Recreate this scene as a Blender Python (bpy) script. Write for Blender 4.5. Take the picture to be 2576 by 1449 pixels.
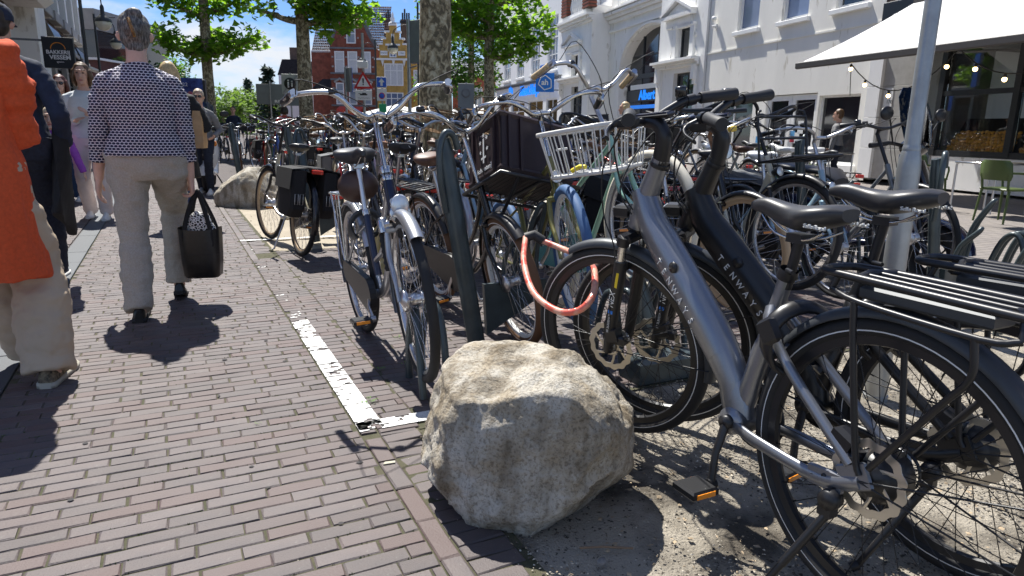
import bpy, math, random
from mathutils import Vector as V, Matrix as MX, noise as NZ
for _o in list(bpy.data.objects): bpy.data.objects.remove(_o)
SC = bpy.context.scene
COL = SC.collection
RAD = math.radians
PI = math.pi
rnd = random.Random(7)

# ---------------------------------------------------------------- camera
_cd = bpy.data.cameras.new('camera'); CAM = bpy.data.objects.new('camera', _cd); COL.objects.link(CAM)
_cd.sensor_width = 36; _cd.lens = 24.0; _cd.clip_start = .05; _cd.clip_end = 900
CAM.matrix_world = MX.Translation((0, 0, 1.10)) @ (MX.Rotation(-RAD(26.5), 4, 'Z') @ MX.Rotation(RAD(90 - 13.1), 4, 'X') @ MX.Rotation(RAD(1.05), 4, 'Z'))
_cd.dof.use_dof = True; _cd.dof.focus_distance = 2.5; _cd.dof.aperture_fstop = 13
SC.camera = CAM

# ---------------------------------------------------------------- sky, clouds, sun, exposure
SUN = V((-.02, .62, 1.0)).normalized()           # towards the sun: high, ahead down the street
W = bpy.data.worlds.new('World'); SC.world = W; W.use_nodes = True
_n = W.node_tree.nodes; _l = W.node_tree.links; _n.clear()
def _wn(t, **k):
    x = _n.new(t)
    for a, b in k.items(): setattr(x, a, b)
    return x
_out = _wn('ShaderNodeOutputWorld'); _bg = _wn('ShaderNodeBackground'); _bg.inputs[1].default_value = .068
_sky = _wn('ShaderNodeTexSky', sky_type='NISHITA', sun_disc=False, sun_elevation=math.asin(SUN.z),
           sun_rotation=math.atan2(SUN.x, SUN.y), altitude=50, air_density=1.0, dust_density=.0, ozone_density=3.0)
_tc = _wn('ShaderNodeTexCoord')
_mp = _wn('ShaderNodeMapping'); _mp.inputs['Scale'].default_value = (1, 1, 2.6); _mp.inputs['Location'].default_value = (.35, .1, .06)
_nz = _wn('ShaderNodeTexNoise'); _nz.inputs['Scale'].default_value = 3.4; _nz.inputs['Detail'].default_value = 9; _nz.inputs['Roughness'].default_value = .55
_rp = _wn('ShaderNodeValToRGB'); _rp.color_ramp.elements[0].position = .515; _rp.color_ramp.elements[1].position = .63
_mx = _wn('ShaderNodeMix', data_type='RGBA'); _mx.inputs[7].default_value = (7.2, 7.6, 8.2, 1)
_hs = _wn('ShaderNodeMix', data_type='RGBA', blend_type='MULTIPLY'); _hs.inputs[0].default_value = 1; _hs.inputs[7].default_value = (.62, .79, 1.10, 1)
_l.new(_tc.outputs['Generated'], _mp.inputs[0]); _l.new(_mp.outputs[0], _nz.inputs[0]); _l.new(_nz.outputs[0], _rp.inputs[0])
_l.new(_sky.outputs[0], _hs.inputs[6])
_l.new(_rp.outputs[0], _mx.inputs[0]); _l.new(_hs.outputs[2], _mx.inputs[6]); _l.new(_mx.outputs[2], _bg.inputs[0]); _l.new(_bg.outputs[0], _out.inputs[0])
_sd = bpy.data.lights.new('sun', 'SUN'); SUNO = bpy.data.objects.new('sun', _sd); COL.objects.link(SUNO)
_sd.energy = 5.0; _sd.angle = RAD(.53); _sd.color = (1, .965, .90)
SUNO.rotation_euler = (-SUN).to_track_quat('-Z', 'Y').to_euler(); SUNO.location = (0, 0, 30)
SC.view_settings.view_transform = 'Standard'; SC.view_settings.look = 'None'; SC.view_settings.gamma = 1
SC.view_settings.exposure = .80; SC.view_settings.use_curve_mapping = False
SC.render.engine = 'CYCLES'
SC.cycles.max_bounces = 8; SC.cycles.transparent_max_bounces = 12; SC.cycles.use_denoising = True

# ---------------------------------------------------------------- materials
MATS = {}
def mat(name, col=(.5, .5, .5), rough=.55, metal=0., noise=None, bump=None, coat=0., emit=None, trans=0., lucent=None, rand=0., spec=.5, alpha=None, wear=None, randcol=None, stretch=None):
    """noise=(scale, amount or other colour, detail); bump=(scale, strength); rand=value spread between objects and islands; wear=(scale, colour, threshold)"""
    if name in MATS: return MATS[name]
    m = bpy.data.materials.new(name); MATS[name] = m; m.use_nodes = True
    nt = m.node_tree; N = nt.nodes; L = nt.links; b = N['Principled BSDF']
    col = tuple(col) + (1,) if len(col) == 3 else tuple(col)
    b.inputs['Base Color'].default_value = col; b.inputs['Roughness'].default_value = rough; b.inputs['Metallic'].default_value = metal
    b.inputs['Specular IOR Level'].default_value = spec
    if coat: b.inputs['Coat Weight'].default_value = coat; b.inputs['Coat Roughness'].default_value = .08
    if trans: b.inputs['Transmission Weight'].default_value = trans
    if emit: b.inputs['Emission Color'].default_value = (*emit[0], 1); b.inputs['Emission Strength'].default_value = emit[1]
    if alpha is not None: b.inputs['Alpha'].default_value = alpha
    src = None
    tc = None
    def coord():
        nonlocal tc
        if tc is None: tc = N.new('ShaderNodeTexCoord')
        if stretch and not hasattr(coord, 'm'):
            coord.m = N.new('ShaderNodeMapping'); coord.m.inputs['Scale'].default_value = stretch; L.new(tc.outputs['Object'], coord.m.inputs[0])
        return coord.m.outputs[0] if stretch else tc.outputs['Object']
    def ntex(sc, det=6):
        t = N.new('ShaderNodeTexNoise'); t.inputs['Scale'].default_value = sc; t.inputs['Detail'].default_value = det; t.inputs['Roughness'].default_value = .62
        L.new(coord(), t.inputs[0]); return t.outputs[0]
    if noise:
        sc, am = noise[0], noise[1]
        c2 = (*am, 1) if isinstance(am, tuple) else tuple(min(1, c * (1 + am)) for c in col[:3]) + (1,)
        c1 = col if isinstance(am, tuple) else tuple(c * (1 - am) for c in col[:3]) + (1,)
        r = N.new('ShaderNodeValToRGB'); p_ = noise[3] if len(noise) > 3 else (.33, .68); r.color_ramp.elements[0].position = p_[0]; r.color_ramp.elements[1].position = p_[1]
        r.color_ramp.elements[0].color = c1; r.color_ramp.elements[1].color = c2
        L.new(ntex(sc, noise[2] if len(noise) > 2 else 6), r.inputs[0]); src = r.outputs[0]
    if wear:
        r = N.new('ShaderNodeValToRGB'); r.color_ramp.elements[0].position = wear[2]; r.color_ramp.elements[1].position = min(1, wear[2] + .05)
        L.new(ntex(wear[0], 8), r.inputs[0])
        x = N.new('ShaderNodeMix'); x.data_type = 'RGBA'; L.new(r.outputs[0], x.inputs[0])
        if src: L.new(src, x.inputs[6])
        else: x.inputs[6].default_value = col
        x.inputs[7].default_value = (*wear[1], 1); src = x.outputs[2]
    if rand:
        oi = N.new('ShaderNodeObjectInfo'); ge = N.new('ShaderNodeNewGeometry'); ad = N.new('ShaderNodeMath'); ad.operation = 'ADD'
        L.new(oi.outputs['Random'], ad.inputs[0]); L.new(ge.outputs['Random Per Island'], ad.inputs[1])
        fr = N.new('ShaderNodeMath'); fr.operation = 'FRACT'; L.new(ad.outputs[0], fr.inputs[0])
        mr = N.new('ShaderNodeMapRange'); mr.inputs[3].default_value = 1 - rand; mr.inputs[4].default_value = 1 + rand; L.new(fr.outputs[0], mr.inputs[0])
        x = N.new('ShaderNodeMix'); x.data_type = 'RGBA'; x.blend_type = 'MULTIPLY'; x.inputs[0].default_value = 1
        if src: L.new(src, x.inputs[6])
        else: x.inputs[6].default_value = col
        L.new(mr.outputs[0], x.inputs[7]); src = x.outputs[2]
        if randcol:
            gt = N.new('ShaderNodeMath'); gt.operation = 'FRACT'; g2 = N.new('ShaderNodeMath'); g2.operation = 'MULTIPLY'; g2.inputs[1].default_value = 7.31; L.new(fr.outputs[0], g2.inputs[0]); L.new(g2.outputs[0], gt.inputs[0])
            rr = N.new('ShaderNodeValToRGB'); rr.color_ramp.elements[0].position = randcol[1]; rr.color_ramp.elements[1].position = 1; L.new(gt.outputs[0], rr.inputs[0])
            x = N.new('ShaderNodeMix'); x.data_type = 'RGBA'; L.new(rr.outputs[0], x.inputs[0]); L.new(src, x.inputs[6]); x.inputs[7].default_value = (*randcol[0], 1); src = x.outputs[2]
    if src: L.new(src, b.inputs['Base Color'])
    if bump:
        bn = N.new('ShaderNodeBump'); bn.inputs['Strength'].default_value = bump[1]; bn.inputs['Distance'].default_value = bump[2] if len(bump) > 2 else .01
        L.new(ntex(bump[0], 8), bn.inputs['Height']); L.new(bn.outputs[0], b.inputs['Normal'])
    if lucent:
        tr = N.new('ShaderNodeBsdfTranslucent'); ms = N.new('ShaderNodeMixShader'); ms.inputs[0].default_value = lucent[1]
        if src and lucent[0] is None: L.new(src, tr.inputs[0])
        else: tr.inputs[0].default_value = (*lucent[0], 1)
        o = N['Material Output']; L.new(b.outputs[0], ms.inputs[1]); L.new(tr.outputs[0], ms.inputs[2]); L.new(ms.outputs[0], o.inputs[0])
    return m
mat('black_plastic', (.012, .012, .013), .42); mat('black_rubber', (.016, .016, .017), .75, bump=(60, .15, .003))
mat('black_paint', (.008, .008, .009), .25, coat=.5); mat('satin_black', (.013, .013, .015), .36); mat('matt_black', (.02, .02, .022), .6)
mat('chrome', (.66, .65, .63), .2, 1.); mat('brushed_alu', (.62, .62, .63), .3, 1.); mat('silver_paint', (.42, .43, .45), .3, .75, coat=.3)
mat('steel_spoke', (.6, .6, .62), .25, 1.); mat('white_plastic', (.78, .78, .76), .4); mat('dark_glass', (.012, .014, .017), .06, spec=.8)
mat('red_reflector', (.62, .03, .015), .2, coat=.6); mat('orange_reflector', (.85, .28, .02), .25, coat=.5); mat('lamp_lens', (.75, .76, .76), .12, .55, bump=(220, .5, .002))
mat('rust_chain', (.16, .12, .09), .5, .8)

def at(px, py, d):
    """world point d metres ahead on the sight line through a spot of the 2576 x 1449 survey picture"""
    v = CAM.matrix_world.to_3x3() @ V(((px - 1288) / 1717, (724.5 - py) / 1717, -1)); f = V((math.sin(RAD(26.5)), math.cos(RAD(26.5)), 0))
    return CAM.matrix_world.translation + v * (d / v.dot(f))
# ---------------------------------------------------------------- mesh helpers
def smooth(pts, k=4):
    """Catmull-Rom through points (any tuple length)"""
    if len(pts) < 3: return [tuple(p) for p in pts]
    P = [tuple(p) for p in pts]; out = []
    Q = [tuple(2 * a - b for a, b in zip(P[0], P[1]))] + P + [tuple(2 * a - b for a, b in zip(P[-1], P[-2]))]
    for i in range(1, len(Q) - 2):
        for j in range(k):
            t = j / k; t2 = t * t; t3 = t2 * t
            out.append(tuple(.5 * (2 * b + (c - a) * t + (2 * a - 5 * b + 4 * c - d) * t2 + (3 * b - a - 3 * c + d) * t3) for a, b, c, d in zip(Q[i-1], Q[i], Q[i+1], Q[i+2])))
    out.append(P[-1]); return out

class MB:
    def __init__(s): s.v = []; s.f = []; s.sm = []; s.mi = []; s.x = None; s.cur = 0
    def add(s, vs, fs, sm=False):
        o = len(s.v)
        if s.x is not None: vs = [s.x @ V(p) for p in vs]
        s.v += [tuple(p) for p in vs]; s.f += [tuple(i + o for i in f) for f in fs]; s.sm += [sm] * len(fs); s.mi += [s.cur] * len(fs); return s
    def box(s, c, d, rot=None, bev=0.):
        a, b, e = d[0] / 2, d[1] / 2, d[2] / 2; c = V(c)
        if bev:
            k = bev; pts = []
            for sz in (-1, 1):
                for (sx, sy) in ((-1, -1), (1, -1), (1, 1), (-1, 1)): pts.append(V((sx * (a - k), sy * (b - k), sz * e)))
            for sz in (-1, 1):
                for (sx, sy) in ((-1, -1), (1, -1), (1, 1), (-1, 1)): pts.append(V((sx * a, sy * b, sz * (e - k))))
            fs = [(3, 2, 1, 0), (4, 5, 6, 7), (8, 9, 10, 11)[::-1]]
            fs = [(3, 2, 1, 0), (4, 5, 6, 7)]
            for i in range(4):
                j = (i + 1) % 4
                fs += [(i, j, 8 + j, 8 + i), (8 + i, 8 + j, 12 + j, 12 + i), (12 + i, 12 + j, 4 + j, 4 + i)]
        else:
            pts = [V((x, y, z)) for z in (-e, e) for (x, y) in ((-a, -b), (a, -b), (a, b), (-a, b))]
            fs = [(3, 2, 1, 0), (4, 5, 6, 7)] + [(i, (i + 1) % 4, 4 + (i + 1) % 4, 4 + i) for i in range(4)]
        if rot is not None: pts = [rot @ p for p in pts]
        return s.add([p + c for p in pts], fs)
    def bar(s, a, b, w, h, up=(0, 0, 1), bev=0.):
        a, b = V(a), V(b); d = b - a; L = d.length; x = d / L; u = V(up); y = u.cross(x)
        if y.length < 1e-5: y = V((0, 1, 0)).cross(x)
        y.normalize(); z = x.cross(y); return s.box((a + b) / 2, (L, w, h), MX((x, y, z)).transposed(), bev)
    def tube(s, pts, r, n=8, cap=True, closed=False, ref=None, sm=True):
        P = [V(p[:3]) for p in pts]; m = len(P)
        R = [(r, r)] * m if not isinstance(r, (list, tuple)) else [(q, q) if not isinstance(q, (list, tuple)) else q for q in r]
        if len(R) != m: R = [R[min(len(R) - 1, int(i * len(R) / m))] for i in range(m)]
        T = []
        for i in range(m):
            a = P[(i - 1) % m] if (closed or i) else P[i]; b = P[(i + 1) % m] if (closed or i < m - 1) else P[i]
            t = b - a; T.append(t.normalized() if t.length > 1e-9 else V((0, 0, 1)))
        u = V(ref) if ref is not None else (V((0, 0, 1)) if abs(T[0].z) < .9 else V((0, 1, 0)))
        vs = []
        for i in range(m):
            if ref is not None: u = V(ref)
            a = u - T[i] * u.dot(T[i])
            if a.length < 1e-6: a = T[i].orthogonal()
            a.normalize(); b = T[i].cross(a); u = a
            for k in range(n):
                t = 2 * PI * k / n; vs.append(P[i] + a * (math.cos(t) * R[i][0]) + b * (math.sin(t) * R[i][1]))
        fs = []
        for i in range(m if closed else m - 1):
            j = (i + 1) % m
            for k in range(n): q = (k + 1) % n; fs.append((i * n + k, i * n + q, j * n + q, j * n + k))
        s.add(vs, fs, sm)
        if cap and not closed: s.add(vs[:n][::-1], [tuple(range(n))]); s.add(vs[-n:], [tuple(range(n))])
        return s
    def lathe(s, prof, c=(0, 0, 0), axis=(0, 0, 1), n=16, sm=True, arc=(0, 2 * PI)):
        ax = V(axis).normalized(); a = ax.orthogonal().normalized(); b = ax.cross(a); c = V(c); vs = []; full = abs(arc[1] - arc[0] - 2 * PI) < 1e-6
        K = n if full else n + 1
        for (r, h) in prof:
            for k in range(K):
                t = arc[0] + (arc[1] - arc[0]) * k / n; vs.append(c + ax * h + (a * math.cos(t) + b * math.sin(t)) * r)
        fs = [(i * K + k, i * K + (k + 1) % K, (i + 1) * K + (k + 1) % K, (i + 1) * K + k) for i in range(len(prof) - 1) for k in range(n)]
        return s.add(vs, fs, sm)
    def sphere(s, c, r, n=10, m=7):
        r = (r, r, r) if not isinstance(r, (list, tuple)) else r
        vs = []; c = V(c)
        for i in range(m + 1):
            p = PI * i / m
            for k in range(n): t = 2 * PI * k / n; vs.append(c + V((r[0] * math.sin(p) * math.cos(t), r[1] * math.sin(p) * math.sin(t), r[2] * math.cos(p))))
        return s.add(vs, [(i * n + k, (i + 1) * n + k, (i + 1) * n + (k + 1) % n, i * n + (k + 1) % n) for i in range(m) for k in range(n)], True)
    def prism(s, poly, h, M=None):
        """poly in xy, extruded from z=0 to h, placed by M"""
        n = len(poly); vs = [V((p[0], p[1], 0)) for p in poly] + [V((p[0], p[1], h)) for p in poly]
        if M is not None: vs = [M @ p for p in vs]
        return s.add(vs, [tuple(range(n))[::-1], tuple(range(n, 2 * n))] + [(i, (i + 1) % n, n + (i + 1) % n, n + i) for i in range(n)])
    def rings(s, rs, cap=True, sm=True):
        n = len(rs[0]); vs = [p for r in rs for p in r]
        s.add(vs, [(i * n + k, i * n + (k + 1) % n, (i + 1) * n + (k + 1) % n, (i + 1) * n + k) for i in range(len(rs) - 1) for k in range(n)], sm)
        if cap: s.add(rs[0][::-1], [tuple(range(n))]); s.add(rs[-1], [tuple(range(n))])
        return s
    def mesh(s, name):
        me = bpy.data.meshes.new(name); me.from_pydata(s.v, [], s.f); me.polygons.foreach_set('use_smooth', s.sm)
        if any(s.mi): me.polygons.foreach_set('material_index', s.mi)
        me.update(); return me
    def build(s, name, m, parent=None, **k): return ob(name, s.mesh(name), m, parent, **k)

def ob(name, me, m=None, parent=None, loc=None, rz=None, mx=None, label=None, cat=None, group=None, kind=None):
    o = bpy.data.objects.new(name, me); COL.objects.link(o)
    if m is not None and me is not None and not me.materials:
        for q in (m if isinstance(m, (list, tuple)) else [m]): me.materials.append(MATS[q] if isinstance(q, str) else q)
    if parent is not None: o.parent = parent
    if mx is not None: o.matrix_local = mx
    if loc is not None: o.location = loc
    if rz is not None: o.rotation_euler = (0, 0, rz)
    return tag(o, label, cat, group, kind)
def tag(o, label=None, cat=None, group=None, kind=None):
    for a, b in (('label', label), ('category', cat), ('group', group), ('kind', kind)):
        if b: o[a] = b
    return o
def thing(name, label, cat, loc=(0, 0, 0), rz=0, group=None, mx=None):
    return ob(name, None, None, None, loc if mx is None else None, rz if mx is None else None, mx, label, cat, group)
def setmat(o, m):
    for sl in o.material_slots: sl.link = 'OBJECT'; sl.material = MATS[m] if isinstance(m, str) else m
def copy_tree(o, parent=None, recolor=None):
    c = o.copy(); COL.objects.link(c)
    c.parent = parent
    if recolor and c.type == 'MESH':
        base = c.name.split('.')[0]
        if base in recolor: setmat(c, recolor[base])
    for ch in o.children: copy_tree(ch, c, recolor)
    return c
def text(name, s, size, mx, m, parent=None, ex=.0004, align='CENTER', sx=1., shear=0, bold=0, **k):
    cu = bpy.data.curves.new(name, 'FONT'); cu.body = s; cu.size = size; cu.extrude = ex; cu.align_x = align; cu.align_y = 'CENTER'; cu.shear = shear; cu.resolution_u = 3; cu.offset = bold
    t = bpy.data.objects.new(name, cu); me = bpy.data.meshes.new_from_object(t); bpy.data.objects.remove(t); bpy.data.curves.remove(cu)
    if sx != 1: me.transform(MX.Diagonal((sx, 1, 1, 1)))
    me.materials.clear()
    return ob(name, me, m, parent, mx=mx, **k)
def basis(o, x, y):
    """matrix with origin o, local x and y as given"""
    x = V(x).normalized(); y = V(y); z = x.cross(y).normalized(); y = z.cross(x)
    m = MX((x, y, z)).transposed().to_4x4(); m.translation = V(o); return m
def evalmesh(me, mods):
    o = bpy.data.objects.new('tmp', me); COL.objects.link(o)
    for t, kw in mods:
        md = o.modifiers.new(t, t)
        for a, b in kw.items(): setattr(md, a, b)
    dg = bpy.context.evaluated_depsgraph_get(); r = bpy.data.meshes.new_from_object(o.evaluated_get(dg)); bpy.data.objects.remove(o); return r

def thinglass(name, tint, gloss):
    """window sheet: clear straight through, mirror-like at a slant"""
    m = bpy.data.materials.new(name); MATS[name] = m; m.use_nodes = True; N = m.node_tree.nodes; L = m.node_tree.links; N.remove(N['Principled BSDF']); o = N['Material Output']
    t = N.new('ShaderNodeBsdfTransparent'); t.inputs[0].default_value = (*tint, 1); g = N.new('ShaderNodeBsdfGlossy'); g.inputs['Roughness'].default_value = .02; f = N.new('ShaderNodeFresnel'); f.inputs[0].default_value = gloss; x = N.new('ShaderNodeMixShader')
    L.new(f.outputs[0], x.inputs[0]); L.new(t.outputs[0], x.inputs[1]); L.new(g.outputs[0], x.inputs[2]); L.new(x.outputs[0], o.inputs[0])
thinglass('clear_glass', (.93, .95, .95), 1.45); thinglass('screen_clear', (.62, .66, .70), 1.5)
# ================================================================ GROUND
mat('brick', (.108, .084, .078), .60, noise=(6, (.080, .067, .068), 10), rand=.17, randcol=((.094, .062, .057), .55), bump=(140, .55, .004), wear=(30, (.13, .118, .108), .66))
mat('brick_dark', (.105, .074, .062), .85, noise=(11, (.15, .122, .098), 9), rand=.22, bump=(120, .6, .004), wear=(14, (.33, .28, .20), .62))
mat('joint_sand', (.10, .088, .055), .95, noise=(22, (.055, .06, .028), 8), bump=(300, .8, .006))
mat('slate', (.050, .058, .066), .6, noise=(160, (.095, .105, .115), 4), rand=.08, bump=(200, .3, .002))
mat('paint', (.74, .74, .72), .7, noise=(20, .1), bump=(90, .4, .002))
mat('leaf_weed', (.10, .22, .03), .6, lucent=((.22, .45, .04), .4))
def brickmesh(L, wd, k, hgt=.045):
    r = random.Random(k); mb = MB(); a, b, c = L / 2, wd / 2, .004; vs = []
    for (dx, dz) in ((0, -hgt), (0, -c), (c, 0)):
        for (sx, sy) in ((-1, -1), (0, -1), (1, -1), (1, 1), (0, 1), (-1, 1)):
            j = .0016 if dz == 0 else .0006
            vs.append((sx * (a - dx) + r.uniform(-j, j) * 2, sy * (b - dx) + r.uniform(-j, j), dz + (r.uniform(-.0008, .0002) if dz == 0 else 0)))
    fs = []
    for q in (0, 6):
        for i in range(6): fs.append((q + i, q + (i + 1) % 6, q + 6 + (i + 1) % 6, q + 6 + i))
    fs += [(12, 13, 16, 17), (13, 14, 15, 16)]
    return mb.add(vs, fs)
BV = [brickmesh(.154, .0555, k) for k in range(6)]
BM = [m.mesh('brick') for m in BV]
def flat(name, x0, x1, y0, y1, z, m, nx=1, ny=1, **k):
    mb = MB()
    vs = [(x0 + (x1 - x0) * i / nx, y0 + (y1 - y0) * j / ny, z) for j in range(ny + 1) for i in range(nx + 1)]
    mb.add(vs, [(j * (nx + 1) + i, j * (nx + 1) + i + 1, (j + 1) * (nx + 1) + i + 1, (j + 1) * (nx + 1) + i) for j in range(ny) for i in range(nx)])
    return mb.build(name, m, **k)
# far paving: brick look by material where the single bricks can no longer be told apart
def farbrick(name, cols, sc):
    m = mat(name, cols[0], .85); nt = m.node_tree; N = nt.nodes; L = nt.links; b = N['Principled BSDF']
    tc = N.new('ShaderNodeTexCoord'); br = N.new('ShaderNodeTexBrick'); br.inputs['Scale'].default_value = 1
    br.inputs['Brick Width'].default_value = sc[0]; br.inputs['Row Height'].default_value = sc[1]; br.inputs['Mortar Size'].default_value = sc[2]
    br.inputs['Color1'].default_value = (*cols[0], 1); br.inputs['Color2'].default_value = (*cols[1], 1); br.inputs['Mortar'].default_value = (*cols[2], 1)
    nz = N.new('ShaderNodeTexNoise'); nz.inputs['Scale'].default_value = .8; nz.inputs['Detail'].default_value = 8; L.new(tc.outputs['Object'], nz.inputs[0])
    mr = N.new('ShaderNodeMapRange'); mr.inputs[3].default_value = .75; mr.inputs[4].default_value = 1.25; L.new(nz.outputs[0], mr.inputs[0])
    x = N.new('ShaderNodeMix'); x.data_type = 'RGBA'; x.blend_type = 'MULTIPLY'; x.inputs[0].default_value = 1
    L.new(tc.outputs['Object'], br.inputs[0]); L.new(br.outputs[0], x.inputs[6]); L.new(mr.outputs[0], x.inputs[7]); L.new(x.outputs[2], b.inputs['Base Color'])
    bp = N.new('ShaderNodeBump'); bp.inputs['Strength'].default_value = .5; bp.inputs['Distance'].default_value = .008; bp.invert = True
    L.new(br.outputs['Fac'], bp.inputs['Height']); L.new(bp.outputs[0], b.inputs['Normal']); return m
farbrick('far_brick', ((.098, .08, .078), (.08, .068, .07), (.045, .04, .033)), (.158, .059, .004))
farbrick('plaza_brick', ((.225, .20, .18), (.19, .17, .16), (.09, .08, .07)), (.21, .10, .006))
G = flat('ground', -120, 220, -30, 420, -.060, 'plaza_brick', kind='structure')
PAV = flat('pavement', -.70, .545, -1.0, 40, -.0045, 'joint_sand', kind='structure')
flat('distant_pavement', -.70, .545, 15.5, 60, -.003, 'far_brick', kind='structure')
BAY = flat('bicycle_bay', .76, 4.1, 2.28, 6.35, -.0045, 'joint_sand', kind='structure')
flat('distant_bay', .62, 14, 10.9, 70, -.030, 'far_brick', kind='structure')
SHOP = flat('shop_pavement', -8, -.87, -1.0, 70, -.012, 'far_brick', kind='structure')
EDG = flat('edging_strip', .545, .78, -1.0, 11, -.0075, 'joint_sand', kind='structure')
GUT = flat('gutter_strip', -.872, -.70, -1.0, 60, -.014, 'joint_sand', kind='structure')
def lay(parent, x0, x1, y0, y1, maxn, m, seed, pitch=.059, L=.158, skip=None):
    r = random.Random(seed); rest = MB(); n = 0; y = y0; row = 0
    while y < y1:
        x = x0 - L * (.5 if row % 2 else 0) + r.uniform(-.03, .03)
        while x < x1:
            a, b = max(x, x0), min(x + L, x1)
            if b - a > .025 and not (skip and skip((a + b) / 2, y)):
                k = r.randrange(6); sx = (b - a - .004) / .154
                mx = MX.Translation(((a + b) / 2, y + r.uniform(-.0012, .0012), r.uniform(-.0016, .0008))) @ MX.Rotation(r.uniform(-.012, .012), 4, 'Z') @ MX.Rotation(r.uniform(-.008, .008), 4, 'X') @ MX.Rotation(r.uniform(-.005, .005), 4, 'Y') @ MX.Diagonal((sx, 1, 1, 1))
                if n < maxn and a > -2 and seen(a, b, y): ob('brick', BM[k], m, parent, mx=mx); n += 1
                else: rest.x = mx; rest.add(BV[k].v, BV[k].f); rest.x = None
            x += L + r.uniform(-.004, .004)
        y += pitch; row += 1
    if rest.v:
        tag(rest.build('brick_field', m, parent), kind='stuff')
def seen(a, b, y):
    # inside the wedge of ground the place is looked at from
    return y > 1.15 and b > .47 * (y - 3.0) * 1.0 - .75 - max(0, 3.0 - y) * .1
lay(PAV, -.698, .543, .85, 15.5, 296, 'brick', 1, L=.172)
lay(BAY, .78, 4.1, 2.33, 6.3, 200, 'brick', 2)
lay(SHOP, -2.6, -.876, 2.6, 13, 0, 'brick', 3)
# soldier course and the row of short bricks beside it
r_ = random.Random(5)
y = .8; k = 0
while y < 10.8:
    L = .196 + r_.uniform(-.006, .006)
    if y < 2.26 or y > 6.0: ob('brick', BM[k % 6], 'brick', EDG, mx=MX.Translation((.577, y, r_.uniform(-.002, .001))) @ MX.Rotation(PI / 2 + r_.uniform(-.012, .012), 4, 'Z') @ MX.Diagonal(((L - .004) / .154, 1.05, 1, 1)))
    y += L; k += 1
y = .8
while y < 10.8:
    if y < 2.31 or y > 6.3:
        q = .135 + r_.uniform(-.012, .012)
        ob('brick', BM[k % 6], 'brick_dark', EDG, mx=MX.Translation((.612 + q / 2, y, r_.uniform(-.007, .0))) @ MX.Rotation(r_.uniform(-.05, .05), 4, 'Z') @ MX.Rotation(r_.uniform(-.03, .03), 4, 'Y') @ MX.Diagonal((q / .154, 1.06, 1, 1)))
    y += .0625 + r_.uniform(-.002, .002); k += 1
lay(BAY, .548, .78, 2.385, 6.0, 60, 'brick', 4)
ob('brick', BM[1], 'brick', EDG, mx=MX.Translation((.577, 2.345, 0)) @ MX.Rotation(PI / 2, 4, 'Z') @ MX.Diagonal((.055 / .154, 1.05, 1, 1)))
for i_ in range(2): ob('brick', BM[i_], 'brick_dark', EDG, mx=MX.Translation((.69, 2.318 + .04 * i_, 0)) @ MX.Diagonal((.99, .62, 1, 1)))
y = .6; sl = MB(); sl.box((0, 0, -.02), (.160, .496, .04), bev=.003); slm = sl.mesh('slab')
while y < 26:
    ob('tile', slm, 'slate', GUT, mx=MX.Translation((-.785, y, r_.uniform(-.002, .002)))); y += .5
# thin kerb row on the far side of the slate gutter
# painted bay line, worn away between the bricks
def worn(name, cells, z, seed, keep):
    r = random.Random(seed); mb = MB()
    for (x0, x1, y0, y1, dens) in cells:
        st = .0118
        nx = max(1, int((x1 - x0) / st)); ny = max(1, int((y1 - y0) / st))
        for i in range(nx):
            for j in range(ny):
                x = x0 + (i + .5) * st; yy = y0 + (j + .5) * st
                rowp = ((yy - .85 + .0295) / .059) % 1.0
                v = NZ.noise((x * 9, yy * 9, seed)) * .55 + NZ.noise((x * 34, yy * 34, seed + 3)) * .45 - (.20 if rowp < .08 or rowp > .93 else 0)
                if v > .42 - dens:
                    h = st / 2 * 1.05; q = [(x + sx * h * r.uniform(.8, 1.25), yy + sy * h * r.uniform(.8, 1.25), z) for sx, sy in ((-1, -1), (1, -1), (1, 1), (-1, 1))]
                    mb.add(q, [(0, 1, 2, 3)])
    return mb.build(name, 'paint', kind='structure')
worn('bay_line', [(.548, .652, 2.34, 3.35, .66), (.548, .645, 3.35, 3.95, .50), (.56, .64, 3.95, 4.6, .12), (.56, .63, 4.6, 7.2, .10),
                  (.548, 1.02, 2.33, 2.42, .66), (.55, 1.6, 6.98, 7.06, .6)], .0032, 4, 0)
# sand: gently uneven sheets
def sandsheet(name, x0, x1, y0, y1, m, st, amp, z0):
    nx, ny = int((x1 - x0) / st), int((y1 - y0) / st); mb = MB(); vs = []
    for j in range(ny + 1):
        for i in range(nx + 1):
            x = x0 + (x1 - x0) * i / nx; yy = y0 + (y1 - y0) * j / ny
            e = min(1, min(i, nx - i, j, ny - j) / 4)
            vs.append((x, yy, z0 + e * (amp * NZ.noise((x * 2.1, yy * 2.1, 1)) + amp * .5 * NZ.noise((x * 9, yy * 9, 5)) + amp * .25 * NZ.noise((x * 31, yy * 31, 9)))))
    mb.add(vs, [(j * (nx + 1) + i, j * (nx + 1) + i + 1, (j + 1) * (nx + 1) + i + 1, (j + 1) * (nx + 1) + i) for j in range(ny) for i in range(nx)], True)
    return mb.build(name, m, kind='structure')
mat('sand', (.38, .34, .275), .95, noise=(2.6, (.085, .072, .055), 12, (.44, .62)), bump=(120, 1.0, .014), wear=(62, (.045, .038, .028), .60))
mat('far_sand', (.40, .35, .275), .95, noise=(2.0, (.30, .26, .20), 8), bump=(60, .8, .01), wear=(28, (.24, .22, .13), .66))
sandsheet('sand_bed', .70, 4.4, -.8, 2.30, 'sand', .028, .010, -.012)
sandsheet('far_sand_bed', .73, 4.6, 6.35, 10.9, 'far_sand', .09, .02, -.012)
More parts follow.
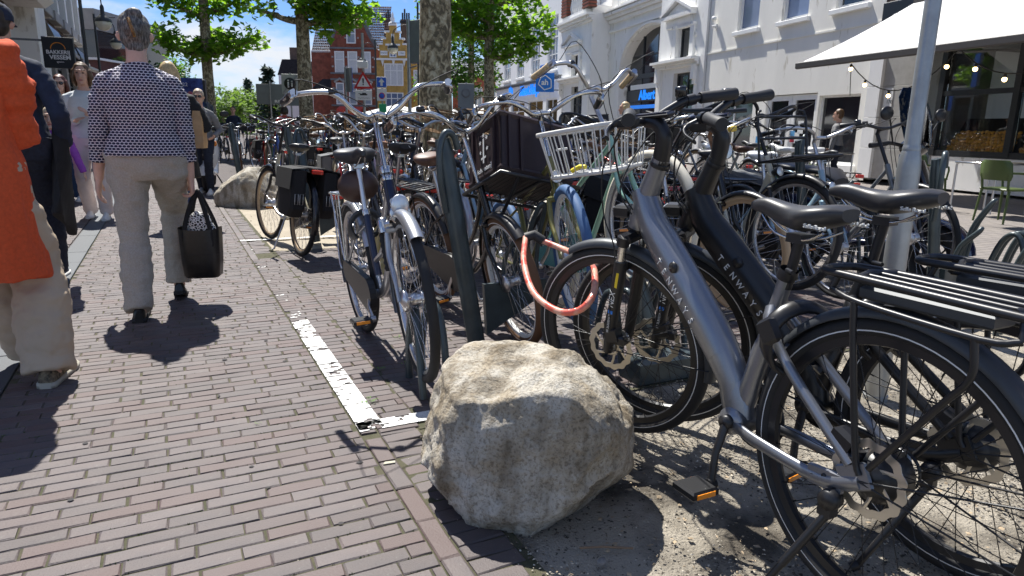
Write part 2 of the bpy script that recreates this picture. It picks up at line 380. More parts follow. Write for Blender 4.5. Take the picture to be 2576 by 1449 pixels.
# debris on the sand: chips, grit, pebbles
mat('grit', (.40, .36, .29), .9, rand=.55); mat('chips', (.30, .23, .15), .85, rand=.5); mat('soil_crumbs', (.075, .062, .047), .95, rand=.4)
def scatter(name, m, n, size, box, seed, fl=.5, dens=None):
    r = random.Random(seed); mb = MB(); c = 0
    while c < n:
        x = r.uniform(box[0], box[1]); yy = r.uniform(box[2], box[3])
        if dens and r.random() > dens(x, yy): c += .2; continue
        sz = size * r.uniform(.4, 1.5) * (.55 + .45 * r.random()); R = MX.Rotation(r.uniform(0, 6.28), 3, 'Z') @ MX.Rotation(r.uniform(-.5, .5), 3, 'X')
        a, b, h = sz, sz * r.uniform(.35, .9), sz * fl * r.uniform(.5, 1)
        pts = [R @ V(p) + V((x, yy, -.004 + h * .3)) for p in ((-a, 0, 0), (-.2 * a, -b, 0), (a, -.2 * b, .1 * h), (.3 * a, b, 0), (-.1 * a, .1 * b, h))]
        mb.add(pts, [(0, 1, 4), (1, 2, 4), (2, 3, 4), (3, 0, 4)]); c += 1
    return mb.build(name, m, kind='stuff')
dn = lambda x, y: .12 + .88 * max(0, min(1, .5 + 1.6 * NZ.noise((x * 2.3, y * 2.3, 3))))
scatter('grit', 'grit', 9000, .0046, (.74, 3.4, .35, 2.3), 1, .6, dn)
scatter('soil_crumbs', 'soil_crumbs', 12000, .0060, (.74, 3.2, .35, 2.2), 2, .4, lambda x, y: .06 + (.94 * max(0, min(1, .45 + 2.2 * NZ.noise((x * 1.9, y * 1.9, 8))))))
scatter('wood_chips', 'chips', 1700, .0085, (.74, 3.2, .35, 2.25), 3, .25)
scatter('sand_crumbs', 'soil_crumbs', 900, .011, (.72, 2.6, 6.4, 10.8), 4, .4, dn)
scatter('joint_grit', 'grit', 500, .0035, (-.69, .78, .9, 4), 6, .5)
def pebble(x, y, sz, seed, m, label):
    r = random.Random(seed); mb = MB(); mb.sphere((0, 0, 0), (sz, sz * .75, sz * .55), 9, 6)
    mb.v = [tuple(V(p) * (1 + .25 * NZ.noise(V(p) * (1.4 / sz) + V((seed, 0, 0))))) for p in mb.v]
    tag(mb.build('pebble', m, loc=(x, y, sz * .25), rz=r.uniform(0, 3)), label, 'pebble')
mat('pebble_grey', (.20, .19, .18), .8, noise=(60, .3)); mat('pebble_pink', (.38, .26, .22), .8, noise=(60, .2))
pebble(.925, 1.30, .016, 1, 'pebble_grey', 'dark grey pebble lying in the shadow right under the front of the big boulder')
pebble(.92, 1.14, .009, 2, 'pebble_pink', 'small pinkish pebble on the sand at the bottom edge below the boulder')
mat('cig_paper', (.78, .74, .66), .8); mat('cig_filter', (.72, .42, .16), .8)
ct = thing('cigarette_butt', 'cigarette butt with orange filter on the edging bricks beside the boulder', 'cigarette butt', (.716, 1.66, .004), 2.4)
MB().tube([(0, 0, .004), (.014, 0, .004)], .004, 8).build('filter', 'cig_filter', ct); MB().tube([(.0142, 0, .004), (.022, .001, .004)], .0042, 8).build('paper', 'cig_paper', ct)
tag(MB().prism([(-.022, -.006), (.018, -.010), (.022, .003), (-.012, .009)], .003, MX.Translation((.576, 2.055, .002))).build('stone_shard', mat('shard', (.42, .40, .31), .8)), 'flat pale stone shard lying across the soldier course joint', 'shard')
tag(MB().tube([(.905, 1.378, .002), (.96, 1.352, .006), (1.035, 1.315, .003)], .0035, 6).build('twig', mat('twig', (.23, .15, .09), .85)), 'thin brown twig on the sand in the boulder shadow', 'twig')
tag(MB().prism([(-.008, -.004), (.007, -.006), (.009, .003), (-.005, .006)], .003, MX.Translation((1.0, 1.055, .002))).build('plastic_scrap', mat('blue_scrap', (.03, .12, .62), .4)), 'tiny bright blue plastic scrap on the sand near the bottom edge', 'plastic scrap')
# weeds in the joints
def weed(x, y, s, seed, label):
    r = random.Random(seed); mb = MB()
    for i in range(26):
        a = r.uniform(0, 6.28); d = s * r.uniform(.15, 1); c = V((x + math.cos(a) * d, y + math.sin(a) * d * .8, r.uniform(.004, s * .5)))
        l = s * r.uniform(.22, .4); t = V((math.cos(a), math.sin(a), r.uniform(-.1, .5))) * l; w = V((-math.sin(a), math.cos(a), r.uniform(-.3, .3))) * l * .4
        mb.add([c, c + t * .5 + w, c + t, c + t * .5 - w], [(0, 1, 2, 3)])
    tag(mb.build('weed', 'leaf_weed'), label, 'weed', 'weeds in the paving joints')
for i, (x, y, s, lb) in enumerate([(.655, 2.60, .030, 'green weed in the brick joint left of the boulder, beside the white line corner'),
      (1.02, 3.40, .022, 'green weed between the bricks behind the rear wheel of the silver bicycle'), (1.02, 3.14, .020, 'small weed in the bricks beside the spoked front wheel of the silver bicycle'),
      (.93, 2.98, .026, 'weed in the joint near the bent steel wheel loop'), (.80, 2.95, .024, 'low dark weed in the shadow of the silver bicycle'), (1.66, 2.12, .035, 'green weed on the bricks behind the front wheel of the grey electric bicycle'),
      (.215, 2.56, .012, 'tiny weed alone in the middle of the brick path')]): weed(x, y, s, i, lb)

mat('moss', (.07, .10, .03), .95, rand=.4); mat('gum', (.045, .042, .042), .9)
mb = MB(); r = random.Random(12)
for i in range(2600):
    yy = .85 + .059 * r.randrange(4, 130) + .0295; x = r.uniform(-.69, .54)
    if NZ.noise((x * 2.2, yy * 1.6, 7)) < .02: continue
    for k in range(3):
        p = V((x + r.uniform(-.008, .008), yy - .0295 * 2 * 0 + r.uniform(-.002, .002), -.004)); a = r.uniform(0, 6.28); q = V((math.cos(a), math.sin(a), 0)) * .0022
        mb.add([p - q, p + q, p + V((r.uniform(-.003, .003), r.uniform(-.003, .003), r.uniform(.004, .009)))], [(0, 1, 2)])
tag(mb.build('moss', 'moss'), kind='stuff')
mb = MB()
for i in range(46):
    x, yy, q = r.uniform(-.66, .52), r.uniform(1.2, 8), r.uniform(.006, .013); mb.add([(x + q * (1 + .25 * math.sin(k * 2.3 + i)) * math.cos(k * PI / 5), yy + q * .9 * math.sin(k * PI / 5), .0022) for k in range(10)], [tuple(range(10))])
tag(mb.build('gum_spots', 'gum'), kind='stuff')
# ================================================================ BUILDINGS
mat('white_render', (.86, .86, .85), .8, noise=(.9, .06), bump=(14, .25, .01), wear=(2.2, (.60, .59, .55), .62), stretch=(1.6, 1, .35))
mat('cream_render', (.84, .82, .76), .8, noise=(.7, .06), bump=(10, .25, .01), wear=(1.8, (.60, .565, .49), .60), stretch=(1.5, 1, .4))
mat('portal_render', (.84, .835, .81), .75, noise=(1.2, .05), bump=(18, .2, .01), wear=(2.4, (.58, .56, .51), .62), stretch=(1.8, 1, .35))
mat('white_wood', (.84, .84, .82), .45, noise=(6, .05)); mat('dark_wood', (.02, .022, .025), .4); mat('shop_blue', (.01, .17, .62), .4)
mat('pane_blue_reflect', (.16, .21, .33), .08, spec=.7, noise=(.8, .15)); mat('pane_dark', (.018, .021, .026), .05, spec=.9); mat('pane_sky', (.22, .27, .34), .06, spec=.9, noise=(1.2, (.42, .47, .52), 5))  # blue and sky panes have the reflected sky painted into their colour
mat('curtain', (.62, .63, .64), .8, noise=(18, .15)); mat('red_brick', (.25, .075, .045), .85, noise=(3, .35), rand=.1, bump=(60, .4, .01)); mat('brown_brick', (.11, .075, .058), .85, noise=(2.5, .3), bump=(50, .4, .01), rand=.15)
mat('yellow_brick', (.50, .31, .085), .85, noise=(3, .25), bump=(60, .3, .01)); mat('roof_tile', (.105, .066, .056), .95, spec=.15, rand=.3, noise=(4, .3)); mat('slate_roof', (.045, .045, .052), .9, spec=.2, noise=(5, .3), rand=.3)
mat('concrete', (.34, .33, .31), .85, noise=(1.5, .15)); mat('marble', (.46, .45, .42), .4, noise=(3, (.33, .31, .29), 9)); mat('lead_grey', (.16, .17, .18), .6, noise=(4, .2)); mat('interior_dark', (.012, .011, .011), .9)
def wall(mb, x0, x1, z0, z1, holes=(), y=0., rev=.18, arch=None):
    xs = sorted({x0, x1, *[h[0] for h in holes], *[h[1] for h in holes]}); zs = sorted({z0, z1, *[h[2] for h in holes], *[h[3] for h in holes]})
    for a, b in zip(xs, xs[1:]):
        for c, d in zip(zs, zs[1:]):
            mx_, mz = (a + b) / 2, (c + d) / 2
            if any(h[0] < mx_ < h[1] and h[2] < mz < h[3] for h in holes): continue
            mb.add([(a, y, c), (b, y, c), (b, y, d), (a, y, d)], [(3, 2, 1, 0)])
    for (a, b, c, d) in [h[:4] for h in holes]:
        q = [(a, c), (b, c), (b, d), (a, d)]
        for i in range(4):
            p, r = q[i], q[(i + 1) % 4]
            mb.add([(p[0], y, p[1]), (r[0], y, r[1]), (r[0], y - rev, r[1]), (p[0], y - rev, p[1])], [(0, 1, 2, 3)])
    return mb
def window(par, x0, x1, z0, z1, y, fm='white_wood', pm='pane_dark', nx=1, nz=(1,), fw=.07, sill=None, name='window', bw=.028, split=None):
    """frame with glazing bars; nz = fractions at which bars cross; split = heavy meeting rail"""
    f = MB(); d = .07
    f.box(((x0 + x1) / 2, y, z0 + fw / 2), (x1 - x0, d, fw)); f.box(((x0 + x1) / 2, y, z1 - fw / 2), (x1 - x0, d, fw))
    for x in (x0 + fw / 2, x1 - fw / 2): f.box((x, y, (z0 + z1) / 2), (fw, d - .004, z1 - z0 - 2 * fw))
    for i in range(1, nx): f.box((x0 + (x1 - x0) * i / nx, y + .003, (z0 + z1) / 2), (bw, d * .6, z1 - z0 - 2 * fw))
    for q in nz:
        if 0 < q < 1: f.box(((x0 + x1) / 2, y + .006, z0 + (z1 - z0) * q), (x1 - x0 - 2 * fw, d * .6, bw if q != split else .075))
    w = f.build(name, fm, par)
    MB().box(((x0 + x1) / 2, y - .015, (z0 + z1) / 2), (x1 - x0 - fw * 1.6, .012, z1 - z0 - fw * 1.6)).build('pane', pm, w)
    if sill: MB().box(((x0 + x1) / 2, y + sill[1] / 2 + .02, z0 - sill[0] / 2), (x1 - x0 + .22, .18 + sill[1], sill[0]), bev=.012).build('sill', fm, w)
    return w
TX = lambda x, y, z: basis((x, y, z), (-1, 0, 0), (0, 0, 1))
FR = MX.Translation((14.917, 8.081, 0)) @ MX.Rotation(RAD(79), 4, 'Z')          # frame of the long shop front: x away down the street, y out to the square
def bld(name, label, M, cat='building'): return thing(name, label, cat, mx=M)

# ---- cream rendered building
B = bld('cream_building', 'cream rendered building with plain upper windows and white glazed doors beside the awning', FR)
win = [(8.72, 9.86, 4.28, 6.3), (6.43, 7.6, 4.28, 6.3), (4.2, 5.36, 4.28, 6.3)]
m_ = wall(MB(), 3.62, 11.55, 0, 8.6, win + [(4.06, 5.58, .35, 2.13), (5.66, 7.92, 0.02, 2.22), (8.6, 10.9, .45, 2.25)]); m_.box((7.58, -4.2, 4.3), (7.9, 8, 8.55)); m_.build('wall', 'cream_render', B)
mb = MB(); mb.box((7.585, .012, 3.775), (7.93, .04, .05)); mb.build('string_course', 'cream_render', B)
for i, (a, b, c, d) in enumerate(win): window(B, a, b, c, d, -.12, pm='pane_blue_reflect' if i < 2 else 'pane_dark', sill=(.13, .12), fw=.09)
window(B, 4.06, 5.58, .35, 2.13, -.12, fw=.06, sill=(.3, .1)); window(B, 8.6, 10.9, .45, 2.25, -.12, fw=.06, nx=2, bw=.06)
for a, b in ((5.66, 6.78), (6.80, 7.92)):
    d_ = window(B, a, b, .04, 2.2, -.10, fw=.15, name='door'); MB().bar((6.79 + (.1 if a > 6.7 else -.1), -.03, .95), (6.79 + (.1 if a > 6.7 else -.1), -.03, 1.2), .03, .03).build('handle', 'brushed_alu', d_)
mat('paper_white', (.72, .73, .72), .8, noise=(30, .06)); mat('paper_blue', (.10, .33, .62), .8); mat('paper_red', (.55, .05, .08), .8)
for k, (x, z, w, h, c) in enumerate([(7.55, .98, .24, .42, 'paper_white'), (7.3, 1.08, .2, .34, 'paper_white'), (6.45, 1.0, .26, .3, 'paper_white'), (6.62, 1.12, .2, .15, 'paper_blue'), (6.62, .95, .2, .15, 'paper_red'), (6.3, 1.3, .24, .35, 'paper_white'), (8.2, 1.25, .16, .5, 'paper_white'), (8.2, .92, .16, .2, 'paper_blue')]):
    if x < 8: MB().box((x, -.058, z), (w, .004, h)).build('notice', c, B)
    else: MB().box((x, .004, z), (w, .006, h)).build('notice', c, B)
tag(ob('security_camera', MB().tube([(11.1, .03, 4.62), (11.1, .2, 4.6)], .035, 8).sphere((11.1, .12, 4.85), .09).box((11.1, .02, 4.62), (.1, .05, .14)).mesh('cam'), 'white_plastic', mx=FR), 'small white camera fixed high on the cream wall left of the first window', 'camera')

# ---- white portal building: two pavilions and a recessed bay with a wide arch
B = bld('portal_building', 'white classical building with pedimented pavilions and wide glazed arch', FR)
m_ = MB()
wall(m_, 11.6, 15.25, 0, 9.5, [(12.75, 13.72, 3.78, 4.86), (12.3, 13.9, 0, 3.27)], 0, .25)
m_.add([(15.25, 0, 0), (15.25, -1, 0), (15.25, -1, 9.5), (15.25, 0, 9.5)], [(0, 1, 2, 3)]); m_.add([(11.6, 0, 0), (11.6, -1, 0), (11.6, -1, 9.5), (11.6, 0, 9.5)], [(3, 2, 1, 0)])
wall(m_, 22.6, 27.0, 0, 7.1, [(24.2, 25.1, 3.92, 4.95), (23.6, 25.25, 0, 3.36)], 0, .25)
m_.add([(22.6, 0, 0), (22.6, -1, 0), (22.6, -1, 7.1), (22.6, 0, 7.1)], [(3, 2, 1, 0)]); m_.add([(27, 0, 0), (27, -1, 0), (27, -1, 7.1), (27, 0, 7.1)], [(0, 1, 2, 3)])
m_.add([(22.6, 0, 7.1), (27, 0, 7.1), (27, -3, 7.1), (22.6, -3, 7.1)], [(3, 2, 1, 0)])
wall(m_, 22.4, 27.0, 7.1, 10.5, [(24, 25.6, 7.6, 9.8)], -1.4)
# recessed bay with a basket arch
cx, hw, z0, rz, yb = 18.1, 3.0, 3.66, 1.95, -1.0
arcp = [(cx + hw * math.cos(t), z0 + rz * math.sin(t)) for t in [PI * i / 28 for i in range(29)]]
for (a, b), (c, d) in zip(arcp, arcp[1:]):
    m_.add([(a, yb, b), (c, yb, d), (c, yb, 9.5), (a, yb, 9.5)], [(0, 1, 2, 3)]); m_.add([(a, yb, b), (c, yb, d), (c, yb - .5, d), (a, yb - .5, b)], [(3, 2, 1, 0)])
for x, q in ((cx + hw, 22.6), (cx - hw, 15.1)):
    m_.add([(x, yb, 0), (q, yb, 0), (q, yb, 9.5), (x, yb, 9.5)], [(3, 2, 1, 0) if q > x else (0, 1, 2, 3)]); m_.add([(x, yb, 0), (x, yb - .5, 0), (x, yb - .5, z0), (x, yb, z0)], [(0, 1, 2, 3)])
m_.box((19.3, -5.6, 4.6), (15.3, 8, 9.2)); m_.build('wall', 'portal_render', B)
mb = MB()
for i, (a, b) in enumerate(zip(arcp, arcp[1:])): mb.bar((a[0], yb + .03, a[1] + .13), (b[0], yb + .03, b[1] + .13), .10, .22, up=(0, 1, 0))
mb.box((cx + hw + .13, yb + .03, 1.83), (.24, .10, 3.66)); mb.box((cx + hw + .13, yb + .06, 3.62), (.36, .2, .14)); mb.build('arch_moulding', 'portal_render', B)
mb = MB()
for z, h, o in ((5.86, .10, .12), (6.30, .14, .16), (6.46, .13, .30), (6.60, .12, .44), (6.73, .06, .50)): mb.box((18.9, yb + o / 2, z), (7.3, o, h))
mb.build('cornice', 'portal_render', B)
mb = MB()
for x in (16.4, 18.6, 20.8): mb.box((x, yb + .02, 7.35), (1.7, .05, .8)); mb.box((x, yb + .05, 7.35), (1.45, .05, .58))
mb.box((22.15, yb + .03, 7.3), (.7, .06, .7)); mb.build('wall_panel', 'portal_render', B)
for nm, xs, x0, x1, zb, yy in (('right', 13.68, 12.6, 14.75, 5.30, 0), ('left', 25.2, 24.0, 26.4, 5.48, 0)):
    mb = MB(); h = .52; k = (x1 + x0) / 2; w2 = (x1 - x0) / 2
    tri = [(x0 + .12, zb + .1), (x1 - .12, zb + .1), (k, zb + h - .06)]
    mb.add([(p[0], .10, p[1]) for p in tri] + [(p[0], 0, p[1]) for p in tri], [(2, 1, 0), (0, 1, 4, 3), (1, 2, 5, 4), (2, 0, 3, 5)])
    mb.bar((x0 - .08, .12, zb), (x1 + .08, .12, zb), .24, .12); mb.bar((x0 - .1, .13, zb + .1), (k + .02, .13, zb + h + .06), .26, .10); mb.bar((x1 + .1, .132, zb + .1), (k - .02, .132, zb + h + .06), .26, .10)
    mb.box((k, .04, zb - .22), (x1 - x0 - .3, .08, .28)); mb.build('pediment', 'portal_render', B)
    a, b, c, d = (12.75, 13.72, 3.78, 4.86) if nm == 'right' else (24.2, 25.1, 3.92, 4.95)
    mb = MB()
    for x in (a - .16, b + .16): mb.box((x, .05, (c + d) / 2), (.26, .10, d - c + .2)); mb.box((x, .07, d + .06), (.3, .14, .1)); mb.box((x, .07, c - .02), (.3, .14, .1))
    for x, sg in ((a - .34, -1), (b + .34, 1)): mb.lathe([(.13, 0), (.13, .06)], (x, .0, c + .16), (0, 1, 0), 12); mb.lathe([(.09, 0), (.09, .06)], (x - sg * .05, .0, c + .75), (0, 1, 0), 12); mb.box((x - sg * .08, .03, c + .46), (.1, .06, .5))
    mb.box(((a + b) / 2, .04, d + .07), (b - a + .1, .08, .12)); mb.build('window_surround', 'portal_render', B)
    window(B, a, b, c, d, -.16, 'dark_wood', 'pane_dark', fw=.06)
    sx0, sx1, zs = (11.95, 15.2, 3.52) if nm == 'right' else (23.3, 26.95, 3.62)
    mb = MB()
    for z, h, o in ((zs, .10, .16), (zs + .09, .08, .26), (zs + .17, .09, .40)): mb.box(((sx0 + sx1) / 2, o / 2, z), (sx1 - sx0, o, h))
    for x in (sx0 + .22, sx1 - .22): mb.box((x, .11, zs - .3), (.22, .22, .5)); mb.box((x, .07, zs - .62), (.18, .14, .2))
    mb.build('ledge', 'portal_render', B)
    da, db, dz = (12.3, 13.9, 3.27) if nm == 'right' else (23.6, 25.25, 3.36)
    window(B, da, db, 0.03, dz, -.2, 'dark_wood', 'pane_dark', 2, (.72,), .09, name='door', bw=.07)
    mb = MB()
    for x in ((11.8, 12.05, 15.0) if nm == 'right' else (22.85, 26.75)): mb.box((x, .035, 1.7 if x != 11.8 else 4.6), (.36, .07, 3.4 if x != 11.8 else 9.2))
    mb.build('pilaster', 'portal_render', B)
mb = MB()
for z, h, o in ((6.42, .1, .14), (6.54, .12, .28), (6.67, .12, .42)): mb.box((24.8, o / 2, z), (4.9, o, h))
mb.build('cornice', 'portal_render', B)
mb = MB(); mb.box((24.9, .12, 6.84), (4.2, .3, .2)); mb.box((24.3, .12, 8.1), (3.4, .32, .16)); mb.build('balustrade', 'portal_render', B)
bal = MB().lathe([(.06, 0), (.06, .05), (.045, .08), (.10, .32), (.085, .48), (.04, .72), (.07, .96), (.07, 1.06)], n=8).mesh('baluster')
for i in range(8): ob('baluster', bal, 'portal_render', B, loc=(23.35 + i * .27, .12, 6.95))
for x in (22.75, 25.9):
    p_ = MB().box((x, .12, 7.5), (.82, .42, 1.1)).build('pier', 'brown_brick', B)
    q = MB()
    for k in range(7): q.box((x, .12, 7.02 + k * .15), (.86, .46, .085))
    q.build('brick_course', 'red_brick', p_)
# glazed arch front with the shop lettering
G2 = window(B, cx - hw, cx + hw, .0, 3.60, yb - .42, 'dark_wood', 'pane_dark', 4, (.52, .80), .10, name='shop_front', bw=.07)
f = MB(); f.add([(p[0], yb - .45, p[1]) for p in arcp], [tuple(range(29))[::-1]]); f.build('fanlight', 'pane_dark', B)
f = MB()
for x in (16.6, 18.1, 19.6): f.box((x, yb - .42, 4.5), (.07, .06, 1.9 if x == 18.1 else 1.7))
f.box((18.1, yb - .42, 3.64), (6, .09, .12)); f.box((18.1, yb - .42, 4.5), (5.2, .05, .06)); f.build('fanlight_bars', 'dark_wood', B)
MB().box((18.1, yb - .35, 2.72), (5.7, .10, .52)).build('fascia', 'dark_wood', B); MB().box((18.1, yb - .34, 2.22), (5.3, .06, .16)).build('blue_band', mat('sign_blue_lit', (.02, .22, .75), .4, emit=((.02, .2, .8), .35)), B)
MB().box((18.1, yb - .34, 3.12), (5.0, .05, .22)).build('pale_band', 'white_plastic', B)
text('lettering', 'Albert Heijn', .62, TX(18.0, yb - .29, 2.72), mat('letter_blue', (.01, .22, .85), .4, emit=((.01, .25, 1.), .5)), B, ex=.02, bold=.012)

# ---- white shop building further down
B = bld('white_shop_building', 'long white rendered building with sash windows above blue supermarket lettering', FR)
win = [(27.75, 29.55, 4.45, 7.45), (31.1, 32.9, 4.45, 7.45), (34.5, 36.3, 4.45, 7.45), (37.9, 39.7, 4.45, 7.45)]
low = [(27.5, 29.6, .5, 2.9), (30.2, 33.4, .4, 2.9), (34.2, 37.6, .4, 2.9), (38.2, 41.3, .4, 2.9)]
m_ = wall(MB(), 27.02, 42.3, 0, 11.5, win + low); m_.box((34.66, -4.3, 5.7), (15.2, 8.2, 11.4)); m_.build('wall', 'white_render', B)
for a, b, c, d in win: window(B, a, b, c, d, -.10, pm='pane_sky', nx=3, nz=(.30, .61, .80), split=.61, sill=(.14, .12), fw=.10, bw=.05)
for a, b, c, d in low: window(B, a, b, c, d, -.1, 'white_wood', 'pane_dark', 2, (.75,), .09, bw=.06)
mb = MB()
for z, h, o in ((3.98, .1, .10), (4.08, .08, .18)): mb.box((34.5, o / 2, z), (15.0, o, h))
mb.build('string_course', 'lead_grey', B)
MB().box((33.5, .02, 3.5), (9.0, .04, .82)).build('fascia', 'white_render', B)
text('lettering', 'Albert Heijn', .86, TX(33.0, .06, 3.55), 'letter_blue', B, ex=.05, bold=.02)
MB().prism([(37.15, 3.2), (37.85, 3.3), (37.95, 3.9), (37.4, 4.05), (37.0, 3.7)], .06, MX(((1, 0, 0, 0), (0, 0, 1, .04), (0, 1, 0, 0), (0, 0, 0, 1)))).build('emblem', 'letter_blue', B)
# hanging cube sign
S_ = thing('projecting_sign', 'square blue sign with white emblem hanging out from the supermarket wall', 'sign', mx=FR @ MX.Translation((26.95, .95, 3.66)) @ MX.Rotation(PI / 2 - .35, 4, 'Z'))
MB().box((0, 0, 0), (1.02, .16, 1.02), bev=.01).build('sign_panel', 'shop_blue', S_); MB().bar((-.5, 0, .4), (-.95, 0, .4), .05, .05).bar((-.5, 0, -.4), (-.95, 0, -.4), .05, .05).build('bracket', 'lead_grey', S_)
pent = [(-.36, -.10), (-.02, -.40), (.36, -.28), (.34, .14), (.02, .38), (-.24, .26)]
for sg in (1, -1):
    bb = basis((0, -.085 * sg, 0), (sg, 0, 0), (0, 0, 1)); mb = MB()
    for i in range(6): a, b = V((*pent[i], 0)), V((*pent[(i + 1) % 6], 0)); mb.bar(bb @ a, bb @ b, .05, .02, up=(0, 1, 0))
    mb.build('emblem', 'white_plastic', S_); text('lettering', 'ah', .42, bb, 'white_plastic', S_, ex=.01, bold=.012)
S_ = thing('street_name_plate', 'small blue street name plate between sash windows of the white building', 'sign', mx=FR @ MX.Translation((30.4, .02, 4.75)))
MB().box((0, 0, 0), (1.0, .03, .3)).build('plate', 'shop_blue', S_)

# ---- restaurant at the near end
B = bld('restaurant_building', 'dark framed restaurant front with marble pier and a window full of oranges', FR)
m_ = MB(); wall(m_, -12, 1.72, 0, .69, y=0); m_.add([(-12, 0, .69), (1.72, 0, .69), (1.72, -.35, .69), (-12, -.35, .69)], [(3, 2, 1, 0)]); m_.build('plinth', 'white_render', B)
m_ = MB(); wall(m_, -12, 3.62, 3.05, 8.6, y=-.02); m_.box((-4.2, -4.3, 5.9), (15.6, 8, 5.3)); m_.build('wall', 'brown_brick', B)
mb = MB()
for k in range(4): mb.box((3.42, .06, .45 + k * .72), (.40, .34, .712), bev=.006)
mb.build('pier', 'white_render', B)
mb = MB()
for k in range(4): mb.box((2.76, .02, .45 + k * .72), (.92, .26, .712), bev=.004)
mb.build('marble_cladding', 'marble', B)
n_ = MB().box((3.0, .155, 1.98), (.26, .012, .42)).build('number_plate', 'white_plastic', B)
text('house_number', '172', .12, TX(3.04, .163, 2.10), 'matt_black', n_); text('house_number', '170', .12, TX(2.95, .163, 1.88), 'matt_black', n_)
mb = MB(); mb.box((2.0, -1.3, 1.5), (.6, .06, 3)); mb.box((1.72, -.65, 1.5), (.06, 1.3, 3.0)); mb.build('entrance_recess', 'concrete', B); MB().box((2.12, -.22, 1.2), (.30, .06, .52)).build('notice_board', 'matt_black', B)
mb = MB()
for x in (1.70, -.05, -2.0, -4.2, -6.4, -9): mb.box((x, -.04, 1.9), (.13, .14, 2.4))
for z, h in ((.76, .12), (2.02, .10), (3.0, .12)): mb.box((-5.1, -.045, z), (13.6, .12, h))
mb.build('shop_window_frame', 'dark_wood', B)
for a, b in ((1.62, .02), (-.12, -1.93), (-2.07, -4.13), (-4.27, -6.33)):
    MB().box(((a + b) / 2, -.07, 1.88), (abs(a - b), .01, 2.2)).build('pane', 'clear_glass', B)
mb = MB(); mb.add([(-12, -2.6, .0), (1.7, -2.6, 0), (1.7, -2.6, 3.1), (-12, -2.6, 3.1)], [(3, 2, 1, 0)]); mb.add([(-12, -2.6, .60), (1.7, -2.6, .60), (1.7, -.3, .60), (-12, -.3, .60)], [(0, 1, 2, 3)]); mb.add([(-12, -2.6, 3.04), (1.7, -2.6, 3.04), (1.7, -.1, 3.04), (-12, -.1, 3.04)], [(0, 1, 2, 3)]); mb.build('interior', 'interior_dark', B)
mb = MB(); mb.add([(-6.4, -.62, 1.50), (1.5, -.62, 1.50), (1.5, -.14, .74), (-6.4, -.14, .74)], [(0, 1, 2, 3)]); mb.build('fruit_board', 'dark_wood', B)
ora = MB().sphere((0, 0, 0), .043, 10, 7).mesh('orange'); mat('orange_peel', (.88, .47, .08), .5, rand=.25, bump=(300, .3, .002)); mat('lemon_peel', (.88, .72, .34), .5, rand=.2)
ob_ = []
r_ = random.Random(3)
fg = 'oranges and lemons piled behind the restaurant window'
for row in range(7):
    for k in range(64):
        x = 1.42 - k * .083 + (.04 if row % 2 else 0) + r_.uniform(-.012, .012)
        if -.16 < x < .04: continue
        o = ob('orange', ora, None, None, mx=FR @ MX.Translation((x, -.13 - row * .052 + r_.uniform(-.01, .01), .83 + row * .062 + r_.uniform(-.012, .012))))
        if not ora.materials: ora.materials.append(MATS['orange_peel'])
        pale = r_.random() < (.55 if x > 0 else .12)
        if pale: setmat(o, 'lemon_peel')
        ob_.append(o)
ob_.sort(key=lambda o: -(o.matrix_world.translation.x if 0 else o.location.y * -1))
rest_ = MB()
for i, o in enumerate(ob_):
    if i < 296:
        pal = o.material_slots[0].material.name == 'lemon_peel'
        tag(o, 'pale yellow citrus fruit piled behind the restaurant window' if pal else 'ripe orange fruit piled behind the restaurant window', 'orange', fg)
    else:
        rest_.x = MX.Translation(o.location); rest_.sphere((0, 0, 0), .043, 10, 7); bpy.data.objects.remove(o)
if rest_.v: rest_.build('orange_pile', 'orange_peel', kind='stuff')
P_ = MB().box((-.62, -.055, 1.50), (.30, .006, .46)).build('poster', 'paper_white', B)
mb = MB()
for z in (1.60, 1.40): mb.lathe([(.0, 0), (.10, .001), (.10, .003), (0, .004)], (-.62, -.052, z), (0, 1, 0), 16)
mb.build('poster_picture', mat('poster_food', (.55, .33, .16), .7, noise=(30, (.35, .08, .05), 4)), P_)
O_ = MB().lathe([(0, 0), (.12, 0), (.12, .008), (0, .008)], (-.72, -.055, .98), (0, 1, 0), 24).build('open_sign', 'paper_red', B); MB().lathe([(0, .009), (.095, .009)], (-.72, -.055, .98), (0, 1, 0), 24).build('disc', 'paper_blue', O_)
text('lettering', 'OPEN', .06, basis((-.72, -.044, .98), (0, 0, 1), (1, 0, 0)), 'white_plastic', O_)
# black grill sign
S_ = thing('restaurant_sign', 'black sign board with white script lettering partly hidden behind the awning', 'sign', mx=FR)
MB().box((2.35, .10, 3.72), (2.3, .16, .85), bev=.01).build('sign_panel', mat('sign_navy', (.008, .013, .024), .4), S_)
text('lettering', 'Grill', .34, TX(2.98, .185, 3.72), 'white_plastic', S_, shear=.25, bold=.012); text('lettering', 'restaurant', .22, TX(2.08, .185, 3.66), 'white_plastic', S_, shear=.25, bold=.004)

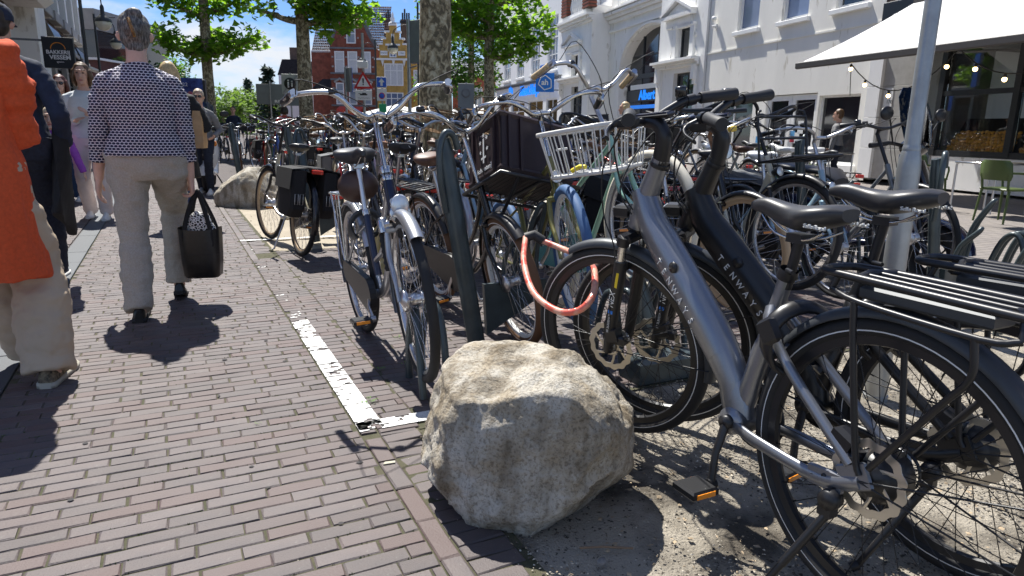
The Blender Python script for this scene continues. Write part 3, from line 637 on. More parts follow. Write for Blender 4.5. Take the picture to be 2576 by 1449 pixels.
# ---- awning with string lights
A = thing('awning', 'big white canvas awning sloping out over the terrace with dark lower rail', 'awning', mx=FR)
mb = MB(); nx, ny = 26, 10; X0, X1 = 2.609, -9.0
def awp(i, j):
    t = j / ny; x = X0 + (X1 - X0) * i / nx
    return (x + .06 * t * 0, .15 + 2.85 * t, 4.02 - 1.42 * t - .05 * math.sin(PI * t) + .012 * math.sin(i * 2.1) * math.sin(PI * t))
vs = [awp(i, j) for j in range(ny + 1) for i in range(nx + 1)]
for dz in (0, -.006): mb.add([(p[0], p[1], p[2] + dz) for p in vs], [(j * (nx + 1) + i, j * (nx + 1) + i + 1, (j + 1) * (nx + 1) + i + 1, (j + 1) * (nx + 1) + i) for j in range(ny) for i in range(nx)], True)
mb.build('canopy', mat('canvas', (.80, .80, .79), .8, noise=(1.1, .06), bump=(3.2, .5, .03), stretch=(3.5, .5, 1), lucent=((.75, .74, .70), .16)), A)
MB().box(((X0 + X1) / 2, 3.03, 2.55), (X0 - X1 + .05, .09, .14), bev=.02).build('front_rail', mat('rail_grey', (.06, .055, .055), .5), A)
for x in (1.9, -3, -7.5): MB().tube([(x, .1, 2.9), (x - .3, 1.5, 3.0), (x, 2.9, 2.62)], .03, 8).build('arm', 'brushed_alu', A)
mb = MB(); mb.bar((X0, .1, 4.06), (X1, .1, 4.06), .2, .16); mb.build('cassette', 'rail_grey', A)
L_ = thing('string_lights', 'string of warm bulbs hanging in loops under the white awning', 'string lights', mx=FR)
sup = [V((1.35, 2.2, 2.62)), V((1.0, 2.6, 2.55)), V((-.6, 2.55, 2.50)), V((-2.6, 2.5, 2.55)), V((-4.2, 2.5, 2.5))]
sup = [V((1.32, 2.75, 2.50)), V((-.35, 1.9, 2.66)), V((-2.55, 1.7, 2.66)), V((-5, 1.8, 2.6))]
cb = MB(); bulbs = []
for a, b, sag in zip(sup, sup[1:], (.62, .50, .5)):
    pts = [a.lerp(b, t / 12) - V((0, 0, sag * 4 * (t / 12) * (1 - t / 12))) for t in range(13)]; cb.tube(pts, .010, 6)
    bulbs += [pts[i] for i in (2, 5, 8, 11)]
bulbs.append(sup[0]); cb.tube([sup[0], sup[0] - V((.03, 0, .3)), sup[0] - V((.05, .02, .62))], .008, 6); cb.build('cable', 'black_rubber', L_)
mat('bulb_lit', (1, .8, .45), .3, emit=((1, .72, .32), 5.0))
for p in bulbs:
    h = MB().lathe([(.02, -.01), (.024, -.03), (.022, -.07)], p, n=8).build('socket', 'black_plastic', L_); MB().sphere(p - V((0, 0, .10)), .040, 10, 7).build('bulb', 'bulb_lit', h)

# ---- left side: brick building with white pilasters
LF = MX.Translation((-3.3, 0, 0)) @ MX.Rotation(-PI / 2, 4, 'Z')     # x = -Y world, y out to the street
B = bld('brick_shop_building', 'brown brick building with white pilasters and pale sills along the left pavement', LF)
wins = []; yy = 24.2
while yy < 37.0: wins.append((-(yy + 1.75), -(yy), 4.75, 7.6)); yy += 2.45
m_ = wall(MB(), -38.0, -6.0, 3.35, 12, wins, 0, .3); m_.add([(-38, 0, 0), (-38, -8, 0), (-38, -8, 12), (-38, 0, 12)], [(0, 1, 2, 3)]); m_.add([(-38, -.12, 0), (-6, -.12, 0), (-6, -.12, 3.35), (-38, -.12, 3.35)], [(3, 2, 1, 0)]); m_.build('wall', 'brown_brick', B)
for a, b, c, d in wins:
    window(B, a, b, c, d, -.2, 'dark_wood', 'pane_dark', 3, (.35,), .06, bw=.05); MB().box(((a + b) / 2, .09, c - .16), (b - a + .1, .34, .34), bev=.02).build('sill', 'concrete', B)
    q = MB()
    for k in range(14): q.box(((a + b) / 2, -.11, c + .1 + k * .2), (b - a - .1, .05, .06))
    q.build('louvre', 'dark_wood', B)
for yq in [23.1 + 2.45 * k for k in range(7)]: MB().box((-yq - .72 + .36, .08, 8.0), (.42, .20, 7.2)).build('pilaster', 'cream_render', B)
for yq in (22.6, 25.6, 28.8, 32.0, 35.0):
    MB().box((-yq, .03, 1.68), (.55, .16, 3.32)).build('pier', 'concrete', B)
    window(B, -yq - 2.7, -yq - .32, .25, 3.0, -.06, 'dark_wood', 'pane_dark', 2, (.8,), .08, bw=.05, name='shop_front')
MB().box((-22.4, .30, 3.7), (1.7, .62, 7.2), bev=.05).build('cream_pier', 'cream_render', B)
MB().box((-14, .5, 4.05), (15, 1.1, .5), bev=.18).build('canopy', 'cream_render', B)
for k, (yq, w) in enumerate(((25.8, 2.4), (29.4, 2.6), (33.2, 2.8))):
    t = thing('dome_awning', 'black rounded awning over the ' + ('first', 'middle', 'far')[k] + ' shop window of the brick building', 'awning', mx=LF, group='awnings along the brick building')
    MB().lathe([(.0, 0), (.0, 0)], n=3) if 0 else None
    mb = MB(); prof = [(0, .75), (.28, .70), (.5, .5), (.62, .2), (.64, 0)]
    mb.rings([[(-yq - w / 2 + w * i / 8, p[0], 3.42 + p[1] - .1) for p in prof] for i in range(9)], cap=False); mb.add([(-yq - w / 2, 0, 3.32)] + [(-yq - w / 2, p[0], 3.32 + p[1]) for p in prof], [(0, 1, 2, 3, 4, 5)]); mb.add([(-yq + w / 2, 0, 3.32)] + [(-yq + w / 2, p[0], 3.32 + p[1]) for p in prof], [(5, 4, 3, 2, 1, 0)])
    mb.build('canopy', 'satin_black', t)
    mb = MB(); mb.bar((-yq - w / 2, .66, 3.36), (-yq + w / 2, .66, 3.36), .05, .12); mb.build('front_rail', 'concrete', t)
t = thing('flat_awning', 'pale flat awning of the bakery sloping out beyond the dark sign', 'awning', mx=LF); mb = MB(); mb.rings([[(-37.5 + 3.4 * i, p[0], p[1]) for p in ((0, 3.6), (1.5, 3.0), (1.5, 2.92), (0, 3.5))] for i in range(2)], sm=False); mb.build('canopy', 'canvas', t)
S_ = thing('bakery_sign', 'dark square sign with orange arc and white bakery lettering hanging over the pavement', 'sign', mx=MX.Translation(at(149, 133, 16.0)) @ MX.Rotation(-.12, 4, 'Z'))
MB().box((0, 0, 0), (.60, .12, .66), bev=.008).build('sign_panel', mat('sign_grey', (.018, .022, .026), .5), S_); MB().bar((-.3, 0, .25), (-1.75, 0, .25), .04, .04).build('bracket', 'lead_grey', S_)
bb = basis((0, -.062, 0), (1, 0, 0), (0, 0, 1))
text('lettering', 'BAKKERIJ', .112, bb @ MX.Translation((-.005, .005, 0)), 'white_plastic', S_, bold=.003); text('lettering', 'VESSEM', .125, bb @ MX.Translation((.025, -.105, 0)), 'white_plastic', S_, bold=.004)
mb = MB(); mb.tube([bb @ V((.14 * math.cos(t), .075 + .135 * math.sin(t), .002)) for t in [PI * i / 14 for i in range(15)]], .009, 6); mb.build('arc', mat('arc_orange', (.85, .30, .02), .5), S_)
mb = MB(); mb.bar(bb @ V((-.05, -.20, .002)), bb @ V((.09, -.20, .002)), .004, .012).bar(bb @ V((-.05, -.20, .002)), bb @ V((-.02, -.225, .002)), .004, .010); mb.build('arrow', 'white_plastic', S_)
# ---- dark flat building closing the left side
M3 = MX.Translation((-9.6, 49.3, 0)) @ MX.Rotation(PI - RAD(26.5), 4, 'Z')
B = bld('flat_roofed_building', 'flat roofed building with concrete parapet and dark glazed band behind the lamps', M3)
mb = MB(); mb.box((-2.6, -4, 6.6), (9.5, 8, 1.1)); mb.build('parapet', 'concrete', B); MB().box((-2.6, -4.1, 5.3), (9.3, 8, 1.6)).build('glazed_band', 'pane_dark', B)
MB().box((-2.6, -4, 2.25), (9.4, 8, 4.5)).build('wall', mat('dark_red_tile', (.10, .03, .025), .6, noise=(8, .3)), B); MB().box((-2.6, -3.9, 4.5), (9.6, 8.2, .12)).build('string_course', 'white_render', B)
for x in (1.2, -.4, -2.0, -3.6, -5.2): MB().box((x, -.08, 5.3), (.08, .06, 1.6)).build('mullion', 'lead_grey', B)

# ---- red gabled house and yellow stepped gable house on the far side
CF = MX.Rotation(-RAD(26.5), 4, 'Z')
def far(d, lx): return MX.Translation(CF @ V((lx, d, 0))) @ MX.Rotation(PI - RAD(26.5), 4, 'Z')
def gablewall(mb, poly, y, holes=(), deep=0):
    n = len(poly); mb.add([(-p[0], y, p[1]) for p in poly], [tuple(range(n))[::-1] if 0 else tuple(range(n))])
    if deep: mb.add([(-p[0], y, p[1]) for p in poly] + [(-p[0], y - deep, p[1]) for p in poly], [(i, (i + 1) % n, n + (i + 1) % n, n + i)[::-1] for i in range(n)])
MF = MX.Translation(CF @ V((0, 55, 0))) @ MX.Rotation(PI - RAD(26.5), 4, 'Z')   # x = to the left seen from the square
def bx(mb, l0, l1, z0, z1, y0, y1): return mb.box((-(l0 + l1) / 2, (y0 + y1) / 2, (z0 + z1) / 2), (abs(l1 - l0), abs(y1 - y0), z1 - z0))
B = bld('red_gabled_house', 'tall red brick house with curved gable and white sash windows across the square', MF)
g = [(-14.26, 0), (-10.84, 0), (-10.84, 7.05), (-11.1, 7.35), (-11.45, 8.0), (-11.75, 8.75), (-12.0, 9.1), (-12.36, 9.35), (-12.5, 9.8), (-12.9, 9.8), (-13.0, 9.35), (-13.35, 9.05), (-13.6, 8.5), (-13.95, 7.6), (-14.26, 7.05)]
mb = MB(); gablewall(mb, g, 0, deep=.5); bx(mb, -15.9, -14.26, 0, 6.7, -4, -.6); bx(mb, -14.2, -10.9, 0, 7.0, -8, -.5); mb.build('wall', 'red_brick', B)
mb = MB()
for a, b in zip(g[2:], g[3:]): mb.bar((-a[0], -.2, a[1] + .03), (-b[0], -.2, b[1] + .03), .55, .10, up=(0, 1, 0))
mb.build('coping', 'lead_grey', B)
for z in (6.85, 5.0, 4.55, 2.6): bx(MB(), -14.3, -10.8, z, z + .12, 0, .1).build('string_course', 'lead_grey', B)
def fwin(B, l0, l1, z0, z1, y=.02, fm='white_wood', pm='curtain', nx=1, nz=(.62,), **k): return window(B, -l1, -l0, z0, z1, y, fm, pm, nx, nz, fw=.08, bw=.06, **k)
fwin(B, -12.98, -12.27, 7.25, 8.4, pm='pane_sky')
for l0, l1 in ((-13.94, -13.2), (-12.94, -12.2), (-11.75, -11.16)): fwin(B, l0, l1, 5.04, 6.68, pm='curtain')
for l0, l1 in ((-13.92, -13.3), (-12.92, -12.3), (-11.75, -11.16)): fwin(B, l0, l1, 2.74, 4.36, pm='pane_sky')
mb = MB()
for l0, l1 in ((-13.92, -13.3), (-12.92, -12.3), (-11.75, -11.16)): mb.tube([(-l0 + .1, .03, 4.4), (-(l0 + l1) / 2, .03, 4.65), (-l1 - .1, .03, 4.4)], .10, 6)
for z in (7.6, 8.3, 6.2, 5.5, 3.9, 3.2):
    for l in (-14.1, -13.05, -12.1, -11.0): bx(mb, l - .07, l + .07, z, z + .12, 0, .04)
mb.build('stone_trim', 'concrete', B)
def tiles(mb, a, b, c, d, nu, nv, th=.06):
    """rows of overlapping tiles on the quad a b c d (a-b eaves, d-c ridge)"""
    a, b, c, d = V(a), V(b), V(c), V(d); nrm = (b - a).cross(d - a).normalized()
    if nrm.z < 0: nrm = -nrm
    for j in range(nv):
        for i in range(nu):
            u0, u1, v0, v1 = i / nu, (i + .97) / nu, j / nv, (j + 1.05) / nv
            q = lambda u, v: (a.lerp(b, u)).lerp(d.lerp(c, u), v)
            um = (u0 + u1) / 2; p0, p1, p2, p3 = q(u0, v0), q(u1, v0), q(u1, v1), q(u0, v1); pm, pn = q(um, v0) + nrm * th * 1.3, q(um, v1) + nrm * th * .5
            mb.add([p0 + nrm * th * .2, pm, p1 + nrm * th * .8, p2 + nrm * th * .1, pn, p3], [(0, 1, 4, 5), (1, 2, 3, 4), (0, 5, 5), (2, 1, 1)][:2])
    return mb
mb = MB(); tiles(mb, (15.9, -.8, 6.75), (13.6, -.8, 6.75), (13.4, -3.6, 10.4), (15.9, -3.6, 10.4), 16, 17); tiles(mb, (12.2, -.8, 6.9), (10.1, -.8, 6.9), (10.1, -3.6, 10.5), (12.4, -3.6, 10.5), 16, 17)
tag(mb.build('roof', 'roof_tile', B), kind='stuff')
mb = MB(); bx(mb, -15.9, -14.2, 6.62, 6.76, -.95, -.6); mb.build('gutter', 'white_wood', B)
mb = MB(); mb.add([(15.9, -.3, 3.9), (14.3, -.3, 3.9), (14.3, -.9, 5.4), (14.9, -.9, 4.8)], [(0, 1, 2, 3)]); mb.build('lean_to_roof', 'slate_roof', B)
mb = MB(); mb.rings([[(-l, p[0], p[1]) for p in ((0, 2.62), (1.0, 2.35), (1.05, 1.95), (1.0, 1.95))] for l in (-13.7, -11.8)], cap=False, sm=False); aw = mb.build('shop_awning', mat('awning_red', (.55, .06, .04), .8), B)
text('lettering', 'ASIAN', .34, TX(12.75, 1.08, 2.15), mat('letter_orange', (.8, .4, .1), .6), aw, ex=.01)
window(B, 11.2, 12.6, .2, 1.9, .03, 'dark_wood', 'pane_dark', 2); window(B, 12.9, 14.1, .2, 1.9, .03, 'dark_wood', 'pane_dark', 2)
for k, (l0, l1, z0, z1, y) in enumerate([(-10.56, -9.85, 6.5, 9.35, -2.6), (-9.38, -8.63, 6.5, 9.55, -3.4)]):
    mb = MB(); bx(mb, l0, l1, z0, z1, y - .8, y); c_ = mb.build('chimney', 'brown_brick', B)
    q = MB()
    for j in range(4): q.lathe([(.07, 0), (.07, .55 if j != 1 else .85), (.05, .56 if j != 1 else .86)], (-(l0 + (l1 - l0) * (.15 + .23 * j)), y - .4, z1), n=8)
    bx(q, l0 - .05, l1 + .05, z1 - .25, z1 - .1, y - .85, y + .05); q.build('chimney_pot', 'matt_black', c_)
B = bld('yellow_stepped_house', 'yellow brick house with stepped gable, white finial and white trimmed windows', MF)
l, r = -10.8, -8.15; c = -9.45
st = [(l, 0), (r, 0), (r, 6.2), (-8.45, 6.2), (-8.45, 7.2), (-8.72, 7.2), (-8.72, 7.6), (-8.98, 7.6), (-8.98, 8.1), (-9.2, 8.1), (-9.2, 8.6), (-9.7, 8.6), (-9.7, 8.1), (-9.95, 8.1), (-9.95, 7.6), (-10.2, 7.6), (-10.2, 7.2), (-10.5, 7.2), (-10.5, 6.2), (l, 6.2)]
mb = MB(); gablewall(mb, st, 0, deep=.45); bx(mb, l, -6.2, 0, 6.0, -8, -.46); mb.build('wall', 'yellow_brick', B)
mb = MB()
for (x, z) in ((-8.5, 7.2), (-8.75, 7.6), (-9.02, 8.1), (-10.42, 7.2), (-10.15, 7.6), (-9.88, 8.1)): bx(mb, x - .2, x + .2, z, z + .13, -.4, .12)
bx(mb, l - .08, r + .08, 6.08, 6.22, 0, .16); bx(mb, -9.75, -9.15, 8.6, 8.74, -.4, .12); bx(mb, -9.55, -9.33, 7.5, 8.0, 0, .06); mb.lathe([(.32, 8.74), (.26, 8.85), (.12, 8.92), (.17, 9.05), (.16, 9.15), (.08, 9.25), (.10, 9.38), (.06, 9.5), (.0, 9.65)], (9.45, -.15, 0), n=10)
for x in (-9.85, -9.05): bx(mb, x - .16, x + .16, 7.15, 7.28, 0, .08)
for x in (-10.25, -9.42, -8.6): mb.prism([(-.12, .35), (.12, .35), (.0, -.12)], .08, basis((-x, .02, 5.75), (-1, 0, 0), (0, 0, 1)))
mb.build('stone_trim', 'white_wood', B)
fwin(B, -9.72, -9.18, 6.3, 7.05, nx=2, pm='pane_blue_reflect', nz=(.6,)); mb = MB(); mb.lathe([(.27, 0), (.27, .06)], (9.45, .0, 7.05), (0, 1, 0), 16, arc=(0, 2 * PI)); mb.lathe([(0, .05), (.27, .05)], (9.45, 0, 7.05), (0, 1, 0), 16); mb.build('arch_trim', 'white_wood', B)
fwin(B, -10.15, -8.68, 4.2, 5.85, pm='curtain', nx=3, nz=(.68,)); fwin(B, -10.1, -8.7, 2.1, 3.7, pm='pane_blue_reflect', nx=3, nz=(.72,)); fwin(B, -7.9, -7.0, 3.9, 5.4, pm='curtain', nx=2)
for x in (-10.14, -8.79):
    q = MB(); bx(q, x - .27, x + .27, 6.44, 6.76, 0, .05); q = q.build('plaque', 'white_wood', B); text('lettering', 'ANNO' if x < -9 else '1904', .17, TX(-x, .06, 6.6), 'lead_grey', q)
mb = MB(); tiles(mb, (8.2, -.7, 6.0), (5.6, -.7, 6.0), (5.6, -2.6, 8.2), (8.5, -2.6, 8.2), 18, 10); tag(mb.build('roof', 'roof_tile', B), kind='stuff')
q = MB(); bx(q, -7.0, -6.4, 6.4, 7.1, -1.6, -.9); q.build('dormer', 'lead_grey', B)
M4 = MX.Translation(CF @ V((-1.5, 62, 0))) @ MX.Rotation(PI - RAD(26.5), 4, 'Z')
B = bld('red_corner_house', 'red brick house with white framed windows seen below the tree crowns', M4)
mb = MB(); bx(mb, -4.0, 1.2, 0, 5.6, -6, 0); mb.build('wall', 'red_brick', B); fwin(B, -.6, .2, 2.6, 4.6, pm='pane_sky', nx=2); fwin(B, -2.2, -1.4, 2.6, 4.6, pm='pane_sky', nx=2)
mb = MB(); tiles(mb, (4.0, .2, 5.6), (-1.2, .2, 5.6), (-1.2, -3, 7.2), (4.0, -3, 7.2), 20, 8); tag(mb.build('roof', 'slate_roof', B), kind='stuff')
M5 = MX.Translation(CF @ V((-20.4, 66, 0))) @ MX.Rotation(PI - RAD(26.5), 4, 'Z')
B = bld('white_gabled_house', 'narrow white and grey house with chimney beside the second tree trunk', M5)
mb = MB(); bx(mb, -1.6, 1.4, 0, 5.6, -6, 0); mb.build('wall', 'white_render', B); fwin(B, -1.2, -.5, 3.2, 4.8, pm='pane_dark'); fwin(B, .3, 1.0, 3.2, 4.8, pm='pane_dark')
mb = MB(); mb.rings([[(-1.5, 0, 5.6), (1.7, 0, 5.6), (1.2, 0, 7.0), (-1.0, 0, 7.0)], [(-1.5, -6, 5.6), (1.7, -6, 5.6), (1.2, -6, 7.0), (-1.0, -6, 7.0)]], sm=False); mb.build('roof', 'slate_roof', B); q = MB(); bx(q, -.9, -.2, 7, 8.2, -2, -1.4); q.build('chimney', 'brown_brick', B)
# ================================================================ TREES, SIGNS, LAMPS
def bark():
    m = mat('plane_bark', (.2, .18, .13), .9, bump=(16, .5, .02)); nt = m.node_tree; N = nt.nodes; L = nt.links; b = N['Principled BSDF']
    tc = N.new('ShaderNodeTexCoord'); mp = N.new('ShaderNodeMapping'); mp.inputs['Scale'].default_value = (1, 1, .75)
    nz = N.new('ShaderNodeTexNoise'); nz.inputs['Scale'].default_value = 15; nz.inputs['Detail'].default_value = 3; nz.inputs['Distortion'].default_value = .8
    r = N.new('ShaderNodeValToRGB'); r.color_ramp.interpolation = 'CONSTANT'; e = r.color_ramp.elements
    e[0].position = 0; e[0].color = (.115, .098, .060, 1); e[1].position = .46; e[1].color = (.24, .20, .12, 1)
    for p, c in ((.53, (.34, .30, .19, 1)), (.60, (.44, .405, .28, 1))): q = e.new(p); q.color = c
    L.new(tc.outputs['Object'], mp.inputs[0]); L.new(mp.outputs[0], nz.inputs[0]); L.new(nz.outputs[0], r.inputs[0])
    n2 = N.new('ShaderNodeTexNoise'); n2.inputs['Scale'].default_value = 40; x = N.new('ShaderNodeMix'); x.data_type = 'RGBA'; x.blend_type = 'OVERLAY'; x.inputs[0].default_value = .5
    L.new(mp.outputs[0], n2.inputs[0]); L.new(r.outputs[0], x.inputs[6]); L.new(n2.outputs[0], x.inputs[7]); L.new(x.outputs[2], b.inputs['Base Color'])
bark()
mat('leaf_plane', (.055, .125, .018), .45, rand=.35, lucent=((.34, .60, .04), .55)); mat('leaf_broad', (.05, .115, .02), .5, rand=.35, lucent=((.20, .42, .035), .42))
mat('leaf_far', (.085, .15, .03), .7, rand=.4, lucent=((.28, .46, .06), .35)); mat('leaf_conifer', (.022, .05, .022), .7, rand=.4)
def leaves(mb, r, c, rad, n, size, flat=.7, lobed=True):
    c = V(c)
    for i in range(n):
        d = V((r.gauss(0, 1), r.gauss(0, 1), r.gauss(0, 1) * flat)); d = d.normalized() * rad * r.random() ** .42; d.z *= flat
        if NZ.noise((c + d) * (1.6 / max(.5, rad))) < -.16: continue
        p = c + d; s = size * r.uniform(.6, 1.3); a = V((r.gauss(0, 1), r.gauss(0, 1), r.gauss(0, .55) - .25)).normalized(); b = a.cross(V((r.gauss(0, .5), r.gauss(0, .5), 1))).normalized(); nn = a.cross(b) * (s * .16)
        if lobed: mb.add([p, p + (a * .35 + b * .62) * s + nn, p + (a * .72 + b * .28) * s, p + a * 1.15 * s - nn, p + (a * .72 - b * .28) * s, p + (a * .35 - b * .62) * s + nn], [(0, 1, 2), (0, 2, 3, 4), (0, 4, 5)])
        else: mb.add([p, p + (a * .5 + b * .4) * s + nn, p + a * s, p + (a * .5 - b * .4) * s + nn], [(0, 1, 2, 3)])
def tree(name, label, base, h, r0, limbs, seed, leafm='leaf_plane', size=.17, lean=(0, 0), group=None, n=16, dens=1., lobed=True, crowns=()):
    r = random.Random(seed); t = thing(name, label, 'tree', tuple(base), group=group); mb = MB(); cr = MB()
    def ax(z): return V((lean[0] * z / h + .03 * NZ.noise((z * .8, seed, 0)), lean[1] * z / h + .03 * NZ.noise((z * .8, seed, 4)), z))
    zs = [h * i / 14 for i in range(15)]; pts = [ax(z) for z in zs]; rad = [r0 * (1.0 - .45 * i / 14) * (1.35 if i == 0 else 1) * (1 + .08 * NZ.noise((i * 1.7, seed, 2))) for i in range(15)]
    mb.tube(pts, rad, n)
    for (z, azi, L, rise, rr, cl) in limbs:
        p = ax(z); d = V((math.cos(azi), math.sin(azi), 0)); q = [p, p + d * L * .3 + V((0, 0, rise * .12)), p + d * L * .62 + V((0, 0, rise * .5 + .05 * r.uniform(-1, 1))), p + d * L + V((0, 0, rise))]
        q = smooth(q, 3); mb.tube(q, [rr * (1.15 - .8 * i / (len(q) - 1)) for i in range(len(q))], 8)
        for k in range(4):
            s = q[int((.35 + .16 * k) * (len(q) - 1))]; e = V(s) + V((r.uniform(-.5, .5), r.uniform(-.5, .5), r.uniform(.1, .6))) * L * .4; mb.tube([s, V(s).lerp(e, .5) + V((0, 0, .05)), e], [rr * .35, rr * .25, rr * .12], 5)
        for (f, up, cr_, nn) in cl:
            c = V(q[min(len(q) - 1, int(f * (len(q) - 1)))]) + V((r.uniform(-.1, .1), r.uniform(-.1, .1), up)); leaves(cr, r, c, cr_, int(nn * dens), size, .75, lobed)
    for (c, rad_, nn) in crowns: leaves(cr, r, c, rad_, int(nn * dens), size, .85, lobed)
    mb.build('trunk', 'plane_bark', t)
    if cr.v: cr.build('crown', leafm, t)
    return t
HR = -RAD(26.5)        # azimuth of image right
C4 = lambda L: [(.3, .1, L * .36, 150), (.6, .16, L * .46, 260), (.95, .14, L * .48, 300)]
b1 = at(538, 400, 24); b1.z = 0
tree('plane_tree', 'slim plane tree with two tiers of leaves, beyond the striped jumper and the white scooter', b1, 9.5, .20, [(3.35, HR, 1.5, .45, .085, C4(1.5)), (3.3, HR + PI + .3, 1.5, .5, .08, C4(1.5)), (3.6, HR + PI / 2, 1.1, .4, .07, C4(1.1)), (4.6, HR + PI - .2, 1.6, .6, .08, C4(1.6)), (4.7, HR + .2, 1.4, .6, .08, C4(1.4)), (5.9, HR, 1.6, .5, .07, C4(1.6)), (5.8, HR + PI, 1.5, .5, .07, C4(1.5))], 11, lean=(.10, -.03), group='plane trees on the square')
b2 = at(778, 420, 19); b2.z = 0
tree('plane_tree', 'plane tree with dark trunk standing in front of the red gabled house', b2, 9, .205, [(3.75, HR + PI - .1, 1.3, .35, .09, [(.95, .0, .45, 110)]), (3.7, HR + .1, 1.5, .3, .08, C4(1.6)), (4.0, HR - .7, 1.3, .35, .08, C4(1.4)), (4.5, HR + PI, 1.6, .6, .08, C4(1.6)), (4.7, HR, 1.6, .5, .08, C4(1.6)), (4.9, HR + 1.5, 1.4, .5, .08, C4(1.4))], 12, group='plane trees on the square')
tree('plane_tree', 'thick plane tree trunk with patchy camouflage bark rising among the parked bicycles', (2.83, 7.75, 0), 7.5, .205, [(4.6, 1.0, 1.6, .7, .09, C4(1.3)), (4.8, -1.4, 1.5, .7, .09, C4(1.2)), (5.0, 2.9, 1.5, .7, .09, C4(1.2)), (6.0, .2, 1.6, .7, .09, C4(1.4))], 13, n=24, dens=.55, group='plane trees on the square', lean=(.03, 0))
b4 = at(1228, 420, 23); b4.z = 0
tree('plane_tree', 'plane tree in front of the white supermarket building, its leaves touching the sash windows', b4, 9, .19, [(3.3, HR, 1.6, .6, .08, C4(1.5)), (4.0, HR + .3, 1.7, .5, .08, C4(1.5)), (3.9, HR + PI, 1.4, .5, .08, C4(1.5)), (4.4, HR + PI + .5, 1.5, .5, .08, C4(1.5)), (4.9, HR - .2, 1.8, .5, .08, C4(1.8)), (4.9, HR + 2, 1.5, .5, .08, C4(1.5)), (5.4, HR + PI, 1.6, .5, .08, C4(1.6))], 14, dens=1.0, group='plane trees on the square')
b5 = at(1185, 330, 34); b5.z = 0
tree('broadleaf_tree', 'dense bushy broadleaf tree behind the patchy trunk', b5, 7, .2, [(2.5, HR, 1.5, 1.2, .1, []), (2.6, HR + PI, 1.5, 1.2, .1, [])], 15, 'leaf_broad', .20, lobed=False, crowns=[(CF @ V((x, y, z)), rr, nn) for x, y, z, rr, nn in ((-2.0, 0, 3.0, 1.0, 750), (-1.0, .2, 3.2, 1.1, 900), (.2, 0, 3.6, 1.3, 900), (-1.7, 0, 4.7, 1.3, 900), (-.5, .1, 5.4, 1.6, 1200), (1.0, 0, 5.2, 1.3, 900), (-1.2, 0, 6.8, 1.5, 1000), (1.0, 0, 7.1, 1.6, 900), (-1.8, 0, 5.9, 1.1, 600))])
b6 = at(452, 300, 46); b6.z = 0
tree('broadleaf_tree', 'round green tree showing behind the blonde hair beyond the striped jumper', b6, 5, .16, [(2.2, HR, 1, .6, .07, [])], 16, 'leaf_broad', .22, lobed=False, crowns=[((0, 0, 4.4), 1.25, 1000), ((.5, 0, 3.3), 1.0, 600), ((-.4, 0, 3.4), 1.0, 600)])
r_ = random.Random(4)
for i, (px, py, d, R, lb) in enumerate([(575, 262, 85, 3.4, 'pale green park tree just right of the slim trunk'), (612, 268, 95, 3.6, 'middle green park tree below the tall dark poplar'), (655, 268, 80, 2.8, 'park tree left of the grey board'), (700, 275, 74, 3.0, 'park tree half hidden by the grey board'), (560, 290, 70, 2.4, 'low bright shrub at the foot of the park trees')]):
    c = at(px, py, d); b = V((c.x, c.y, 0)); tree('park_tree', lb, b, c.z, .25, [(c.z * .4, 0, 1, .5, .1, [])], 30 + i, 'leaf_far', .42, lobed=False, n=8, crowns=[((r_.uniform(-1, 1) * R * .5, r_.uniform(-1, 1) * R * .5, c.z + r_.uniform(-.9, .45) * R * .7), R * r_.uniform(.45, .7), 420) for k in range(7)], group='park trees at the end of the street')
for px, top, d, w, lb in ((622, 205, 90, .9, 'tall dark poplar above the park trees'), (672, 172, 60, .95, 'dark conifer rising behind the grey board')):
    c = at(px, top, d); mb = MB(); r = random.Random(px); t = thing('conifer', lb, 'tree', (c.x, c.y, 0)); MB().tube([(0, 0, 0), (0, 0, c.z)], [.2, .03], 8).build('trunk', 'plane_bark', t); zz = 1.5
    while zz < c.z + .2:
        f = 1 - (zz - 1.5) / (c.z - 1.3); leaves(mb, r, (0, 0, zz), w * (.25 + 1.2 * f), 60, .42, .4, False); zz += .28
    mb.build('crown', 'leaf_conifer', t)
tag(sandsheet('hedge_ground', 0, 1, 399, 400, 'far_sand', .5, 0, -.05), kind='structure') if 0 else None
# ---- signs
mat('sign_red', (.55, .02, .02), .4); mat('sign_white', (.76, .76, .75), .4); mat('sign_blue', (.02, .12, .60), .4); mat('board_back', (.17, .19, .20), .55, noise=(3, .1)); mat('galvanised', (.36, .37, .37), .45, .8, noise=(5, .22), bump=(9, .2, .004)); mat('sign_green', (.03, .38, .16), .5); mat('post_grey', (.30, .31, .31), .5, .5)
def post(t, p, z0, z1, r=.03, m='post_grey'): MB().tube([(p[0], p[1], z0), (p[0], p[1], z1)], r, 10).build('post', m, t)
def sgn(name, label, px, d, z1=None, rot=0, cat='sign', py=None):
    """thing at ground below the survey spot, x axis to image right, y axis away"""
    c = at(px, py, d); t = thing(name, label, cat, mx=MX.Translation((c.x, c.y, 0)) @ MX.Rotation(HR + rot, 4, 'Z')); return t, c.z
VB = lambda x, y, z: basis((x, y, z), (1, 0, 0), (0, 0, 1))
t, z = sgn('board_sign', 'large grey back of a road board on a thin pole, left of the dark trunk', 680, 28, py=237); post(t, (0, 0), 0, z + .5, .028, 'galvanised'); MB().box((0, .04, z), (1.13, .03, .78), bev=.004).build('board', 'board_back', t); text('lettering', 'BUKO', .13, VB(.33, .02, z - .27), 'sign_white', t, bold=.006)
t, z = sgn('pedestrian_zone_sign', 'white sign plate with struck-out dark roundel, beside the grey road board', 730, 26, py=212, rot=.12); post(t, (0, .03), 0, z + .4, .03); MB().box((0, 0, z), (.60, .03, .72), bev=.01).build('plate', mat('sign_grey_face', (.36, .37, .36), .5), t)
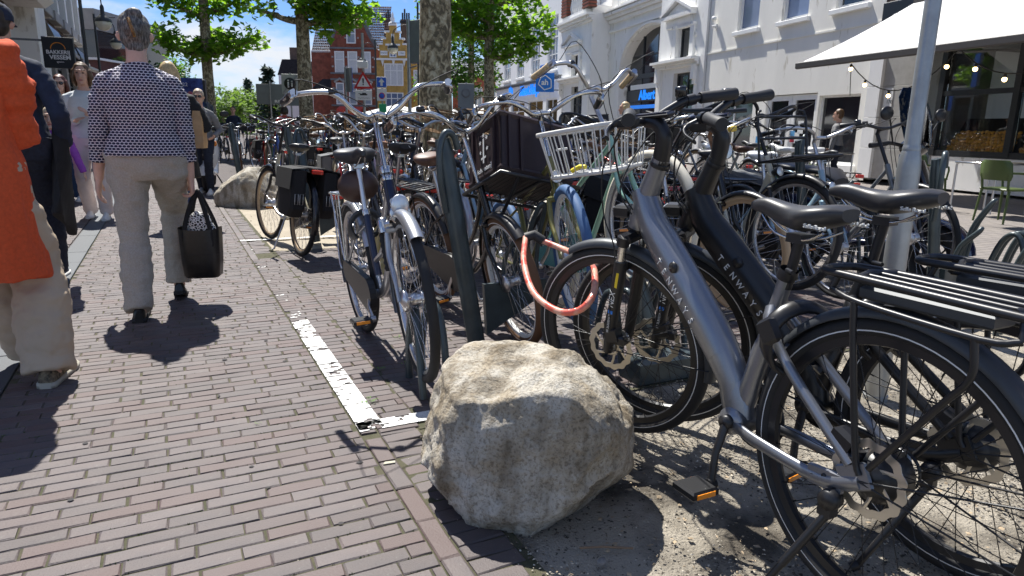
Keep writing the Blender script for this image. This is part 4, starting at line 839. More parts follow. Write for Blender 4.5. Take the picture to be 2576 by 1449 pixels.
MB().lathe([(0, .0), (.21, 0), (.21, .012), (0, .012)], (0, -.018, z + .02), (0, -1, 0), 20).build('roundel', 'matt_black', t)
mb = MB(); mb.bar((-.28, -.034, z - .34), (.28, -.034, z + .34), .004, .06, up=(0, 1, 0)); mb.build('stripe', 'board_back', t)
mb = MB()
for x, s in ((-.06, 1), (.07, .75)): mb.box((x, -.032, z - .02), (.05 * s, .004, .2 * s)); mb.lathe([(0, 0), (.03, 0), (.03, .004), (0, .004)], (x, -.031, z + .12 * s + .01), (0, -1, 0), 8)
mb.build('figure', 'sign_white', t); MB().box((0, 0, z - .58), (.62, .03, .36)).build('lower_plate', 'board_back', t)
t, z = sgn('warning_sign', 'red bordered triangular warning sign with exclamation mark above a white plate', 914, 25, py=204); post(t, (0, .05), 0, z + 1.6, .045, 'galvanised')
def tri(r): return [(r * math.sin(a), r * math.cos(a)) for a in (0, 2 * PI / 3, 4 * PI / 3)][::-1]
mb = MB(); mb.prism(tri(.40), .02, VB(0, .0, z - .06)); mb.build('border', 'sign_red', t); mb = MB(); mb.prism(tri(.26), .006, VB(0, -.022, z - .06)); mb.build('face', 'sign_white', t)
mb = MB(); mb.prism([(-.018, -.01), (.018, -.01), (.03, .15), (-.03, .15)], .006, VB(0, -.03, z - .06)); mb.lathe([(0, 0), (.026, 0), (.026, .006), (0, .006)], (0, -.03, z - .115), (0, -1, 0), 10); mb.build('mark', 'matt_black', t)
q = MB().box((0, .0, z - .48), (.58, .02, .34), bev=.004).build('plate', 'sign_white', t); mb = MB(); mb.box((0, -.014, z - .46), (.26, .006, .045)); mb.box((.02, -.014, z - .42), (.14, .006, .04)); mb.bar((-.18, -.014, z - .42), (.0, -.014, z - .46), .006, .02); mb.build('tow_symbol', 'matt_black', q); text('lettering', 'WEGSLEEPREGELING', .045, VB(0, -.013, z - .58), 'matt_black', q)
MB().box((0, -.02, z + .55), (.34, .2, .24), bev=.02).build('box', 'sign_white', t)
t, z = sgn('one_way_sign', 'square blue sign with white upward arrow in front of the yellow house', 960, 25, py=207); post(t, (0, .04), 0, z + .2); MB().box((0, 0, z), (.36, .02, .36), bev=.005).build('border', 'sign_white', t); MB().box((0, -.012, z), (.33, .006, .33)).build('face', 'sign_blue', t); mb = MB(); mb.prism([(-.04, -.12), (.04, -.12), (.04, .0), (.11, .0), (0, .13), (-.11, .0), (-.04, .0)], .004, VB(0, -.016, z)); mb.build('arrow', 'sign_white', t)
q = MB().box((0, 0, z - .42), (.34, .02, .42), bev=.005).build('plate', 'sign_white', t); MB().lathe([(0, 0), (.11, 0), (.11, .004), (0, .004)], (0, -.012, z - .46), (0, -1, 0), 18).build('red_ring', 'sign_red', q); MB().lathe([(0, 0), (.085, 0), (.085, .004), (0, .004)], (0, -.017, z - .46), (0, -1, 0), 18).build('blue_disc', 'sign_blue', q)
MB().box((.02, 0, z - .95), (.26, .02, .44), bev=.005).build('green_plate', 'sign_green', t)
t, z = sgn('panel_sign', 'tall grey backed panel with blue edge high on a galvanised post', 1037, 21, py=105, rot=-.75); post(t, (-.16, 0), 0, z + .62, .055, 'galvanised'); MB().box((.10, .06, z), (.52, .10, 1.18), bev=.01).build('panel', 'board_back', t); MB().box((.10, .118, z), (.54, .014, 1.20), bev=.004).build('face', 'sign_blue', t); MB().tube([(-.12, 0, z - .72), (.16, .02, z - .68)], .02, 6).build('stay', 'galvanised', t)
t, z = sgn('narrow_panel_sign', 'narrow grey panel with blue edge on a post before the red house', 873, 23, py=205, rot=-.9); post(t, (-.1, 0), 0, z + .45, .04, 'galvanised'); MB().box((.04, .05, z + .05), (.30, .08, .75), bev=.01).build('panel', 'board_back', t); MB().box((.04, .098, z + .05), (.31, .012, .76), bev=.004).build('face', 'sign_blue', t)
t, z = sgn('parking_zone_sign', 'grey back of a tall parking plate right of the patchy trunk', 1172, 16, py=248, rot=.1); post(t, (0, .03), 0, z + .35); MB().box((0, 0, z), (.36, .03, .66), bev=.01).build('plate', 'board_back', t); MB().lathe([(.07, 0), (.10, 0), (.10, .01), (.07, .01)], (0, -.018, z + .12), (0, -1, 0), 18).build('ring', 'lead_grey', t)
t, z = sgn('traffic_light', 'traffic light glowing red behind the handlebar of the silver bicycle', 1075, 19, py=247, cat='traffic light'); post(t, (.02, .12), 0, z - .1, .05); MB().box((0, .05, z - .22), (.22, .16, .62), bev=.04).build('housing', 'matt_black', t)
MB().lathe([(.12, 0), (.115, .002), (.115, -.0)], (0, -.035, z), (0, -1, 0), 20).lathe([(.095, 0), (.10, .09), (.092, .09), (.088, 0)], (0, -.03, z), (0, -1, 0), 18).build('hood', 'matt_black', t); MB().lathe([(0, .02), (.05, .015), (.085, 0)], (0, -.034, z), (0, -1, 0), 18).build('lens', mat('light_red', (.8, .05, .01), .3, emit=((1, .10, .02), 3.0)), t)
mb = MB(); mb.lathe([(0, .01), (.075, 0)], (0, -.034, z - .24), (0, -1, 0), 14).lathe([(0, .01), (.075, 0)], (0, -.034, z - .44), (0, -1, 0), 14); mb.build('dark_lens', 'dark_glass', t)
t, z = sgn('give_way_sign', 'small red bordered triangle sign low beside the dark trunk', 868, 40, py=290); post(t, (0, .04), 0, z + .1, .03); mb = MB(); mb.prism(tri(.34), .02, VB(0, 0, z)); mb.build('border', 'sign_red', t); mb = MB(); mb.prism(tri(.22), .006, VB(0, -.022, z)); mb.build('face', 'sign_white', t)
# ---- street lamps with hanging globes
mat('lamp_post', (.045, .05, .052), .45, .3); mat('globe', (.62, .60, .48), .12, coat=.5, spec=.8)
def lamp(label, px, d, py_globe, h, side=1, arm=.6, bar=0, group='arched street lamps with hanging globes'):
    t, z = sgn('street_lamp', label, px, d, py=py_globe, cat='street lamp'); zt = z + .75
    MB().tube([(0, 0, 0), (0, 0, 1.0), (0, 0, h)], [.07, .05, .038], 12).build('post', 'lamp_post', t); x = arm * side
    mb = MB(); mb.tube(smooth([(0, 0, zt - .5), (x * .08, 0, zt - .1), (x * .5, 0, zt + .12), (x * .92, 0, zt - .05), (x, 0, zt - .30)], 5), .016, 8); mb.bar((0, 0, zt + .18), (x * 1.1, 0, zt + .18), .02, .02) if bar else None; mb.build('arm', 'lamp_post', t)
    MB().lathe([(.03, .46), (.05, .40), (.05, .24), (.10, .18), (.20, .10), (.205, .03)], (x, 0, z), n=16).build('shade', 'lamp_post', t); MB().lathe([(.185, .05), (.20, .0), (.18, -.08), (.11, -.16), (0, -.19)], (x, 0, z), n=16).build('globe', 'globe', t)
lamp('nearer arched street lamp with pale hanging globe above the bakery sign', 207, 19, 58, 6.5, 1, .56, 1)
lamp('farther arched street lamp with a small globe left of the pinned up hair', 244, 27, 110, 5.0, 1, .72, 1)
lamp('street lamp with globe hanging before the red gabled house', 945, 33, 158, 5.0, -1, .62)
lamp('street lamp with globe hanging between yellow house and blue edged panel', 1052, 27, 125, 5.6, -1, .95, 1)
# ---- advertising screen, market parasols
t, z = sgn('advertising_screen', 'dark free standing advertising screen with bluish picture beside the slim trunk', 470, 17.5, py=262, rot=.25, cat='screen'); MB().box((0, 0, z / 2 + .30), (.95, .22, z + .6), bev=.02).build('cabinet', 'satin_black', t)
scr = mat('screen_picture', (.02, .03, .12), .2, noise=(5, (.06, .12, .40), 3)); MB().box((0, -.113, z + .02), (.84, .008, 1.2)).build('screen', scr, t)
mb = MB(); mb.sphere((.12, -.118, z + .22), (.07, .004, .09)); mb.box((.12, -.118, z + .02), (.22, .006, .22)); mb.build('printed_figure', mat('screen_skin', (.30, .16, .14), .6, noise=(12, (.40, .05, .10), 3)), t); text('lettering', '22', .12, VB(.02, -.119, z + .46), 'sign_white', t)
for i, (px, d, w, lb) in enumerate(((1000, 31, 3.4, 'wide white market parasol in front of the yellow house'), (1075, 27, 2.6, 'white market parasol left of the patchy trunk'), (1190, 30, 3.0, 'white market parasol right of the patchy trunk'))):
    t, z = sgn('parasol', lb, px, d, py=281, cat='parasol'); post(t, (0, 0), 0, z + .25, .03, 'white_wood'); mb = MB(); h = w / 2
    mb.add([(0, 0, z + .32)] + [(h * math.cos(a), h * math.sin(a), z - .12) for a in [PI / 8 + PI / 4 * k for k in range(8)]] + [(h * math.cos(a), h * math.sin(a), z - .30) for a in [PI / 8 + PI / 4 * k for k in range(8)]], [(0, 1 + k, 1 + (k + 1) % 8) for k in range(8)] + [(1 + k, 9 + k, 9 + (k + 1) % 8, 1 + (k + 1) % 8) for k in range(8)]); mb.build('canopy', 'canvas', t)
# ---- galvanised pole in the foreground right
t = thing('lamp_pole', 'thick galvanised lamp pole with stepped collar standing between the bicycles', 'lamp pole', (2.659, 1.785, 0))
MB().tube([(0, 0, -.05), (0, 0, .01)], [.050, .050], 24).lathe([(.0445, .0), (.0435, .97), (.041, 1.01), (.033, 1.045)], n=28).build('base_tube', 'galvanised', t)
MB().lathe([(.0335, 1.045), (.034, 1.055), (.0315, 1.062), (.030, 1.07), (.028, 4.5)], n=28).build('shaft', 'galvanised', t)
# ================================================================ BICYCLES
mat('ebike_grey', (.25, .26, .285), .34, .75, coat=.15, noise=(900, .10, 2)); mat('ebike_black', (.010, .010, .011), .38, coat=.1)
mat('spoke_dark', (.03, .03, .032), .35, .6); mat('reflex', (.72, .72, .70), .4); mat('rotor_steel', (.62, .58, .50), .3, .85); mat('brass', (.55, .40, .16), .35, .9)
for n_, c in dict(navy=(.012, .018, .05), mint=(.33, .56, .43), teal=(.06, .28, .30), sky=(.28, .42, .52), olive=(.16, .15, .045), cream=(.55, .52, .40), sage=(.30, .31, .22), red=(.5, .025, .02), white=(.66, .66, .64), grey=(.16, .17, .18), darkgrey=(.05, .052, .056), lilac=(.40, .33, .46), burgundy=(.12, .012, .025), blue=(.03, .08, .32), green=(.03, .12, .06), orange=(.6, .18, .03)).items(): mat('paint_' + n_, c, .3, .15, coat=.4)
mat('tan_leather', (.22, .10, .045), .5, noise=(20, .3)); mat('brown_leather', (.10, .045, .025), .5, noise=(20, .3)); mat('saddle_black', (.030, .030, .033), .42, bump=(200, .2, .001)); mat('tan_rubber', (.42, .30, .18), .7); mat('brown_rubber', (.14, .07, .035), .75); mat('blue_rubber', (.05, .12, .26), .7); mat('cream_rubber', (.60, .56, .46), .7); mat('cork', (.50, .38, .22), .8, noise=(90, .25)); mat('canvas_black', (.014, .014, .015), .85, noise=(200, .3), bump=(240, .4, .001)); mat('canvas_grey', (.12, .125, .13), .85, bump=(200, .4, .001))
MC = {}
def cached(key, fn):
    if key not in MC: MC[key] = fn()
    return MC[key]
def wheel(root, c, R, tr, tyre, rimm, spm, n=32, mx=None, hub='std', stripe=None, seg=(36, 8), lod=0, rimd=.018, spr=.0011, name='wheel'):
    """tyre carries rim, spokes and hub; wheel axis = local y"""
    def tm():
        mb = MB(); mb.tube([((R - tr) * math.cos(2 * PI * i / seg[0]), 0, (R - tr) * math.sin(2 * PI * i / seg[0])) for i in range(seg[0])], [(tr, tr)] * seg[0], seg[1], closed=True, ref=(0, 1, 0)); return mb.mesh('tyre')
    def rm():
        r1 = R - 2 * tr + .004; r0 = r1 - rimd; w = min(.013, tr * .7); return MB().lathe([(r1, -w), (r1, w), (r0 + .004, w * .8), (r0, 0), (r0 + .004, -w * .8), (r1, -w)], axis=(0, 1, 0), n=seg[0], sm=False).mesh('rim')
    def sp():
        mb = MB(); r1 = R - 2 * tr - rimd + .008
        for i in range(n):
            a = 2 * PI * i / n; s = 1 if i % 2 else -1; b = a + (.42 if (i // 2) % 2 else -.42); hr = .026 if hub != 'motor' else .055
            mb.tube([(hr * math.cos(b), s * .028, hr * math.sin(b)), (r1 * math.cos(a), s * .003, r1 * math.sin(a))], spr, 3 if lod else 4, cap=False)
            if not lod: mb.tube([(r1 * .955 * math.cos(a), s * .0042, r1 * .955 * math.sin(a)), (r1 * math.cos(a), s * .003, r1 * math.sin(a))], spr * 1.9, 4)
        return mb.mesh('spokes')
    def hb():
        if hub == 'motor': pr = [(.012, -.062), (.03, -.058), (.062, -.03), (.062, .03), (.03, .058), (.012, .062)]
        elif hub == 'drum': pr = [(.008, -.055), (.045, -.045), (.05, -.03), (.028, -.02), (.024, .03), (.034, .034), (.03, .04), (.008, .055)]
        else: pr = [(.008, -.055), (.026, -.038), (.026, -.03), (.017, -.022), (.017, .022), (.026, .03), (.026, .038), (.008, .055)]
        return MB().lathe(pr, axis=(0, 1, 0), n=12).mesh('hub')
    k = (R, tr, seg, rimd)
    o = ob(name, cached(('t', k), tm), None, root, mx=(MX.Translation(c) if mx is None else mx)); 
    if not o.data.materials: o.data.materials.append(MATS[tyre])
    setmat(o, tyre)
    for nm, key, fn, m in (('rim', ('r', k), rm, rimm), ('spokes', ('s', k, n, hub, lod), sp, spm), ('hub', ('h', hub), hb, 'brushed_alu' if hub != 'motor' else 'satin_black')):
        q = ob(nm, cached(key, fn), None, o)
        if not q.data.materials: q.data.materials.append(MATS[m])
        setmat(q, m)
    if stripe:
        for s in (-1, 1):
            r = R - tr * 1.25
            q = ob('reflective_stripe', cached(('st', k, s), lambda: MB().lathe([(r - .0030, s * tr * .955), (r + .0030, s * tr * .93)], axis=(0, 1, 0), n=72).mesh('stripe')), None, o)
            if not q.data.materials: q.data.materials.append(MATS[stripe])
    return o
def guard(c, R, a0, a1, w, k=20, mx=None, th=.0015):
    """mudguard strip, angles measured from forward (+x) upwards"""
    mb = MB(); mb.x = mx
    prof = [(-1, -.012), (-.8, .004), (-.4, .011), (0, .013), (.4, .011), (.8, .004), (1, -.012)]
    rs = []
    for i in range(k + 1):
        a = a0 + (a1 - a0) * i / k; e = [V((c[0] + (R + h) * math.cos(a), c[1] + w * u, c[2] + (R + h) * math.sin(a))) for u, h in prof]
        rs.append(e + [V((c[0] + (R + h - th) * math.cos(a), c[1] + w * u * .97, c[2] + (R + h - th) * math.sin(a))) for u, h in prof[::-1]])
    mb.rings(rs); return mb
def saddlemesh(kind='city'):
    def f():
        L, wt, wn, dp = {'city': (.27, .105, .026, .05), 'sport': (.29, .088, .028, .045), 'wide': (.255, .125, .030, .06)}[kind]; rs = []; K = 16
        for i in range(K + 1):
            t = i / K; x = -L * .48 + L * t; w = wn + (wt - wn) * (1 / (1 + math.exp((t - .42) * 15))); e = math.sin(PI * min(1, max(.0, (t + .012) / 1.03))) ** .30 if t not in (0, 1) else .30
            w *= max(.35, e); zt = .012 * math.cos(t * PI * 2) * .9 + .006 * (1 - t) - .010 * max(0, t - .8) * 5; d = dp * (.55 + .45 * (1 - t)) * max(.45, e); r = []
            for k in range(18):
                a = 2 * PI * k / 18; cx, sz = math.cos(a), math.sin(a)
                y = w * (abs(cx) ** .8) * (1 if cx > 0 else -1); z = zt + (abs(sz) ** .75) * (.026 * max(.4, e) if sz > 0 else -d) - .012
                if sz < 0: y *= 1 - .22 * (abs(sz) ** 2)
                r.append((x, y, z))
            rs.append(r)
        return MB().rings(rs).mesh('saddle')
    return cached(('saddle', kind), f)
def saddle(root, x, z, zb, xb, kind, m, postm='brushed_alu', springs=False, tilt=0.):
    o = ob('saddle', saddlemesh(kind), None, root, mx=MX.Translation((x, 0, z)) @ MX.Rotation(tilt, 4, 'Y'))
    if not o.data.materials: o.data.materials.append(MATS[m])
    setmat(o, m); inv = MX.Translation((-x, 0, -z))
    mb = MB(); mb.x = inv
    for s in (-1, 1): mb.tube(smooth([(x - .10, s * .035, z - .045), (x - .04, s * .022, z - .072), (x + .05, s * .02, z - .068), (x + .11, s * .008, z - .03)], 3), .0036, 5)
    mb.build('rails', 'chrome', o)
    if springs:
        for s in (-1, 1):
            q = MB(); q.x = inv; q.tube([(x - .09 + .014 * math.cos(a * .9), s * .05 + .014 * math.sin(a * .9), z - .045 - a * .0024) for a in range(26)], .003, 4); q.build('spring', 'chrome', o)
    mb = MB(); mb.x = inv; mb.tube([(xb, 0, zb - .05), (x - .01, 0, z - .07)], .0135, 10); mb.box((x - .01, 0, z - .072), (.045, .05, .022)); mb.build('seat_post', postm, o); return o
def rack(mb, x0, x1, z, w, r=.006, bars=3):
    mb.tube(smooth([(x0, 0, z), (x0 - .01, w * .8, z), (x0 - .06, w, z), (x1 + .05, w, z), (x1 + .01, w * .8, z), (x1, 0, z)], 3), r, 6); mb.tube(smooth([(x0, 0, z), (x0 - .01, -w * .8, z), (x0 - .06, -w, z), (x1 + .05, -w, z), (x1 + .01, -w * .8, z), (x1, 0, z)], 3), r, 6)
    for i in range(bars): y = -w * .5 + w * i / max(1, bars - 1); mb.tube([(x0 - .01, y, z), (x1 + .01, y, z)], r * .8, 5)
    mb.tube([(x0 - .08, -w, z), (x0 - .08, w, z)], r * .8, 5); mb.tube([(x1 + .10, -w, z), (x1 + .10, w, z)], r * .8, 5)
def crankset(root, bb, ang, m='brushed_alu', pm='black_plastic', tread=.15, L=.17, refl=True, ring=True):
    ca, sa = math.cos(ang), math.sin(ang)
    for s, nm in ((1, 1), (-1, -1)):
        p = V((bb[0] + L * ca * s, s * tread * .62, bb[1] + L * sa * s)); b = V((bb[0], s * .055, bb[1]))
        mb = MB(); mb.tube([b, b.lerp(p, .5) + V((0, s * .012, 0)), p], [(.011, .015), (.008, .012), (.009, .013)], 8, ref=(0, 1, 0)); mb.lathe([(.016, -.012), (.016, .012)], p, (0, 1, 0), 10).lathe([(0, .012), (.016, .012)], p, (0, 1, 0), 10); mb.lathe([(0, s * .014), (.02, s * .012), (.02, -s * .012)], b, (0, 1, 0), 12); mb.build('crank', m, root)
        q = p + V((0, s * .055, 0)); mb = MB(); mb.box(q, (.085, .088, .026), bev=.006); pd = mb.build('pedal', pm, root); mb.v = []; 
        if refl:
            mb = MB()
            for e in (-1, 1): mb.box(q + V((e * .0435, 0, 0)), (.003, .062, .014))
            mb.build('reflector', 'orange_reflector', pd)
    if ring: MB().lathe([(.098, -.060), (.098, -.056), (.07, -.056), (.07, -.060), (.098, -.060)], (bb[0], 0, bb[1]), (0, 1, 0), 24).build('chain_ring', 'satin_black', root)
def text_on(s, size, p, x, y, m, par, **k): return text('lettering', s, size, basis(p, x, y), m, par, **k)

# ---------------------------------------------------------------- electric bicycles in front
def ebike(label, paint, base, yaw, steer, sh=0., bags=False, crank=-1.65):
    T = thing('electric_bicycle', label, 'bicycle', (base[0], base[1], 0), yaw, group='pair of electric bicycles beside the boulder'); R, tr = .36, .0245; FA = V((1.05, 0, R)); BBp = V((.42, 0, .325))
    o = V((.945, 0, .79)); axs = V((-.105, 0, .23)).normalized(); S = MX.Translation(o) @ MX.Rotation(steer, 4, axs) @ MX.Translation(-o)
    kw = dict(seg=(72, 14), n=36, stripe='reflex', rimd=.024, spr=.00125)
    rw = wheel(T, (0, 0, R), R, tr, 'black_rubber', 'satin_black', 'spoke_dark', hub='motor', **kw); fw = wheel(T, None, R, tr, 'black_rubber', 'satin_black', 'spoke_dark', mx=S @ MX.Translation(FA), **kw)
    def rotor():
        mb = MB(); K = 96; ro, ri = .090, .070; vs = []
        for i in range(K):
            a = 2 * PI * i / K; w = .0028 * math.sin(a * 14)
            for r, y in ((ro + w, .0009), (ri + w * .6, .0009), (ri + w * .6, -.0009), (ro + w, -.0009)): vs.append((r * math.cos(a), y, r * math.sin(a)))
        fs = []
        for i in range(K):
            j = (i + 1) % K
            for k in range(4):
                if k in (0, 2) and i % 8 in (3, 4): pass
                fs.append((i * 4 + k, j * 4 + k, j * 4 + (k + 1) % 4, i * 4 + (k + 1) % 4))
        mb.add(vs, fs)
        for i in range(6):
            a = 2 * PI * i / 6; b = a + .55; mb.tube([(.030 * math.cos(a), 0, .030 * math.sin(a)), (.052 * math.cos(a + .36), 0, .052 * math.sin(a + .36)), (.073 * math.cos(b), 0, .073 * math.sin(b))], [(.0012, .006), (.0012, .0045), (.0012, .006)], 6, ref=(0, 1, 0), sm=False)
        mb.lathe([(.036, -.001), (.036, .001), (.022, .001), (.022, -.001), (.036, -.001)], axis=(0, 1, 0), n=24); return mb.mesh('rotor')
    def slots():
        mb = MB()
        for i in range(24):
            a = 2 * PI * i / 24
            for y in (.0013, -.0013): mb.add([((.0805 + dr) * math.cos(a + da), y, (.0805 + dr) * math.sin(a + da)) for dr, da in ((-.0055, -.055), (-.0055 + .003, -.03 - .03), (.0055, .055), (.0055 - .003, .06))], [(0, 1, 2, 3)])
        return mb.mesh('slots')
    for w in (rw, fw):
        q = ob('brake_disc', cached('rotor', rotor), 'rotor_steel', w, mx=MX.Translation((0, .047, 0))); s_ = cached('slots', slots)
        if not s_.materials: s_.materials.append(MATS['matt_black'])
    # frame
    dt = smooth([(.918, 0, .915), (.865, 0, .82), (.79, 0, .748), (.66, 0, .632), (.535, 0, .515), (.465, 0, .43), (.435, 0, .355)], 5); m = len(dt)
    ra = [(.040 + .005 * math.sin(PI * min(1, i / m * 1.1)), .040 + .020 * math.sin(PI * min(1, (i / m) * 1.15)) ** .7) for i in range(m)]
    mb = MB(); mb.tube(dt, ra, 20, ref=(0, 1, 0)); mb.tube([(.843, 0, 1.02), (.866, 0, .97), (.90, 0, .895), (.93, 0, .825), (.942, 0, .795)], [.0285, .030, .036, .036, .033], 20)
    mb.tube(smooth([(.425, 0, .325), (.395, 0, .45), (.352, 0, .62), (.318, 0, .755)], 4), [(.026, .032), (.024, .028), (.02, .022), (.019, .02)] , 16, ref=(0, 1, 0)); mb.lathe([(0, -.047), (.037, -.047), (.040, -.03), (.040, .03), (.037, .047), (0, .047)], BBp, (0, 1, 0), 24)
    mb.tube([(.46, 0, .42), (.435, 0, .37), (.42, 0, .325)], [(.036, .05), (.04, .055), (.04, .045)], 16, ref=(0, 1, 0))
    for s in (-1, 1):
        mb.tube(smooth([(.345, s * .014, .665), (.32, s * .040, .625), (.22, s * .060, .535), (.03, s * .070, .385)], 4), [(.0135, .017)] * 6 + [(.012, .014)] * 7, 12, ref=(0, 1, 0))
        mb.tube(smooth([(.40, s * .04, .318), (.30, s * .062, .318), (.10, s * .072, .318), (-.0, s * .072, .355)], 4), [(.010, .017)] * 13, 10, ref=(0, 1, 0)); mb.box((.015, s * .072, .362), (.075, .010, .062), MX.Rotation(.5, 3, 'Y'), bev=.004); mb.box((.085, s * .072, .325), (.09, .012, .05), MX.Rotation(.1, 3, 'Y'), bev=.004)
    fr = mb.build('frame', paint, T)
    mb = MB()
    for s in (-1, 1):
        for (x, z) in ((.085, .332), (.055, .322), (.115, .318)): mb.lathe([(0, .0), (.0065, 0), (.0065, .003), (0, .003)], (x, s * .0775, z), (0, s, 0), 8)
    mb.build('bolts', 'matt_black', fr)
    # battery seam and maker lettering on both flanks of the down tube
    d = (V((.535, 0, .515)) - V((.79, 0, .748))).normalized(); nrm = V((0, 1, 0)).cross(d).normalized()
    bt = MB(); sm = smooth([(.80, 0, .757), (.66, 0, .632), (.535, 0, .515), (.495, 0, .472)], 6)
    bt.tube(sm, [(.0445, .0520)] * len(sm), 20, ref=(0, 1, 0)); bt.v = [tuple(V(p) - nrm * .013) if 0 else tuple(V(p) + V((.0125, 0, .0135))) for p in bt.v]; bt.build('battery_cover', paint, fr)
    for s in (1, -1):
        c0 = V((.775, 0, .735)).lerp(V((.53, 0, .51)), .35); yv = V((d.z, 0, -d.x)) * (1 if s > 0 else -1)
        for i, ch in enumerate('TENWAYS'):
            p = V((.775, 0, .722)) + d * (.036 * (i if s > 0 else i)) ; p = V((p.x - .012, s * .0475, p.z - .012)); text_on(ch, .030, p, (d.x, 0, d.z), (V((0, s, 0)).cross(d)), 'reflex', fr, ex=.0012, sx=.95)
        mb = MB(); mb.bar((.69, s * .0405, .72), (.725, s * .0405, .75), .014, .010) if 0 else None
    MB().lathe([(0, .0), (.017, 0), (.017, .006), (0, .006)], (.70, .040, .705), (0, 1, 0), 16).build('lock_cap', 'satin_black', fr)
    # fork with suspension
    def leg(mb, s): return mb
    fk = MB(); fk.x = S; fk.tube([(.938, 0, .81), (.948, 0, .782)], .030, 14); fk.box((.953, 0, .765), (.055, .14, .042), MX.Rotation(.42, 3, 'Y'), bev=.012)
    for s in (-1, 1): fk.tube([(.952, s * .064, .775), (.960, s * .064, .745)], .0215, 14); fk.tube([(.970, s * .064, .690), (.974, s * .064, .668), (1.042, s * .064, .385), (1.052, s * .062, .345)], [.0205, .0225, .019, .017], 14)
    fk.bar((.985, -.06, .66), (.985, .06, .66), .03, .022); fk.box((1.03, .055, .43), (.05, .03, .07), bev=.006); fko = fk.build('fork', 'satin_black', T)
    for s in (-1, 1): fk = MB(); fk.x = S; fk.tube([(.958, s * .064, .75), (.973, s * .064, .685)], .0155, 12); fk.build('stanchion', 'chrome', fko)
    fk = MB(); fk.x = S; fk.lathe([(.0196, 0), (.020, .004), (.0196, .012)], (.957, .064, .765), (0, 0, 1), 10); q = S.to_3x3(); d2 = (V((1.042, 0, .385)) - V((.974, 0, .668))).normalized()
    for s in (1,):
        pz = S @ V((1.003, .064 + .0215, .555)); text_on('NEX', .030, pz, q @ (-d2), q @ V((0, 1, 0)).cross(-d2), 'reflex', fko, shear=.2); text_on('SR SUNTOUR', .0125, S @ V((1.024, .064 + .0205, .465)), q @ (-d2), q @ V((0, 1, 0)).cross(-d2), 'reflex', fko)
        pz = S @ V((1.013, .0852, .508)); mb = MB(); mb.x = basis(pz, q @ (-d2), q @ V((0, 1, 0)).cross(-d2)); mb.box((0, 0, 0), (.012, .018, .001)); mb.build('blue_mark', 'shop_blue', fko)
        mb = MB(); mb.x = basis(S @ V((.990, .0855, .63)), q @ (-d2), q @ V((0, 1, 0)).cross(-d2)); mb.box((0, -.012, 0), (.055, .010, .001)); mb.build('sticker', mat('sticker_yellow', (.75, .55, .02), .5), fko)
    fk = MB(); fk.x = S; fk.box((1.018, .062, .415), (.045, .045, .06), MX.Rotation(.25, 3, 'Y'), bev=.010); fk.box((.985, .066, .40), (.03, .03, .035), bev=.006); fk.build('brake_caliper', 'satin_black', T); mb = MB(); mb.box((.06, .055, .43), (.055, .04, .05), MX.Rotation(-.4, 3, 'Y'), bev=.01); mb.box((.035, .06, .395), (.03, .03, .03), bev=.006); mb.build('brake_caliper', 'satin_black', T)
    # mudguards with stays
    guard((1.05, 0, R), R + .012, RAD(-8 + 20), RAD(118), .030, 22, S).build('mudguard', 'ebike_mud' if paint == 'ebike_grey' else 'satin_black', T) if 0 else None
    g_ = guard((1.05, 0, R), R + .010, RAD(62), RAD(190), .031, 26, S).build('mudguard', 'guard_grey', T); mb = MB(); mb.x = S
    for s in (-1, 1): mb.tube([(1.05, s * .075, .36), (1.05 - (R + .012) * math.cos(.0), s * .03, .36 - .02)], .0022, 5); mb.tube([(1.05, s * .075, .37), (1.05 - (R + .012) * .92, s * .031, .36 + .14)], .0022, 5)
    mb.build('stay', 'satin_black', g_)
    g_ = guard((0, 0, R), R + .010, RAD(35), RAD(205), .031, 30).build('mudguard', 'guard_grey', T); mb = MB()
    for s in (-1, 1): mb.tube([(0, s * .078, .36), (-(R + .012) * .96, s * .031, .36 + .10)], .0025, 5); mb.tube([(0, s * .078, .36), (-(R + .012) * .985, s * .031, .36 - .06)], .0025, 5)
    mb.build('stay', 'satin_black', g_)
    # luggage rack
    mb = MB(); z = .800; w = .062
    rk = lambda p, r=.0085, n=8: mb.tube(p, r, n)
    rk(smooth([(.185, -.02, z), (.185, .02, z), (.165, w * .85, z), (.09, w, z), (-.22, w * 1.1, z - .004), (-.315, w * .95, z - .006), (-.345, .03, z - .008), (-.345, -.03, z - .008), (-.315, -w * .95, z - .006), (-.22, -w * 1.1, z - .004), (.09, -w, z), (.165, -w * .85, z), (.185, -.02, z)], 4), (.0095))
    for x, ww in ((.075, w), (-.235, w * 1.08)): rk([(x, -ww, z), (x + (.02 if x > 0 else -.02), 0, z + .002), (x, ww, z)], .010)
    for y in (-.022, .022): rk([(.09, y, z + .001), (-.24, y, z - .003)], .0065)
    for s in (-1, 1):
        rk(smooth([(.14, s * .06, z - .035), (.05, s * .088, z - .045), (-.20, s * .092, z - .055), (-.26, s * .075, z - .045)], 4), .0072); rk([(.14, s * .06, z - .035), (.13, s * .055, z)], .008); rk([(-.26, s * .075, z - .045), (-.25, s * .06, z)], .008)
        rk(smooth([(.06, s * .09, z - .045), (.05, s * .088, z - .14), (.015, s * .080, .42), (.0, s * .078, .375)], 4), .0075); rk(smooth([(-.19, s * .092, z - .055), (-.195, s * .090, z - .13), (-.15, s * .086, z - .20), (-.02, s * .080, .40)], 4), .0075)
    rk_ = mb.build('luggage_rack', 'satin_black', T); MB().box((-.05, 0, z - .035), (.28, .07, .03), bev=.006).build('rack_plate', 'guard_grey', rk_)
    MB().box((-.345, 0, z - .033), (.018, .075, .026), bev=.005).build('tail_light', 'red_reflector', T)
    # saddle
    so = saddle(T, .30, .925 + sh, .77, .313, 'sport', 'saddle_black', 'satin_black', tilt=-.02)
